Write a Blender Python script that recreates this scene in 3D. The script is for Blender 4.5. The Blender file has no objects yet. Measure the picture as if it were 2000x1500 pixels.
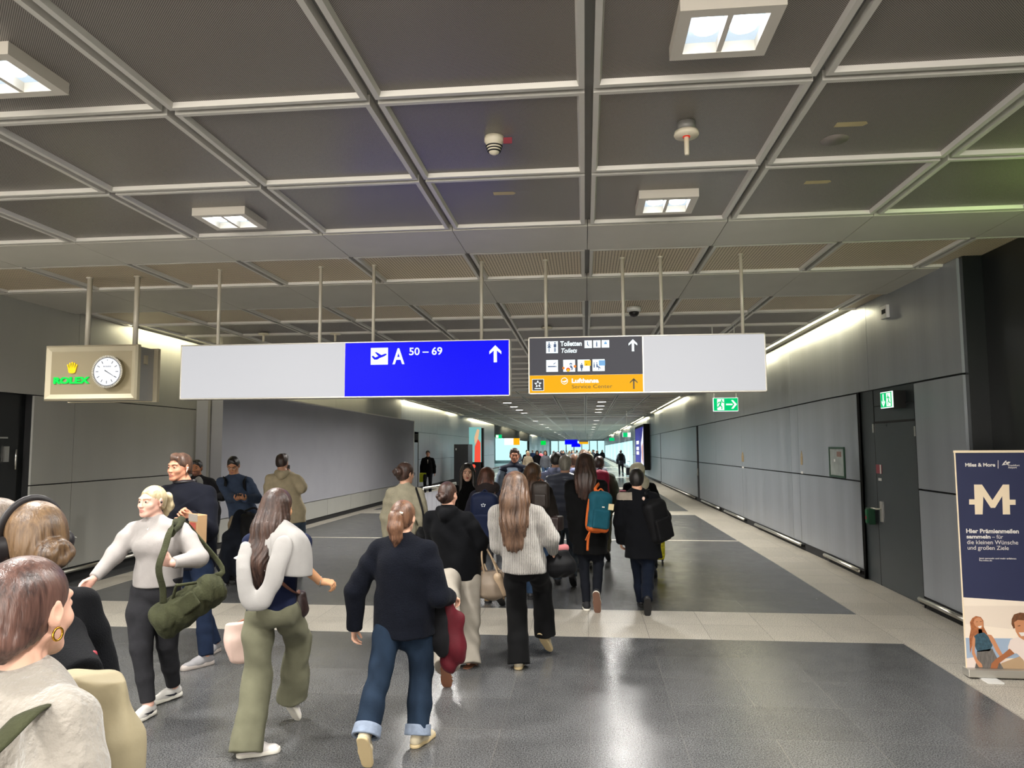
import bpy, bmesh, math, random
import numpy as np
import openvdb
from mathutils import Vector, Matrix
random.seed(7); rng = np.random.default_rng(7)
S = bpy.context.scene
COL = S.collection
# ------------------------------------------------------------------ camera model (solved from the ceiling grid)
FPX, YAW, PIT, ROL, CZ = 1407.0, math.radians(5.751), math.radians(4.760), math.radians(-0.267), 1.92
_cy, _sy, _cp, _sp = math.cos(YAW), math.sin(YAW), math.cos(PIT), math.sin(PIT)
_fw = np.array([-_sy*_cp, _cy*_cp, _sp]); _rt = np.array([_cy, _sy, 0.0]); _up = np.cross(_rt, _fw)
_c, _s = math.cos(ROL), math.sin(ROL)
RT = _c*_rt + _s*_up; UP = -_s*_rt + _c*_up
CO = np.array([0, 0, CZ])
def ray(x, y): return _fw + RT*(x-1000)/FPX - UP*(y-750)/FPX
def fl(x, y, z=0.0): d = ray(x, y); return CO + d*((z-CZ)/d[2])
def drop(y): return 0.0075*max(0.0, float(y)-12.0)   # the concourse floor and ceiling fall gently beyond 12 m
DROP = True
def flr(x, y, z=0.0):
    p = fl(x, y, z)
    for _ in range(12): p = fl(x, y, z-drop(p[1]))
    return p
def onX(x, y, X): d = ray(x, y); return CO + d*(X/d[0])
def onY(x, y, Y): d = ray(x, y); return CO + d*(Y/d[1])

cam = bpy.data.cameras.new('camera'); cam.sensor_fit = 'HORIZONTAL'; cam.sensor_width = 36; cam.lens = FPX/2000*36
cam.clip_end = 500; cam.clip_start = 0.05
co = bpy.data.objects.new('camera', cam); COL.objects.link(co)
M = Matrix.Identity(4)
for i in range(3):
    M[i][0] = RT[i]; M[i][1] = UP[i]; M[i][2] = -_fw[i]; M[i][3] = CO[i]
co.matrix_world = M; S.camera = co
vs_ = S.view_settings; vs_.view_transform = 'Standard'; vs_.look = 'None'; vs_.gamma = 1; vs_.use_curve_mapping = False
S.cycles.use_denoising = True
S.cycles.max_bounces = 5; S.cycles.diffuse_bounces = 3; S.cycles.glossy_bounces = 2; S.cycles.transmission_bounces = 4
S.cycles.sample_clamp_indirect = 4; S.cycles.use_adaptive_sampling = True; S.cycles.adaptive_threshold = 0.07; S.cycles.adaptive_min_samples = 16
S.cycles.caustics_reflective = False; S.cycles.caustics_refractive = False

# ------------------------------------------------------------------ object helpers
def link(o, parent=None):
    COL.objects.link(o)
    if parent is not None: o.parent = parent
    return o
def tag(o, label, cat, group=None, kind=None):
    if label: o['label'] = label
    if cat: o['category'] = cat
    if group: o['group'] = group
    if kind: o['kind'] = kind
    return o
def thing(name, loc, label, cat, group=None):
    o = bpy.data.objects.new(name, None); o.empty_display_size = 0.1; o.location = (float(loc[0]), float(loc[1]), float(loc[2])-(drop(loc[1]) if DROP else 0)); link(o)
    return tag(o, label, cat, group)
def srgb(h, a=1.0):
    if isinstance(h, str): h = [int(h[i:i+2], 16)/255 for i in (0, 2, 4)]
    return tuple((c/12.92 if c <= 0.04045 else ((c+0.055)/1.055)**2.4) for c in h) + (a,)
def mk(name, verts, faces, mats, parent=None, smooth=False, fm=None):
    me = bpy.data.meshes.new(name)
    off = Vector((0, 0, 0))
    if parent is not None:
        off = Vector(parent.get('_o', parent.location)) if False else world_of(parent)
    me.from_pydata([tuple(Vector(v)-off) for v in verts], [], faces)
    if not isinstance(mats, (list, tuple)): mats = [mats]
    for m in mats: me.materials.append(m)
    if fm: me.polygons.foreach_set('material_index', fm)
    if smooth: me.polygons.foreach_set('use_smooth', [True]*len(me.polygons))
    me.update()
    o = bpy.data.objects.new(name, me); link(o, parent)
    return o
def world_of(p):
    v = Vector((0, 0, 0))
    while p is not None: v += p.location; p = p.parent
    return v
class MB:
    """collects boxes, prisms, tubes and lathes into one mesh"""
    def __init__(s): s.v = []; s.f = []; s.m = []; s.mats = []; s.sm = []
    def mi(s, m):
        if m not in s.mats: s.mats.append(m)
        return s.mats.index(m)
    def add(s, vs, fs, m, smooth=False):
        b = len(s.v); s.v += [tuple(float(c) for c in v) for v in vs]
        k = s.mi(m)
        for f in fs: s.f.append([i+b for i in f]); s.m.append(k); s.sm.append(smooth)
        return s
    def box(s, x0, x1, y0, y1, z0, z1, m):
        if DROP and y0 < 11 and y1 > 13: s.box(x0, x1, y0, 12.0, z0, z1, m); y0 = 12.0
        v = [(x, y, z) for x in (x0, x1) for y in (y0, y1) for z in (z0, z1)]
        return s.add(v, [(0,1,3,2),(4,6,7,5),(0,4,5,1),(2,3,7,6),(0,2,6,4),(1,5,7,3)], m)
    def quad(s, a, b, c, d, m): return s.add([a, b, c, d], [(0,1,2,3)], m)
    def prism(s, pts, y, m, d=0.003, ax='y'):
        """2D outline (x,z) at depth y facing -y, thickness d (or facing -x with ax='x')"""
        n = len(pts)
        ar = sum(pts[i][0]*pts[(i+1)%n][1]-pts[(i+1)%n][0]*pts[i][1] for i in range(n))
        if ar < 0: pts = pts[::-1]
        if ax == 'y': v = [(p[0], y-d, p[1]) for p in pts]+[(p[0], y, p[1]) for p in pts]
        else: v = [(y-d, p[0], p[1]) for p in pts]+[(y, p[0], p[1]) for p in pts]
        fs = [list(range(n)), list(range(2*n-1, n-1, -1))]+[(i, i+n, (i+1)%n+n, (i+1)%n) for i in range(n)]
        if ax == 'x': fs = [list(f)[::-1] for f in fs]
        return s.add(v, fs, m)
    def tube(s, pts, r, m, n=10, caps=True, flat=1.0, nrm=None):
        P = [Vector([float(c) for c in p]) for p in pts]; rs = r if isinstance(r, (list, tuple)) else [r]*len(P)
        v = []; prev = None
        for i, p in enumerate(P):
            t = (P[min(i+1, len(P)-1)]-P[max(i-1, 0)]).normalized()
            if nrm is not None: a = Vector(nrm); a = (a - t*a.dot(t)).normalized()
            elif prev is None:
                a = t.cross(Vector((0, 0, 1)));
                if a.length < 1e-3: a = t.cross(Vector((1, 0, 0)))
                a.normalize()
            else: a = (prev - t*prev.dot(t)).normalized()
            prev = a; b = t.cross(a)
            for k in range(n):
                an = 2*math.pi*k/n
                v.append(p + a*math.cos(an)*rs[i]*flat + b*math.sin(an)*rs[i])
        fs = []
        for i in range(len(P)-1):
            for k in range(n): fs.append((i*n+k, i*n+(k+1)%n, (i+1)*n+(k+1)%n, (i+1)*n+k))
        if caps: fs.append(list(range(n))[::-1]); fs.append([(len(P)-1)*n+k for k in range(n)])
        return s.add(v, fs, m, True)
    def disc(s, c, r, y, m, n=24, d=0.003, rx=None):
        return s.prism([(c[0]+(rx or r)*math.cos(2*math.pi*k/n), c[1]+r*math.sin(2*math.pi*k/n)) for k in range(n)], y, m, d)
    def lathe(s, c, prof, m, n=20):
        v = []; 
        for (r, z) in prof:
            for k in range(n): v.append((c[0]+r*math.cos(2*math.pi*k/n), c[1]+r*math.sin(2*math.pi*k/n), c[2]+z))
        fs = []
        for i in range(len(prof)-1):
            for k in range(n): fs.append((i*n+k, (i+1)*n+k, (i+1)*n+(k+1)%n, i*n+(k+1)%n))
        fs.append(list(range(n))); fs.append([(len(prof)-1)*n+k for k in range(n)][::-1])
        return s.add(v, fs, m, True)
    def build(s, name, parent=None, bevel=0):
        if DROP: s.v = [(a, b, c-drop(b)) for (a, b, c) in s.v]
        o = mk(name, s.v, s.f, s.mats, parent, fm=s.m)
        o.data.polygons.foreach_set('use_smooth', s.sm)
        if bevel:
            b = o.modifiers.new('b', 'BEVEL'); b.width = bevel; b.segments = 2; b.limit_method = 'ANGLE'; b.angle_limit = 0.7
        return o
def spline(pts, n=6):
    P = [np.array(p, float) for p in pts]
    if len(P) < 3: return P
    out = []
    for i in range(len(P)-1):
        a = P[max(i-1, 0)]; b = P[i]; c = P[i+1]; d = P[min(i+2, len(P)-1)]
        for k in range(n):
            t = k/n
            out.append(0.5*((2*b)+(-a+c)*t+(2*a-5*b+4*c-d)*t*t+(-a+3*b-3*c+d)*t**3))
    out.append(P[-1]); return out

# ------------------------------------------------------------------ materials
MATS = {}
EXPO = 1.12
def nodes(name):
    m = bpy.data.materials.new(name); m.use_nodes = True; nt = m.node_tree
    return m, nt, nt.nodes['Principled BSDF']
def N(nt, t, **kw):
    n = nt.nodes.new(t)
    for k, v in kw.items():
        if k in n.inputs: n.inputs[k].default_value = v
        else: setattr(n, k, v)
    return n
def mat(name, col, rough=0.6, metal=0.0, noise=0.0, nscale=8.0, bump=0.0, bscale=60.0, stretch=(1, 1, 1), emit=0.0, spec=0.5, sss=0.0, sheen=0.0, coat=0.0):
    if name in MATS: return MATS[name]
    m, nt, p = nodes(name); c = srgb(col) if isinstance(col, str) else tuple(col)
    L = nt.links
    p.inputs['Base Color'].default_value = c; p.inputs['Roughness'].default_value = rough; p.inputs['Metallic'].default_value = metal
    p.inputs['Specular IOR Level'].default_value = spec
    if sheen: p.inputs['Sheen Weight'].default_value = sheen
    if coat: p.inputs['Coat Weight'].default_value = coat
    if sss:
        p.inputs['Subsurface Weight'].default_value = sss; p.inputs['Subsurface Radius'].default_value = (0.02, 0.008, 0.004); p.inputs['Subsurface Scale'].default_value = 0.5
    if emit:
        p.inputs['Emission Color'].default_value = c; p.inputs['Emission Strength'].default_value = emit
    tc = None
    if noise or bump:
        tc = N(nt, 'ShaderNodeTexCoord'); mp = N(nt, 'ShaderNodeMapping'); mp.inputs['Scale'].default_value = stretch
        L.new(tc.outputs['Object'], mp.inputs['Vector'])
    if noise:
        no = N(nt, 'ShaderNodeTexNoise', Scale=nscale, Detail=4.0); L.new(mp.outputs[0], no.inputs['Vector'])
        mr = N(nt, 'ShaderNodeMapRange'); mr.inputs['From Min'].default_value = 0.3; mr.inputs['From Max'].default_value = 0.7
        mr.inputs['To Min'].default_value = 1-noise; mr.inputs['To Max'].default_value = 1+noise
        L.new(no.outputs['Fac'], mr.inputs['Value'])
        mx = N(nt, 'ShaderNodeMix', data_type='RGBA', blend_type='MULTIPLY'); mx.inputs[0].default_value = 1
        mx.inputs[6].default_value = c; L.new(mr.outputs[0], mx.inputs[7]); L.new(mx.outputs[2], p.inputs['Base Color'])
        if emit: L.new(mx.outputs[2], p.inputs['Emission Color'])
    if bump:
        nb = N(nt, 'ShaderNodeTexNoise', Scale=bscale, Detail=3.0); L.new(mp.outputs[0], nb.inputs['Vector'])
        bp = N(nt, 'ShaderNodeBump', Strength=min(bump, 1.0), Distance=0.01); L.new(nb.outputs['Fac'], bp.inputs['Height']); L.new(bp.outputs[0], p.inputs['Normal'])
    MATS[name] = m; return m
def fabric(name, col, **k):
    k.setdefault('rough', 0.9); k.setdefault('noise', 0.10); k.setdefault('nscale', 14); k.setdefault('bump', 0.25); k.setdefault('bscale', 220); k.setdefault('spec', 0.12); k.setdefault('sheen', 0.02)
    return mat(name, col, **k)
def hairmat(name, dark, light, rough=0.42):
    if name in MATS: return MATS[name]
    m, nt, p = nodes(name); L = nt.links
    tc = N(nt, 'ShaderNodeTexCoord'); mp = N(nt, 'ShaderNodeMapping'); mp.inputs['Scale'].default_value = (1, 1, 0.07)
    wn = N(nt, 'ShaderNodeTexNoise', Scale=5.0, Detail=1.0); L.new(tc.outputs['Object'], wn.inputs['Vector'])
    va = N(nt, 'ShaderNodeVectorMath', operation='MULTIPLY_ADD'); va.inputs[1].default_value = (0.05, 0.05, 0.3)
    L.new(wn.outputs['Color'], va.inputs[0]); L.new(tc.outputs['Object'], va.inputs[2]); L.new(va.outputs[0], mp.inputs['Vector'])
    no = N(nt, 'ShaderNodeTexNoise', Scale=130.0, Detail=3.0, Roughness=0.6); L.new(mp.outputs[0], no.inputs['Vector'])
    n2 = N(nt, 'ShaderNodeTexNoise', Scale=22.0, Detail=2.0); L.new(mp.outputs[0], n2.inputs['Vector'])
    ad = N(nt, 'ShaderNodeMath', operation='MULTIPLY_ADD'); ad.inputs[1].default_value = 0.45; L.new(no.outputs['Fac'], ad.inputs[0])
    m2 = N(nt, 'ShaderNodeMath', operation='MULTIPLY'); m2.inputs[1].default_value = 0.55; L.new(n2.outputs['Fac'], m2.inputs[0]); L.new(m2.outputs[0], ad.inputs[2])
    cr = N(nt, 'ShaderNodeValToRGB'); cr.color_ramp.elements[0].position = 0.36; cr.color_ramp.elements[1].position = 0.66
    cr.color_ramp.elements[0].color = srgb(dark); cr.color_ramp.elements[1].color = srgb(light)
    L.new(ad.outputs[0], cr.inputs[0]); L.new(cr.outputs[0], p.inputs['Base Color'])
    bp = N(nt, 'ShaderNodeBump', Strength=0.8, Distance=0.006); L.new(ad.outputs[0], bp.inputs['Height']); L.new(bp.outputs[0], p.inputs['Normal'])
    p.inputs['Roughness'].default_value = rough; p.inputs['Specular IOR Level'].default_value = 0.5
    MATS[name] = m; return m
def emis(name, col, st=1.0):
    if name in MATS: return MATS[name]
    m, nt, p = nodes(name); c = srgb(col) if isinstance(col, str) else col
    p.inputs['Base Color'].default_value = tuple(x*0.3 for x in c[:3])+(1,); p.inputs['Emission Color'].default_value = c; p.inputs['Emission Strength'].default_value = st/2**EXPO; p.inputs['Specular IOR Level'].default_value = 0.15
    p.inputs['Roughness'].default_value = 0.6
    MATS[name] = m; return m
def text(s, size, m, x, y, z, name='lettering', parent=None, bold=0.0, sx=1.0, shear=0.0, ax='y', align='LEFT', d=0.002):
    cu = bpy.data.curves.new('t', 'FONT'); cu.body = s; cu.size = size; cu.offset = bold*size; cu.extrude = d; cu.shear = shear; cu.align_x = align; cu.resolution_u = 4
    o = bpy.data.objects.new('t', cu); COL.objects.link(o); bpy.context.view_layer.update()
    me = bpy.data.meshes.new_from_object(o.evaluated_get(bpy.context.evaluated_depsgraph_get()))
    bpy.data.objects.remove(o); bpy.data.curves.remove(cu)
    off = world_of(parent) if parent is not None else Vector((0, 0, 0))
    for v in me.vertices:
        a, b, c = v.co
        q = Vector((x+a*sx, y-c, z+b)) if ax == 'y' else Vector((y-c, x-a*sx, z+b))
        q.z -= drop(q.y) if DROP else 0
        v.co = q - off
    me.materials.clear(); me.materials.append(m); me.name = name
    o = bpy.data.objects.new(name, me); link(o, parent); return o

def fit(s, x0, x1, z, cap, m, y, name='lettering', parent=None, bold=0.0, shear=0.0, ax='y', d=0.0015):
    """lettering with its cap height and its width given"""
    cu = bpy.data.curves.new('t', 'FONT'); cu.body = s; cu.size = 1; cu.offset = bold; cu.shear = shear
    o = bpy.data.objects.new('t', cu); COL.objects.link(o); bpy.context.view_layer.update(); w = o.dimensions.x
    bpy.data.objects.remove(o); bpy.data.curves.remove(cu)
    size = cap/0.70
    return text(s, size, m, x0, y, z, name, parent, bold, abs(x1-x0)/(w*size), shear, ax, 'LEFT', d)
# ================================================================== SETTING
CH = 3.85
XR, XL = 3.9, -7.3
YB, YE = -7.0, 150.0
def metal_panel(name, col, rough=0.34, metal=0.75, streak=0.10):
    m, nt, p = nodes(name); L = nt.links; c = srgb(col)
    tc = N(nt, 'ShaderNodeTexCoord'); mp = N(nt, 'ShaderNodeMapping'); mp.inputs['Scale'].default_value = (1, 1, 0.03)
    L.new(tc.outputs['Object'], mp.inputs['Vector'])
    no = N(nt, 'ShaderNodeTexNoise', Scale=2.6, Detail=5.0); L.new(mp.outputs[0], no.inputs['Vector'])
    mr = N(nt, 'ShaderNodeMapRange'); mr.inputs['From Min'].default_value = 0.3; mr.inputs['From Max'].default_value = 0.7
    mr.inputs['To Min'].default_value = 1-streak; mr.inputs['To Max'].default_value = 1+streak
    L.new(no.outputs['Fac'], mr.inputs['Value'])
    mx = N(nt, 'ShaderNodeMix', data_type='RGBA', blend_type='MULTIPLY'); mx.inputs[0].default_value = 1; mx.inputs[6].default_value = c
    L.new(mr.outputs[0], mx.inputs[7]); L.new(mx.outputs[2], p.inputs['Base Color'])
    rr = N(nt, 'ShaderNodeMapRange'); rr.inputs['To Min'].default_value = rough-0.10; rr.inputs['To Max'].default_value = rough+0.14
    L.new(no.outputs['Fac'], rr.inputs['Value']); L.new(rr.outputs[0], p.inputs['Roughness'])
    bp = N(nt, 'ShaderNodeBump', Strength=0.25, Distance=0.03); L.new(no.outputs['Fac'], bp.inputs['Height']); L.new(bp.outputs[0], p.inputs['Normal'])
    p.inputs['Metallic'].default_value = metal
    return m
M_wall = metal_panel('brushed_panel', '9a9ea4', 0.36, 0.5)
M_wallL = metal_panel('satin_panel', 'a5a49d', 0.45, 0.15, 0.04)
M_black = mat('black_lacquer', '0a0f10', 0.28, 0.0, 0.1, 3)
M_gap = mat('joint_black', '0b0b0c', 0.8)
M_door = mat('dark_door', '343a3c', 0.42, 0.2, 0.05, 4)
M_doorL = mat('black_door', '121416', 0.4, 0.0)
M_steel = mat('stainless', 'c9c6bf', 0.28, 1.0)
M_frame = mat('ceiling_profile', 'd9d5cc', 0.45, 0.15)
M_groove = mat('ceiling_groove', '8a8883', 0.5, 0.2)
M_band = mat('ceiling_band', 'c6c2b7', 0.5, 0.15, 0.04, 2)
M_board = mat('blank_board', '98989e', 0.6, 0.0, 0.03, 2)
M_white = mat('white_paint', 'd9d8d4', 0.4)
M_cream = mat('cream_plastic', 'e6dcc4', 0.45)
M_tun = mat('terminal_wall', 'b6c2c4', 0.35, 0.5)

def perf(name, pitch, dark, light, hole=0.25, rough=0.35, metal=0.5, slats=False, tint=None):
    m, nt, p = nodes(name); L = nt.links
    tc = N(nt, 'ShaderNodeTexCoord'); sp = N(nt, 'ShaderNodeSeparateXYZ'); L.new(tc.outputs['Object'], sp.inputs[0])
    def wave(o, pt):
        a = N(nt, 'ShaderNodeMath', operation='MULTIPLY'); a.inputs[1].default_value = 2*math.pi/pt; L.new(o, a.inputs[0])
        b = N(nt, 'ShaderNodeMath', operation='SINE'); L.new(a.outputs[0], b.inputs[0]); return b.outputs[0]
    wx = wave(sp.outputs['X'], pitch); wy = wave(sp.outputs['Y'], pitch)
    s = N(nt, 'ShaderNodeMath', operation='MULTIPLY' if not slats else 'MAXIMUM'); L.new(wx, s.inputs[0]); L.new(wy, s.inputs[1])
    g = N(nt, 'ShaderNodeMath', operation='GREATER_THAN'); g.inputs[1].default_value = hole; L.new(s.outputs[0], g.inputs[0])
    no = N(nt, 'ShaderNodeTexNoise', Scale=0.5, Detail=3.0); L.new(tc.outputs['Object'], no.inputs['Vector'])
    mx = N(nt, 'ShaderNodeMix', data_type='RGBA'); mx.inputs[6].default_value = srgb(light); mx.inputs[7].default_value = srgb(dark)
    L.new(g.outputs[0], mx.inputs[0])
    out = mx.outputs[2]
    if tint:
        cr = N(nt, 'ShaderNodeMapRange'); cr.inputs['From Min'].default_value = 0.5; cr.inputs['From Max'].default_value = 0.62; L.new(no.outputs['Fac'], cr.inputs['Value'])
        m3 = N(nt, 'ShaderNodeMix', data_type='RGBA', blend_type='MIX'); m3.inputs[7].default_value = srgb(tint); L.new(out, m3.inputs[6])
        mm = N(nt, 'ShaderNodeMath', operation='MULTIPLY'); mm.inputs[1].default_value = 0.5; L.new(cr.outputs[0], mm.inputs[0]); L.new(mm.outputs[0], m3.inputs[0]); out = m3.outputs[2]
    L.new(out, p.inputs['Base Color'])
    rr = N(nt, 'ShaderNodeMapRange'); rr.inputs['To Min'].default_value = rough-0.08; rr.inputs['To Max'].default_value = rough+0.1
    L.new(no.outputs['Fac'], rr.inputs['Value']); L.new(rr.outputs[0], p.inputs['Roughness'])
    p.inputs['Metallic'].default_value = metal
    return m
M_perf = perf('perforated_panel', 0.0115, '3d3935', 'a49d94', 0.05, 0.36, 0.12)
M_mesh = perf('open_mesh_panel', 0.032, '857459', 'f0dfc2', 0.72, 0.45, 0.1, True)  # warm tones hold the orange light from above in the colour
M_perf2 = perf('far_panel', 0.0115, '3e3a35', '9c948c', 0.08, 0.45, 0.2)

# ---- floor
def floor_mat():
    m, nt, p = nodes('granite_floor'); L = nt.links
    tc = N(nt, 'ShaderNodeTexCoord'); sp = N(nt, 'ShaderNodeSeparateXYZ'); L.new(tc.outputs['Object'], sp.inputs[0])
    def mth(op, a, b=None, c=None):
        n = N(nt, 'ShaderNodeMath', operation=op)
        for i, v in enumerate((a, b, c)):
            if v is None: continue
            if isinstance(v, (int, float)): n.inputs[i].default_value = v
            else: L.new(v, n.inputs[i])
        return n.outputs[0]
    X, Y = sp.outputs['X'], sp.outputs['Y']
    def rng_(v, a, b): return mth('MULTIPLY', mth('GREATER_THAN', v, a), mth('LESS_THAN', v, b))
    masks = [rng_(Y, 7.4, 8.6), rng_(Y, 14.86, 14.97), rng_(Y, 20.6, 21.8), rng_(Y, 33.8, 35.0), rng_(Y, 47, 48.2), rng_(Y, -5.8, -4.6), mth('GREATER_THAN', X, 3.0), rng_(X, -6.95, -6.5), rng_(Y, 60, 61.2), rng_(Y, 73, 74.2)]
    s = masks[0]
    for k in masks[1:]: s = mth('MAXIMUM', s, k)
    # joints every 0.6 m
    def joint(v, off, pitch, w):
        a = mth('FRACT', mth('DIVIDE', mth('SUBTRACT', v, off), pitch)); a = mth('ABSOLUTE', mth('SUBTRACT', a, 0.5))
        return mth('GREATER_THAN', a, 0.5-w/pitch)
    jx = joint(X, 0.01, 0.6, 0.0024); jy = joint(Y, 7.4, 0.6, 0.0024)
    j = mth('MAXIMUM', jx, jy)
    # per-tile tone
    fx = mth('FLOOR', mth('DIVIDE', mth('SUBTRACT', X, 0.01), 0.6)); fy = mth('FLOOR', mth('DIVIDE', mth('SUBTRACT', Y, 7.4), 0.6))
    cb = N(nt, 'ShaderNodeCombineXYZ'); L.new(fx, cb.inputs[0]); L.new(fy, cb.inputs[1])
    wn = N(nt, 'ShaderNodeTexWhiteNoise', noise_dimensions='3D'); L.new(cb.outputs[0], wn.inputs['Vector'])
    sp1 = N(nt, 'ShaderNodeTexNoise', Scale=110.0, Detail=4.0, Roughness=0.75); L.new(tc.outputs['Object'], sp1.inputs['Vector'])
    sp2 = N(nt, 'ShaderNodeTexNoise', Scale=4.0, Detail=5.0); L.new(tc.outputs['Object'], sp2.inputs['Vector'])
    def ramp(fac, c0, c1, p0, p1):
        r = N(nt, 'ShaderNodeValToRGB'); r.color_ramp.elements[0].position = p0; r.color_ramp.elements[1].position = p1
        r.color_ramp.elements[0].color = srgb(c0); r.color_ramp.elements[1].color = srgb(c1); L.new(fac, r.inputs[0]); return r.outputs[0]
    dk = ramp(sp1.outputs['Fac'], '26282a', '6a6a6a', 0.38, 0.64)
    lt = ramp(sp1.outputs['Fac'], '47433d', 'c4bdb0', 0.36, 0.58)
    tone = mth('ADD', mth('MULTIPLY', wn.outputs['Value'], 0.16), mth('ADD', mth('MULTIPLY', sp2.outputs['Fac'], 0.34), 0.75))
    mx = N(nt, 'ShaderNodeMix', data_type='RGBA'); L.new(s, mx.inputs[0]); L.new(dk, mx.inputs[6]); L.new(lt, mx.inputs[7])
    mt = N(nt, 'ShaderNodeMix', data_type='RGBA', blend_type='MULTIPLY'); mt.inputs[0].default_value = 1; L.new(mx.outputs[2], mt.inputs[6]); L.new(tone, mt.inputs[7])
    jc = N(nt, 'ShaderNodeMix', data_type='RGBA'); jc.inputs[6].default_value = srgb('77726a'); jc.inputs[7].default_value = srgb('3a3835'); L.new(s, jc.inputs[0])
    mj = N(nt, 'ShaderNodeMix', data_type='RGBA'); L.new(mth('MULTIPLY', j, mth('ADD', mth('MULTIPLY', s, 0.45), mth('MULTIPLY', wn.outputs['Value'], 0.5))), mj.inputs[0]); L.new(mt.outputs[2], mj.inputs[6]); L.new(jc.outputs[2], mj.inputs[7])
    L.new(mj.outputs[2], p.inputs['Base Color'])
    ro = mth('ADD', mth('ADD', mth('MULTIPLY', s, 0.2), 0.17), mth('MULTIPLY', sp2.outputs['Fac'], 0.14)); L.new(ro, p.inputs['Roughness'])
    bp = N(nt, 'ShaderNodeBump', Strength=0.06, Distance=0.004); L.new(sp1.outputs['Fac'], bp.inputs['Height']); L.new(bp.outputs[0], p.inputs['Normal'])
    p.inputs['Specular IOR Level'].default_value = 0.4
    return m
fb = MB(); fb.box(-9.5, 5.5, YB, YE, -0.3, 0, floor_mat()); tag(fb.build('floor'), None, None, kind='structure')

# ---- ceiling
def tile(mb, x0, x1, y0, y1, pm, fw=0.042, gr=0.024):
    a, b, c, d = x0+gr, x1-gr, y0+gr, y1-gr
    z0, z1 = CH-0.028, CH+0.0
    mb.quad((a+fw, c+fw, z1), (a+fw, d-fw, z1), (b-fw, d-fw, z1), (b-fw, c+fw, z1), pm)
    o = [(a, c), (b, c), (b, d), (a, d)]; i = [(a+fw, c+fw), (b-fw, c+fw), (b-fw, d-fw), (a+fw, d-fw)]; i2 = [(a+fw*.75, c+fw*.75), (b-fw*.75, c+fw*.75), (b-fw*.75, d-fw*.75), (a+fw*.75, d-fw*.75)]
    v = [(p[0], p[1], CH+0.03) for p in o]+[(p[0], p[1], z0) for p in o]+[(p[0], p[1], z0) for p in i2]+[(p[0], p[1], z1) for p in i]
    f = []
    for L_ in range(3):
        for k in range(4): f.append((L_*4+k, (L_+1)*4+k, (L_+1)*4+(k+1)%4, L_*4+(k+1)%4))
    mb.add(v, f, M_frame)
def xs():
    a = [0.046+1.2*k for k in range(-7, 5)]; return a
def rows(y0, y1, n): return [(y0+(y1-y0)*k/n, y0+(y1-y0)*(k+1)/n) for k in range(n)]
zones = [6.2, 23.8, 41.4, 59.0, 76.6, 94.2, 111.8, 129.4]
RX1 = 3.98; LX1 = -7.3
ce = MB(); bands = MB()
def tiles(y0, y1, n, pm, cove):
    lim0, lim1 = (LX1+0.28, XR-0.22) if cove else (LX1-1.2, 4.3)
    for (a, b) in rows(y0, y1, n):
        X = xs()
        for i in range(len(X)-1):
            p, q = max(X[i], lim0), min(X[i+1], lim1)
            if q-p > 0.15: tile(ce, p, q, a, b, pm)
def band(y0, y1):
    X = xs()
    for i in range(len(X)-1):
        bands.box(X[i]+0.003, X[i+1]-0.003, y0+0.012, y1-0.012, CH-0.03, CH+0.03, M_band)
tiles(6.2-1.213*11, 6.2, 11, M_perf, False)
prev = None
for zi, z in enumerate(zones):
    band(z, z+0.8)
    tiles(z+0.8, z+2.0, 1, M_mesh, False)
    band(z+2.0, z+3.35)
    tiles(z+3.35, z+4.55, 1, M_mesh, False)
    e = zones[zi+1] if zi+1 < len(zones) else YE
    tiles(z+4.55, e, 11, M_perf2, True)
ce.box(-9.5, 5.5, YB, YE, CH+0.03, CH+0.25, M_groove)
tag(ce.build('ceiling'), None, None, kind='structure')
tag(bands.build('trim_1'), None, None, kind='structure')

# ---- right wall
def panel(mb, X, y0, y1, z0, z1, m, side, t=0.03, g=0.005, gz=0.012):
    a, b = (X, X+t) if side > 0 else (X-t, X)
    mb.box(a, b, y0+g, y1-g, z0+gz*.5, z1-gz*.5, m)
wr = MB()
wr.box(XR+0.03, XR+0.5, 10.8, YE, 0, CH, M_gap)
wr.box(XR+0.03, XR+0.5, 7.86, 9.0, 0, CH, M_gap)
wr.box(XR+0.03, XR+0.5, 9.0, 10.8, 2.63, CH, M_gap)
ups = [7.86, 10.34, 14.1, 18.2, 22.2, 26.0, 29.6, 33.2, 36.8, 40.4, 44.0]+[47.6+3.6*k for k in range(29)]
for a, b in zip(ups[:-1], ups[1:]): panel(wr, XR, a, b, 2.63, CH, M_wall, 1)
los = [(7.86, 9.0), (10.8, 13.75), (13.75, 14.25), (14.25, 18.6), (18.6, 22.2), (22.2, 25.5), (26.0, 30.0), (30.0, 34.0), (34.0, 38.0), (38.3, 42.0), (42.0, 46.0), (46.0, 50.0), (50.0, 54.0)]+[(54.0+4*k, 58.0+4*k) for k in range(24)]
for a, b in los:
    panel(wr, XR, a, b, 1.37, 2.62, M_wall, 1); panel(wr, XR, a, b, 0.13, 1.36, M_wall, 1)
tag(wr.build('wall_right'), None, None, kind='structure')
# black wall nearer the camera on the right
wb = MB(); wb.box(4.12, 4.6, YB, 7.84, 0, CH, M_black); wb.box(3.93, 4.12, 7.80, 7.86, 0, CH, M_black)
for y in (-3.4, 0.2, 4.0): wb.box(4.119, 4.13, y, y+0.008, 0, CH, M_gap)
tag(wb.build('wall_front_right'), None, None, kind='structure')
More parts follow.
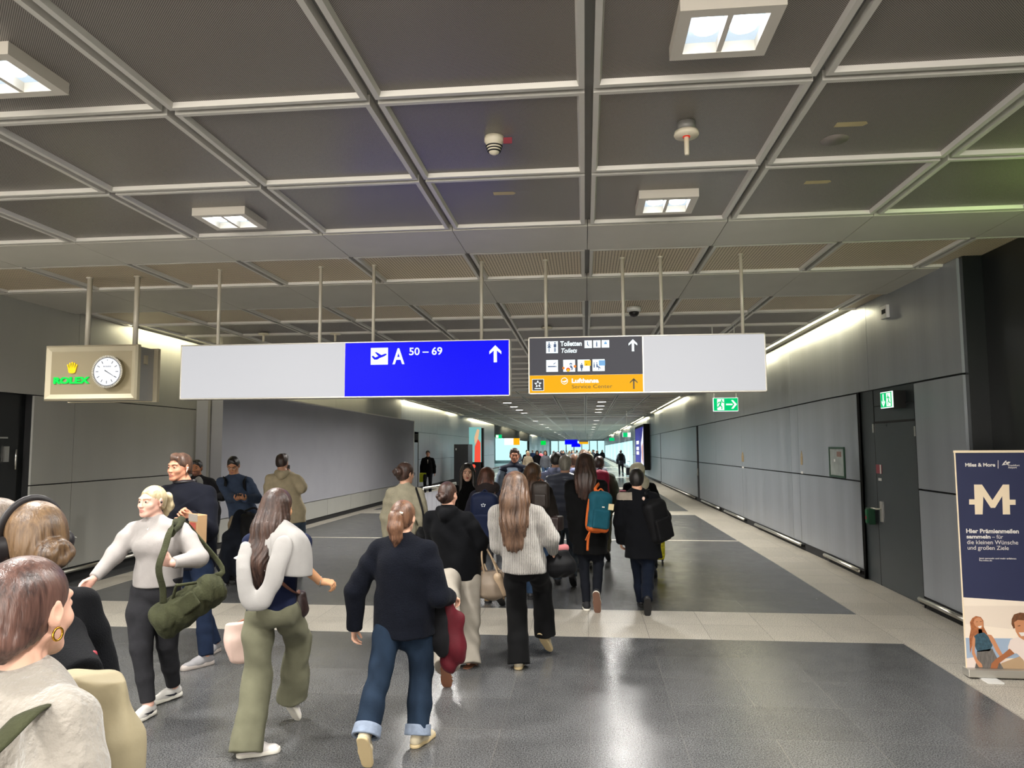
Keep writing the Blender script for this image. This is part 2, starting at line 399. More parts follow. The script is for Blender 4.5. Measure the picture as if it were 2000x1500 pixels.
# baseboards
def kick(name, mb): tag(mb.build(name), None, None, kind='structure')
k = MB(); k.box(XR+0.012, XR+0.03, 7.86, 9.0, 0, 0.13, M_gap); k.box(XR+0.012, XR+0.03, 10.8, YE, 0, 0.13, M_gap); k.box(4.10, 4.12, YB, 7.8, 0, 0.1, M_gap)
kick('baseboard_right', k)
k = MB(); k.box(XL-0.03, XL-0.012, 8.9, 13.3, 0, 0.2, M_gap); k.box(XL-0.03, XL-0.012, 28.2, YE, 0, 0.2, M_gap)
kick('baseboard_left', k)
def bumper(y0, y1, X, side, label, z=0.105, grp='bumper rails along the walls'):
    o = thing('bumper_rail', (X-side*0.05, (y0+y1)/2, z), label, 'bumper rail', grp)
    m = MB(); x = X-side*0.055
    m.tube([(x, y0, z), (x, y1, z)], 0.028, M_steel, 12); m.build('rail', o)
    for yy in (y0+0.03, y1-0.03) if y1-y0 < 1.8 else (y0+0.03, (y0+y1)/2, y1-0.03):
        b = MB(); b.box(min(x, X+side*0.012), max(x, X+side*0.012), yy-0.03, yy+0.03, z-0.05, z+0.0, M_gap); b.build('bracket', o)
G = 'bumper rails along the walls'
bumper(7.9, 8.98, XR, 1, 'steel bumper rail low on the right wall between the poster stand and the dark door')
bumper(10.82, 12.34, XR, 1, 'steel bumper rail low on the right wall just beyond the dark door')
bumper(13.62, 17.15, XR, 1, 'long steel bumper rail low on the right wall, second beyond the dark door')
bumper(18.3, 20.8, XR, 1, 'steel bumper rail low on the right wall, third beyond the dark door')
bumper(21.6, 24.8, XR, 1, 'steel bumper rail low on the right wall, fourth beyond the dark door')
bumper(26.3, 37.5, XR, 1, 'far steel bumper rail low on the right wall beyond the dark vertical gap')
bumper(9.4, 13.2, XL, -1, 'steel bumper rail at the foot of the left wall behind the blonde woman', 0.17)
# dark door recess
d = MB()
d.box(XR+0.05, XR+0.09, 9.0, 10.8, 0.0, 2.63, M_door)
d.box(XR-0.0, XR+0.05, 8.985, 9.0, 0, 2.63, M_gap); d.box(XR, XR+0.05, 10.8, 10.815, 0, 2.63, M_gap)
d.box(XR+0.045, XR+0.06, 10.33, 10.345, 0.0, 2.63, M_gap)
df = d.build('door_1'); tag(df, None, None, kind='structure')
d = MB(); d.box(XR+0.035, XR+0.05, 9.04, 10.30, 0.02, 2.17, M_door); d.build('door_leaf', df)
d = MB(); d.box(XR+0.03, XR+0.05, 9.03, 10.32, 2.175, 2.20, M_gap); d.box(XR+0.035, XR+0.05, 9.02, 10.32, 2.40, 2.41, M_gap); d.build('door_frame', df)
d = MB(); d.box(XR+0.02, XR+0.036, 10.15, 10.21, 0.86, 1.13, M_steel); d.build('handle_plate', df)
d = MB(); d.tube([(XR+0.03, 10.18, 1.03), (XR-0.04, 10.18, 1.03), (XR-0.04, 10.34, 1.03)], 0.011, M_steel, 8); d.build('door_handle', df)
M_sgreen = mat('sign_green', '0c5a34', 0.5); M_dkgreen = mat('dark_green_paint', '0f3b24', 0.5); M_red = mat('sticker_red', '8c2a38', 0.5); M_paper = mat('paper_white', 'cfccc6', 0.7)
d = MB(); d.box(XR-0.05, XR+0.03, 10.40, 10.52, 0.80, 1.02, M_dkgreen); d.box(XR-0.07, XR-0.05, 10.43, 10.49, 0.82, 1.0, M_sgreen); d.box(XR-0.075, XR-0.07, 10.44, 10.48, 0.87, 0.91, M_red); d.build('door_alarm_box', df)
d = MB(); d.box(XR+0.026, XR+0.034, 9.06, 9.1, 1.99, 2.11, M_steel); d.build('hinge', df)
d = MB(); d.box(XR+0.026, XR+0.034, 10.32, 10.36, 2.05, 2.17, M_steel); d.build('hinge', df)
d = MB(); d.box(XR+0.03, XR+0.035, 10.12, 10.30, 1.5, 1.62, M_red); d.box(XR+0.028, XR+0.032, 10.13, 10.17, 1.50, 1.62, M_paper); d.build('safety_sticker', df)
d = MB(); d.box(XR+0.03, XR+0.035, 10.14, 10.24, 1.405, 1.44, M_paper); d.build('door_label', df)
d = MB(); d.box(XR+0.03, XR+0.055, 9.9, 10.3, 2.13, 2.15, M_door); d.build('door_closer', df)
# vertical dark door further along on the right
d = MB(); d.box(XR+0.02, XR+0.05, 25.5, 26.0, 0, 2.63, M_gap); d.tube([(XR-0.03, 25.62, 0.9), (XR-0.03, 25.62, 1.15)], 0.015, M_steel); o = d.build('door_2'); tag(o, None, None, kind='structure')
d = MB(); d.box(XR+0.02, XR+0.05, 38.0, 38.3, 0, 2.63, M_gap); o = d.build('door_3'); tag(o, None, None, kind='structure')

# ---- left wall
wl = MB()
wl.box(XL-0.5, XL-0.03, YB, 28.2, 2.62, CH, M_gap); wl.box(XL-0.5, XL-0.03, 8.9, 58, 0, CH, M_gap); wl.box(XL-0.5, XL-0.03, YB, 7.4, 0, CH, M_gap)
wl.box(XL-0.5, XL-0.03, 28.2, YE, 2.9, CH, M_gap)
wl.box(XL-0.5, XL-0.03, 95, YE, 0, CH, M_gap)
for a, b in zip([-7, -3, 0.2, 3.4, 6.6, 9.7, 13.3, 17, 20.6, 24.4, 28.2, 31.8, 35.4, 39.0, 42.6, 46.2, 49.8, 53.4], [-3, 0.2, 3.4, 6.6, 9.7, 13.3, 17, 20.6, 24.4, 28.2, 31.8, 35.4, 39.0, 42.6, 46.2, 49.8, 53.4, 58]):
    panel(wl, XL, a, b, 2.60, CH, M_wallL if b < 30 else M_wall, -1)
for a, b in [(-7, -3.4), (-3.4, 0.2), (0.2, 3.8), (3.8, 7.4), (8.9, 9.68), (9.68, 13.3)]:
    panel(wl, XL, a, b, 1.40, 2.60, M_wallL, -1, gz=0.016); panel(wl, XL, a, b, 0.2, 1.40, M_wallL, -1, gz=0.016)
for a, b in [(28.2, 29.9), (31.3, 33.5), (33.5, 36.5), (36.5, 40), (40, 44), (44, 47.8), (47.8, 51.0), (51.0, 54.4), (54.4, 58)]:
    panel(wl, XL, a, b, 1.40, 2.60, M_wall, -1); panel(wl, XL, a, b, 0.2, 1.40, M_wall, -1)
for k_ in range(14):
    a = 95+4*k_; panel(wl, XL, a, min(a+4, YE), 1.3, 2.6, M_wall, -1); panel(wl, XL, a, min(a+4, YE), 0.1, 1.3, M_wall, -1); panel(wl, XL, a, min(a+4, YE), 2.6, CH, M_wall, -1)
tag(wl.build('wall_left'), None, None, kind='structure')
# left black door
d = MB(); d.box(XL-0.3, XL-0.12, 7.4, 8.9, 0, 2.62, M_doorL); dl = d.build('door_4'); tag(dl, None, None, kind='structure')
d = MB(); d.box(XL-0.12, XL-0.10, 7.45, 8.78, 0.02, 2.2, M_doorL); d.build('door_leaf', dl)
d = MB(); d.box(XL-0.10, XL-0.09, 8.25, 8.6, 2.02, 2.04, M_steel); d.build('door_closer', dl)
d = MB(); d.box(XL-0.10, XL-0.08, 8.55, 8.62, 1.72, 1.92, M_steel); d.build('handle_plate', dl)
d = MB(); d.tube([(XL-0.07, 8.72, 1.62), (XL-0.07, 8.72, 1.88)], 0.012, M_steel); d.build('door_handle', dl)
# far left door with vent
d = MB(); d.box(XL-0.06, XL-0.03, 29.9, 31.3, 0, 2.6, M_groove); d.box(XL-0.03, XL-0.02, 30.0, 31.2, 0.0, 2.15, M_wall)
for q in range(5): d.box(XL-0.03, XL-0.015, 30.0, 31.2, 2.25+q*0.06, 2.28+q*0.06, M_gap)
o = d.build('door_5'); tag(o, None, None, kind='structure')
# blank projecting board on the left
bx = -6.78
bo = thing('blank_advertising_wall', (bx-0.2, 20.5, 0), 'long blank grey advertising wall projecting from the left wall', 'board')
m = MB(); m.box(XL-0.02, bx, 12.95, 28.2, 0.56, 2.97, M_board); m.build('board', bo)
m = MB(); m.box(bx, bx+0.015, 12.9, 28.24, 2.955, 2.985, M_frame); m.box(bx, bx+0.015, 28.18, 28.24, 0.54, 2.97, M_frame); m.build('frame', bo)
m = MB()
for a in range(8): m.box(XL-0.02, bx-0.03, 13.0+a*1.9+0.006, 13.0+(a+1)*1.9-0.006, 0.12, 0.55, M_wallL)
m.build('plinth_panel', bo); m = MB(); m.box(XL-0.02, bx-0.06, 13.0, 28.2, 0, 0.12, M_gap); m.build('plinth_base', bo)
# steel-clad column at its near end
m = MB(); m.box(XL-0.02, XL+0.27, 13.30, 13.36, 0.0, CH, M_frame); m.box(XL-0.02, XL+0.02, 13.26, 13.30, 0, CH, M_gap); m.box(XL+0.25, XL+0.30, 12.9, 13.36, 0, 2.98, M_groove)
o = m.build('trim_2'); tag(o, None, None, kind='structure')

# ---- wall behind the photographer left out so world light fills in; far end of the concourse
M_end = emis('far_end_glow', 'c2eeee', 1.15)  # added glowing panels stand in for the cyan-white brightness far away
e = MB(); e.box(-9.5, 5.5, YE, YE+0.3, 0, CH+0.2, M_tun); tag(e.build('wall_back'), None, None, kind='structure')
e = MB()
for q in range(7): e.box(-7.0+q*1.6, -5.6+q*1.6, YE-0.05, YE, 0.3, 3.5, M_end)
tag(e.build('end_glow_panels'), None, None, kind='structure')
# left opening (bright side area, lit by added glowing panels) from Y 58 to 95
e = MB(); e.box(-12.0, XL-0.5, 57.7, 58, 0, CH, M_tun); e.box(-12.0, XL-0.5, 95, 95.3, 0, CH, M_tun); e.box(-12.3, -12, 57.7, 95.3, 0, CH, M_tun); e.box(-12, -9.5, 57.7, 95.3, -0.3, 0, M_tun); e.box(-12, -9.5, 57.7, 95.3, CH, CH+0.2, M_tun)
tag(e.build('wall_alcove'), None, None, kind='structure')
e = MB(); e.box(-12.0, -11.95, 60, 93, 0.6, 3.4, M_end); e.box(-11.8, -7.6, 94.94, 95, 0.4, 3.4, M_end); tag(e.build('alcove_glow_panels'), None, None, kind='structure')

M_cyan_glow = emis('cyan_wall_glow', 'bdeef0', 1.15)  # added glowing panels stand in for cyan brightness and reflections on the wall
e = MB()
for q in range(20): e.box(XR-0.035, XR-0.005, 60.4+4*q, 63.9+4*q, 0.35, 2.5, M_cyan_glow)
tag(e.build('wall_glow_panels'), None, None, kind='structure')
# ---- cove lights
M_cove = emis('cove_tube', 'fff3c4', 9.0)
def cove(y0, y1, side, label):
    X = XR-0.21 if side > 0 else XL+0.27
    a, b = (X, X+0.04) if side > 0 else (X-0.04, X)
    o = thing('cove_light', (X, (y0+y1)/2, CH), label, 'cove light', 'cove lights washing the walls')
    m = MB(); m.box(a, b, y0, y1, CH+0.0, CH+0.02, M_cove); m.build('light_strip', o)
    m = MB(); m.box(a-0.01, b+0.01, y0-0.02, y1+0.02, CH+0.02, CH+0.04, M_white); m.build('housing', o)
seg = [(10.75, 15.8), (15.9, 23.6), (28.4, 37.4), (38.4, 41.2), (46.0, 58.8), (63.6, 76.4), (81, 94), (99, 111.5)]
nm = ['first from the signs', 'second from the signs', 'third along the wall', 'fourth along the wall', 'fifth along the wall', 'sixth, far down', 'seventh, far down', 'eighth, furthest visible']
for (a, b), n_ in zip(seg, nm):
    cove(a, b, 1, 'warm strip light in the ceiling cove of the right wall, '+n_)
    cove(a, b, -1, 'warm strip light in the ceiling cove of the left wall, '+n_)
    for side in (1, -1):
        ld = bpy.data.lights.new('cove_lamp', 'AREA'); ld.shape = 'RECTANGLE'; ld.size = 0.1; ld.size_y = b-a; ld.energy = 4.2*(b-a); ld.color = (1.0, 0.93, 0.62)
        lo = bpy.data.objects.new('cove_lamp', ld); link(lo); lo.location = ((XR-0.20) if side > 0 else (XL+0.26), (a+b)/2, CH-0.005-drop((a+b)/2))
        lo.rotation_euler = (0, -math.radians(42)*side, 0)

# ---- recessed downlights
M_lamp = emis('lamp_disc', 'f6fbff', 14.0); M_refl = emis('reflector', 'cfe0ee', 0.9); M_fix = mat('fixture_white', 'd6cfc2', 0.45)
def downlight(x, y, label, power=34, lampon=True, grp='twin recessed downlights in the ceiling', full=True, col=(1.0, 0.97, 0.92)):
    o = thing('downlight', (x, y, CH), label, 'ceiling light', grp)
    w, h = 0.225, 0.205
    z0 = CH-0.065
    m = MB()
    for (a, b, c, d_) in ((x-w, x-w+0.055, y-h, y+h), (x+w-0.055, x+w, y-h, y+h), (x-w+0.055, x+w-0.055, y-h, y-h+0.055), (x-w+0.055, x+w-0.055, y+h-0.055, y+h)):
        m.box(a, b, c, d_, z0, CH, M_fix)
    m.build('frame', o)
    if not full:
        m = MB(); m.box(x-w+0.05, x+w-0.05, y-h+0.05, y+h-0.05, z0+0.015, z0+0.03, M_lamp); m.build('lamp', o)
    else:
        m = MB(); m.box(x-0.012, x+0.012, y-h+0.05, y+h-0.05, z0+0.002, CH-0.01, M_fix); m.build('divider', o)
        m = MB(); m.box(x-w+0.05, x+w-0.05, y-h+0.05, y+h-0.05, CH-0.012, CH-0.004, M_refl); m.build('reflector', o)
        for sx in (-1, 1):
            m = MB(); m.lathe((x+sx*0.085, y-0.01, CH-0.04), [(0.058, 0), (0.062, 0.012), (0.05, 0.026)], M_lamp); m.build('lamp', o)
    ld = bpy.data.lights.new('downlight_lamp', 'AREA'); ld.shape = 'RECTANGLE'; ld.size = 0.34; ld.size_y = 0.30; ld.energy = power; ld.color = col; ld.spread = math.radians(150)
    lo = bpy.data.objects.new('downlight_lamp', ld); link(lo); lo.location = (x, y, z0-0.004-drop(y))
colname = {0.66: 'right', -2.94: 'middle', -6.54: 'left'}
DL = []
for y, rn in ((3.24, 'nearest'), (5.65, 'second nearest')):
    for x in (0.66, -2.94):
        downlight(x, y, 'twin square downlight in the dark ceiling, %s row, %s column' % (rn, colname[x]), 54)
for y in (3.24, 5.65): downlight(-6.54, y, 'twin square downlight at the left side of the ceiling, out over the dark door', 54, full=False)  # unseen left column, added to brighten the left wall
for y in (-4.0, -1.6, 0.82):
    for x in (0.66, -2.94, -6.54): downlight(x, y, 'twin square downlight above the photographer', 54, full=False)  # leftmost column here is also added for the left wall
for y in (13.3, 16.0, 18.7, 21.2):
    for x in (0.66, -2.94): downlight(x, y, 'twin square downlight behind the hanging signs', 62, full=False)
k_ = 0
for y in (30.3, 33.1, 35.9, 38.8):
    k_ += 1
    for x in (0.72, -3.25): downlight(x, y, 'far downlight in the %s column beyond the signs, number %s counted from the near end' % ('right' if x > 0 else 'left', ['one', 'two', 'three', 'four'][k_-1]), 45, full=False)
for y in (50, 57, 65, 72, 84, 96, 108, 120, 132, 142):
    for x in (0.8, -3.4): downlight(x, y, 'tiny far downlight deep in the concourse ceiling', 260, full=False, col=(0.86, 1.0, 1.0))
def glow(x, y, z, sx, sy, e, col, rot):
    ld = bpy.data.lights.new('hall_light', 'AREA'); ld.shape = 'RECTANGLE'; ld.size = sx; ld.size_y = sy; ld.energy = e; ld.color = col
    lo = bpy.data.objects.new('hall_light', ld); link(lo); lo.location = (x, y, z); lo.rotation_euler = rot
W = bpy.data.worlds.new('hall'); S.world = W; W.use_nodes = True  # added fill: world light enters through the open back end
W.node_tree.nodes['Background'].inputs[0].default_value = (1.0, 0.94, 0.86, 1); W.node_tree.nodes['Background'].inputs[1].default_value = 3.4
S.view_settings.exposure = EXPO
glow(3.9, 4.9, 3.2, 0.8, 0.3, 5, (0.55, 1.0, 0.2), (math.radians(150), math.radians(-40), 0))
# ================================================================== SIGNS AND FITTINGS
M_pole = mat('pole_enamel', 'cdc6b6', 0.4, 0.1)
M_al = mat('sign_frame_silver', 'bdb9b0', 0.35, 0.7)
M_blank = emis('blank_sign_face', 'e0e0e4', 0.80); M_blank.node_tree.nodes['Principled BSDF'].inputs['Base Color'].default_value = (0.06,0.06,0.06,1)
M_blue = emis('sign_blue', '0000ff', 1.0); M_ltw = emis('sign_white', 'e8f8ff', 0.98); M_gry = emis('sign_grey', '545358', 0.9); M_yel = emis('sign_yellow', 'ffb800', 0.98)
for m_ in (M_blue, M_gry, M_yel): m_.node_tree.nodes['Principled BSDF'].inputs['Base Color'].default_value = (0.0, 0.0, 0.0, 1)
M_navy = mat('picto_navy', '24406e', 0.5); M_brown = mat('sign_dark_text', '4a3a12', 0.6); M_blk = mat('sign_black', '1a1618', 0.5)
M_org = emis('picto_orange', 'f08a30', 0.6); M_rd = emis('picto_red', 'e03a28', 0.6); M_sky = emis('picto_sky', '7db4e8', 0.6); M_yl2 = emis('picto_yellow', 'ffc812', 0.65)
YS = 7.40
def sp(px, py): p = onY(px, py, YS); return (float(p[0]), float(p[2]))
def q7(x, y): return sp(1020+x/7.692, 640+y/7.692)
def q2(x, y): return sp(660+x/2.3256, 500+y/2.3256)
def poles(parent, xs_, z0, r, y=YS+0.05):
    for x in xs_:
        m = MB(); m.tube([(x, y, z0), (x, y, CH+0.0)], r, M_pole, 12); m.tube([(x, y, CH-0.012), (x, y, CH+0.002)], r*1.5, M_pole, 12); m.build('hanging_pole', parent)
def arrow(mb, cx, z0, z1, w, sw, y, m, d=0.003):
    """upward arrow made of a stem and two barbs"""
    mb.prism([(cx-sw/2, z0), (cx+sw/2, z0), (cx+sw/2, z1-sw*0.9), (cx-sw/2, z1-sw*0.9)], y, m, d)
    h = (z1-z0)*0.42
    mb.prism([(cx, z1), (cx-w/2, z1-h*0.85), (cx-w/2, z1-h*0.85-sw*0.9), (cx, z1-sw*1.25)], y, m, d)
    mb.prism([(cx, z1), (cx, z1-sw*1.25), (cx+w/2, z1-h*0.85-sw*0.9), (cx+w/2, z1-h*0.85)], y, m, d)
def signbox(o, x0, x1, z0, z1, panels, depth=0.16):
    m = MB(); y0, y1 = YS, YS+depth
    m.box(x0, x1, y0+0.006, y1-0.006, z0, z1, M_al)
    f = 0.014
    for yy in (y0, y1-0.012):
        m.box(x0, x1, yy, yy+0.012, z1-f, z1, M_al); m.box(x0, x1, yy, yy+0.012, z0, z0+f, M_al); m.box(x0, x0+f, yy, yy+0.012, z0, z1, M_al); m.box(x1-f, x1, yy, yy+0.012, z0, z1, M_al)
    m.build('housing', o, 0.003)
    for (a, b, c, d_, mt, nm) in panels:
        m = MB(); m.box(a, b, y0+0.001, y0+0.008, c, d_, mt); m.build(nm, o)
x0, x1, xm, z0, z1 = -4.375, -0.765, -2.53, 2.415, 3.012
o = thing('hanging_sign', ((x0+x1)/2, YS, z0), 'long hanging gate sign, left half blank white, right half blue reading A 50 - 69', 'sign')
signbox(o, x0, x1, z0, z1, [(x0+0.014, xm-0.006, z0+0.014, z1-0.014, M_blank, 'blank_panel'), (xm, x1-0.014, z0+0.014, z1-0.014, M_blue, 'blue_panel')])
poles(o, [-3.98, -2.83, -2.24, -1.07], z1, 0.018)
m = MB(); a, b = q2(150, 418), q2(227, 493); m.prism([(a[0], a[1]), (b[0], a[1]), (b[0], b[1]), (a[0], b[1])], YS, M_ltw)
# departing aeroplane
pl = [(153, 456), (160, 453), (170, 461), (184, 455), (168, 438), (176, 437), (198, 450), (214, 444), (221, 444), (222, 448), (212, 455), (190, 464), (178, 471), (165, 471)]
m.prism([q2(*p) for p in pl], YS-0.002, M_blue); m.build('departure_pictogram', o)
m = MB(); a, b = q2(715, 483), q2(715, 405); arrow(m, a[0], a[1], b[1], 0.125, 0.034, YS, M_ltw); m.build('arrow', o)
a, b = q2(250, 490), q2(305, 419); fit('A', a[0], b[0], a[1], b[1]-a[1], M_ltw, YS, parent=o, bold=0.02)
a, b = q2(322, 450), q2(472, 414); fit('50 – 69', a[0], b[0], a[1], b[1]-a[1], M_ltw, YS, parent=o, bold=0.015)

x0, x1, xm, z0, z1 = -0.575, 1.82, 0.60, 2.43, 3.025
o = thing('hanging_sign', ((x0+x1)/2, YS, z0), 'hanging sign with dark toilets panel, yellow service strip and blank white right half', 'sign')
zy = q7(900, 708)[1]
signbox(o, x0, x1, z0, z1, [(xm+0.006, x1-0.014, z0+0.014, z1-0.014, M_blank, 'blank_panel'), (x0+0.014, xm-0.006, zy, z1-0.014, M_gry, 'toilets_panel'), (x0+0.014, xm-0.006, z0+0.014, zy-0.002, M_yel, 'service_panel')])
poles(o, [-0.39, 0.41, 0.80, 1.61], z1, 0.018)
def sq(mb, x0, y0, x1, y1, m_, lay=0, ax='y'): 
    a, b = q7(x0, y0), q7(x1, y1); mb.prism([(a[0], a[1]), (b[0], a[1]), (b[0], b[1]), (a[0], b[1])], YS-0.0022*lay, m_)
def poly(mb, pts, m_, lay=1): mb.prism([q7(*p) for p in pts], YS-0.0022*lay, m_)
def dot(mb, x, y, r, m_, lay=1): c = q7(x, y); mb.disc(c, r/7.692/1407*7.4, YS-0.0022*lay, m_, 16)
m = MB(); sq(m, 358, 207, 537, 382, M_ltw)
dot(m, 404, 232, 11, M_navy); poly(m, [(404, 245), (392, 252), (376, 272), (380, 276), (396, 262), (398, 270), (376, 303), (434, 303), (412, 270), (414, 262), (430, 278), (434, 272), (416, 250)], M_navy); sq(m, 398, 306, 410, 365, M_navy, 1)
dot(m, 492, 230, 11, M_navy); poly(m, [(474, 246), (510, 246), (512, 292), (504, 292), (503, 300), (482, 300), (480, 292), (472, 292)], M_navy); sq(m, 480, 306, 491, 365, M_navy, 1); sq(m, 494, 306, 505, 365, M_navy, 1)
m.build('toilet_pictogram', o)
m = MB(); sq(m, 935, 193, 1048, 305, M_ltw); dot(m, 980, 216, 8, M_navy); poly(m, [(974, 226), (986, 226), (990, 256), (1006, 272), (1002, 278), (976, 262)], M_navy); m.build('wheelchair_pictogram', o)
m = MB(); sq(m, 1065, 191, 1178, 300, M_ltw); sq(m, 1110, 228, 1128, 284, M_navy, 1); dot(m, 1119, 218, 8, M_navy); m.build('child_pictogram', o)
m = MB(); sq(m, 1192, 187, 1308, 298, M_ltw); poly(m, [(1250, 200), (1262, 214), (1240, 214)], M_sky); poly(m, [(1236, 218), (1266, 218), (1274, 248), (1228, 248)], M_sky); m.build('shower_pictogram', o)
m = MB(); sq(m, 360, 487, 538, 662, M_ltw); sq(m, 386, 578, 500, 592, M_navy, 1); sq(m, 504, 578, 516, 592, M_navy, 1); poly(m, [(468, 552), (474, 536), (492, 530), (500, 520), (504, 526), (494, 540), (478, 546), (474, 556)], M_navy); m.build('smoking_pictogram', o)
m = MB(); sq(m, 615, 484, 796, 660, M_ltw); dot(m, 730, 548, 20, M_navy); dot(m, 730, 556, 9, M_ltw, 2); poly(m, [(714, 572), (744, 572), (760, 606), (752, 640), (738, 640), (742, 610), (722, 600)], M_navy)
dot(m, 690, 632, 31, M_rd, 2); dot(m, 690, 640, 22, M_yl2, 3); dot(m, 620, 608, 19, M_org, 2); dot(m, 792, 582, 21, M_org, 2); m.build('playground_pictogram', o)
m = MB(); sq(m, 832, 481, 1016, 654, M_ltw); dot(m, 892, 542, 10, M_navy); poly(m, [(872, 556), (912, 556), (914, 606), (904, 606), (900, 650), (884, 650), (880, 606), (870, 606)], M_navy); sq(m, 932, 492, 1030, 572, M_yl2, 2); dot(m, 966, 556, 8, M_brown, 3); m.build('meeting_point_pictogram', o)
m = MB(); sq(m, 1055, 475, 1240, 650, M_ltw); dot(m, 1080, 532, 9, M_navy); dot(m, 1120, 530, 9, M_navy); sq(m, 1072, 548, 1090, 600, M_navy, 1); poly(m, [(1112, 546), (1130, 546), (1136, 576), (1158, 586), (1184, 610), (1178, 616), (1156, 602), (1154, 636), (1146, 636), (1144, 598), (1112, 596)], M_navy); sq(m, 1150, 492, 1246, 568, M_sky, 2); m.build('waiting_room_pictogram', o)
def lt(s, x0, x1, base, cap, m_, bold=0.0, shear=0.0):
    a, b = q7(x0, base), q7(x1, base); c = q7(x0, base-cap); fit(s, a[0], b[0], a[1], c[1]-a[1], m_, YS, parent=o, bold=bold, shear=shear)
lt('Toiletten', 572, 895, 275, 70, M_ltw, 0.03); lt('Toilets', 575, 812, 378, 66, M_ltw, 0.02, 0.25)
lt('Lufthansa', 740, 1146, 828, 62, M_ltw, 0.035); lt('Service Center', 742, 1350, 912, 54, M_brown)
m = MB(); a = q7(1664, 355); b = q7(1664, 172); arrow(m, a[0], a[1], b[1], 0.088, 0.024, YS, M_ltw); m.build('arrow', o)
m = MB(); a = q7(1677, 920); b = q7(1677, 757); arrow(m, a[0], a[1], b[1], 0.078, 0.016, YS, M_brown); m.build('arrow', o)
m = MB(); sq(m, 148, 774, 326, 948, M_ltw); sq(m, 154, 780, 320, 942, M_blk, 1)
for k in range(5):
    an = math.radians(90+72*k); cx, cy = 237, 848
    def pp(r, a_): return (cx+r*math.cos(a_), cy-r*math.sin(a_))
    m.prism([q7(*pp(58, an)), q7(*pp(24, an-0.55)), q7(*pp(20, an)), q7(*pp(34, an+0.62))], YS-0.005, M_ltw)
sq(m, 186, 911, 290, 920, M_ltw, 2); m.build('alliance_logo', o)
m = MB(); dot(m, 634, 801, 51, M_ltw, 0); dot(m, 634, 801, 43, M_yel, 1); poly(m, [(592, 800), (618, 806), (640, 800), (676, 778), (664, 796), (650, 806), (680, 800), (648, 820), (624, 822), (606, 814)], M_ltw, 2); m.build('airline_logo', o)

# ---- clock box
M_bronze = mat('clock_housing', 'b3a990', 0.42, 0.2); M_plate = mat('clock_plate', '8c8063', 0.5, 0.1); M_side = mat('clock_side', '9b9a96', 0.45, 0.3)
M_gold = emis('crown_gold', 'ffd21a', 1.0); M_grn = emis('letter_green', '00d24a', 1.1); M_dial = emis('dial_white', 'f2f6ff', 0.85); M_hand = mat('clock_hand', '55585e', 0.4)
def q1(x, y): return sp(60+x/3.125, 500+y/3.125)
o = thing('hanging_clock', (-5.42, YS, 2.42), 'square-framed hanging clock with white dial, gold crown and green lettering', 'clock')
x0, x1, z0, z1, D = -5.97, -4.88, 2.42, 3.035, 0.46
m = MB(); m.box(x0+0.03, x1-0.05, YS+0.06, YS+D-0.06, z0+0.01, z1-0.01, M_side); m.build('housing', o)
for yf, dy in ((YS, 1), (YS+D, -1)):
    m = MB(); O = [(x0, z0), (x1, z0), (x1, z1), (x0, z1)]; I = [(x0+0.075, z0+0.075), (x1-0.075, z0+0.075), (x1-0.075, z1-0.075), (x0+0.075, z1-0.075)]
    v = [(p[0], yf+dy*0.07, p[1]) for p in O]+[(p[0], yf+dy*0.02, p[1]) for p in O]+[(p[0], yf, p[1]) for p in [(x0+.02, z0+.02), (x1-.02, z0+.02), (x1-.02, z1-.02), (x0+.02, z1-.02)]]+[(p[0], yf+dy*0.022, p[1]) for p in I]
    fs = [(L_*4+k, L_*4+(k+1)%4, (L_+1)*4+(k+1)%4, (L_+1)*4+k) for L_ in range(3) for k in range(4)]
    if dy < 0: fs = [f[::-1] for f in fs]
    fs.append((3, 2, 1, 0) if dy > 0 else (0, 1, 2, 3)); m.add(v, fs, M_bronze); m.box(x0+0.07, x1-0.07, min(yf+dy*0.02, yf+dy*0.03), max(yf+dy*0.02, yf+dy*0.03), z0+0.07, z1-0.07, M_plate); m.build('frame', o)
c = q1(480, 708); YD = YS
m = MB()
for k in range(60):
    a0, a1 = 2*math.pi*k/60, 2*math.pi*(k+0.55)/60
    m.prism([(c[0]+0.158*math.cos(a0), c[1]+0.158*math.sin(a0)), (c[0]+0.180*math.cos(a0), c[1]+0.180*math.sin(a0)), (c[0]+0.180*math.cos(a1), c[1]+0.180*math.sin(a1)), (c[0]+0.158*math.cos(a1), c[1]+0.158*math.sin(a1))], YD-0.035, M_steel, 0.006)
m.disc(c, 0.174, YD+0.03, M_plate, 48, 0.065); m.disc(c, 0.163, YD-0.034, M_hand, 48, 0.004); m.build('bezel', o)
m = MB(); m.disc(c, 0.150, YD-0.037, M_dial, 48, 0.004); m.build('dial', o)
m = MB()
for k in range(12):
    a = math.radians(30*k); r0, r1 = (0.100, 0.132); w = 0.004; ux, uz = math.sin(a), math.cos(a)
    if k == 0: r0 = 0.122
    m.prism([(c[0]+ux*r0-uz*w, c[1]+uz*r0+ux*w), (c[0]+ux*r1-uz*w, c[1]+uz*r1+ux*w), (c[0]+ux*r1+uz*w, c[1]+uz*r1-ux*w), (c[0]+ux*r0+uz*w, c[1]+uz*r0-ux*w)], YD-0.041, M_hand, 0.001)
m.build('hour_marks', o)
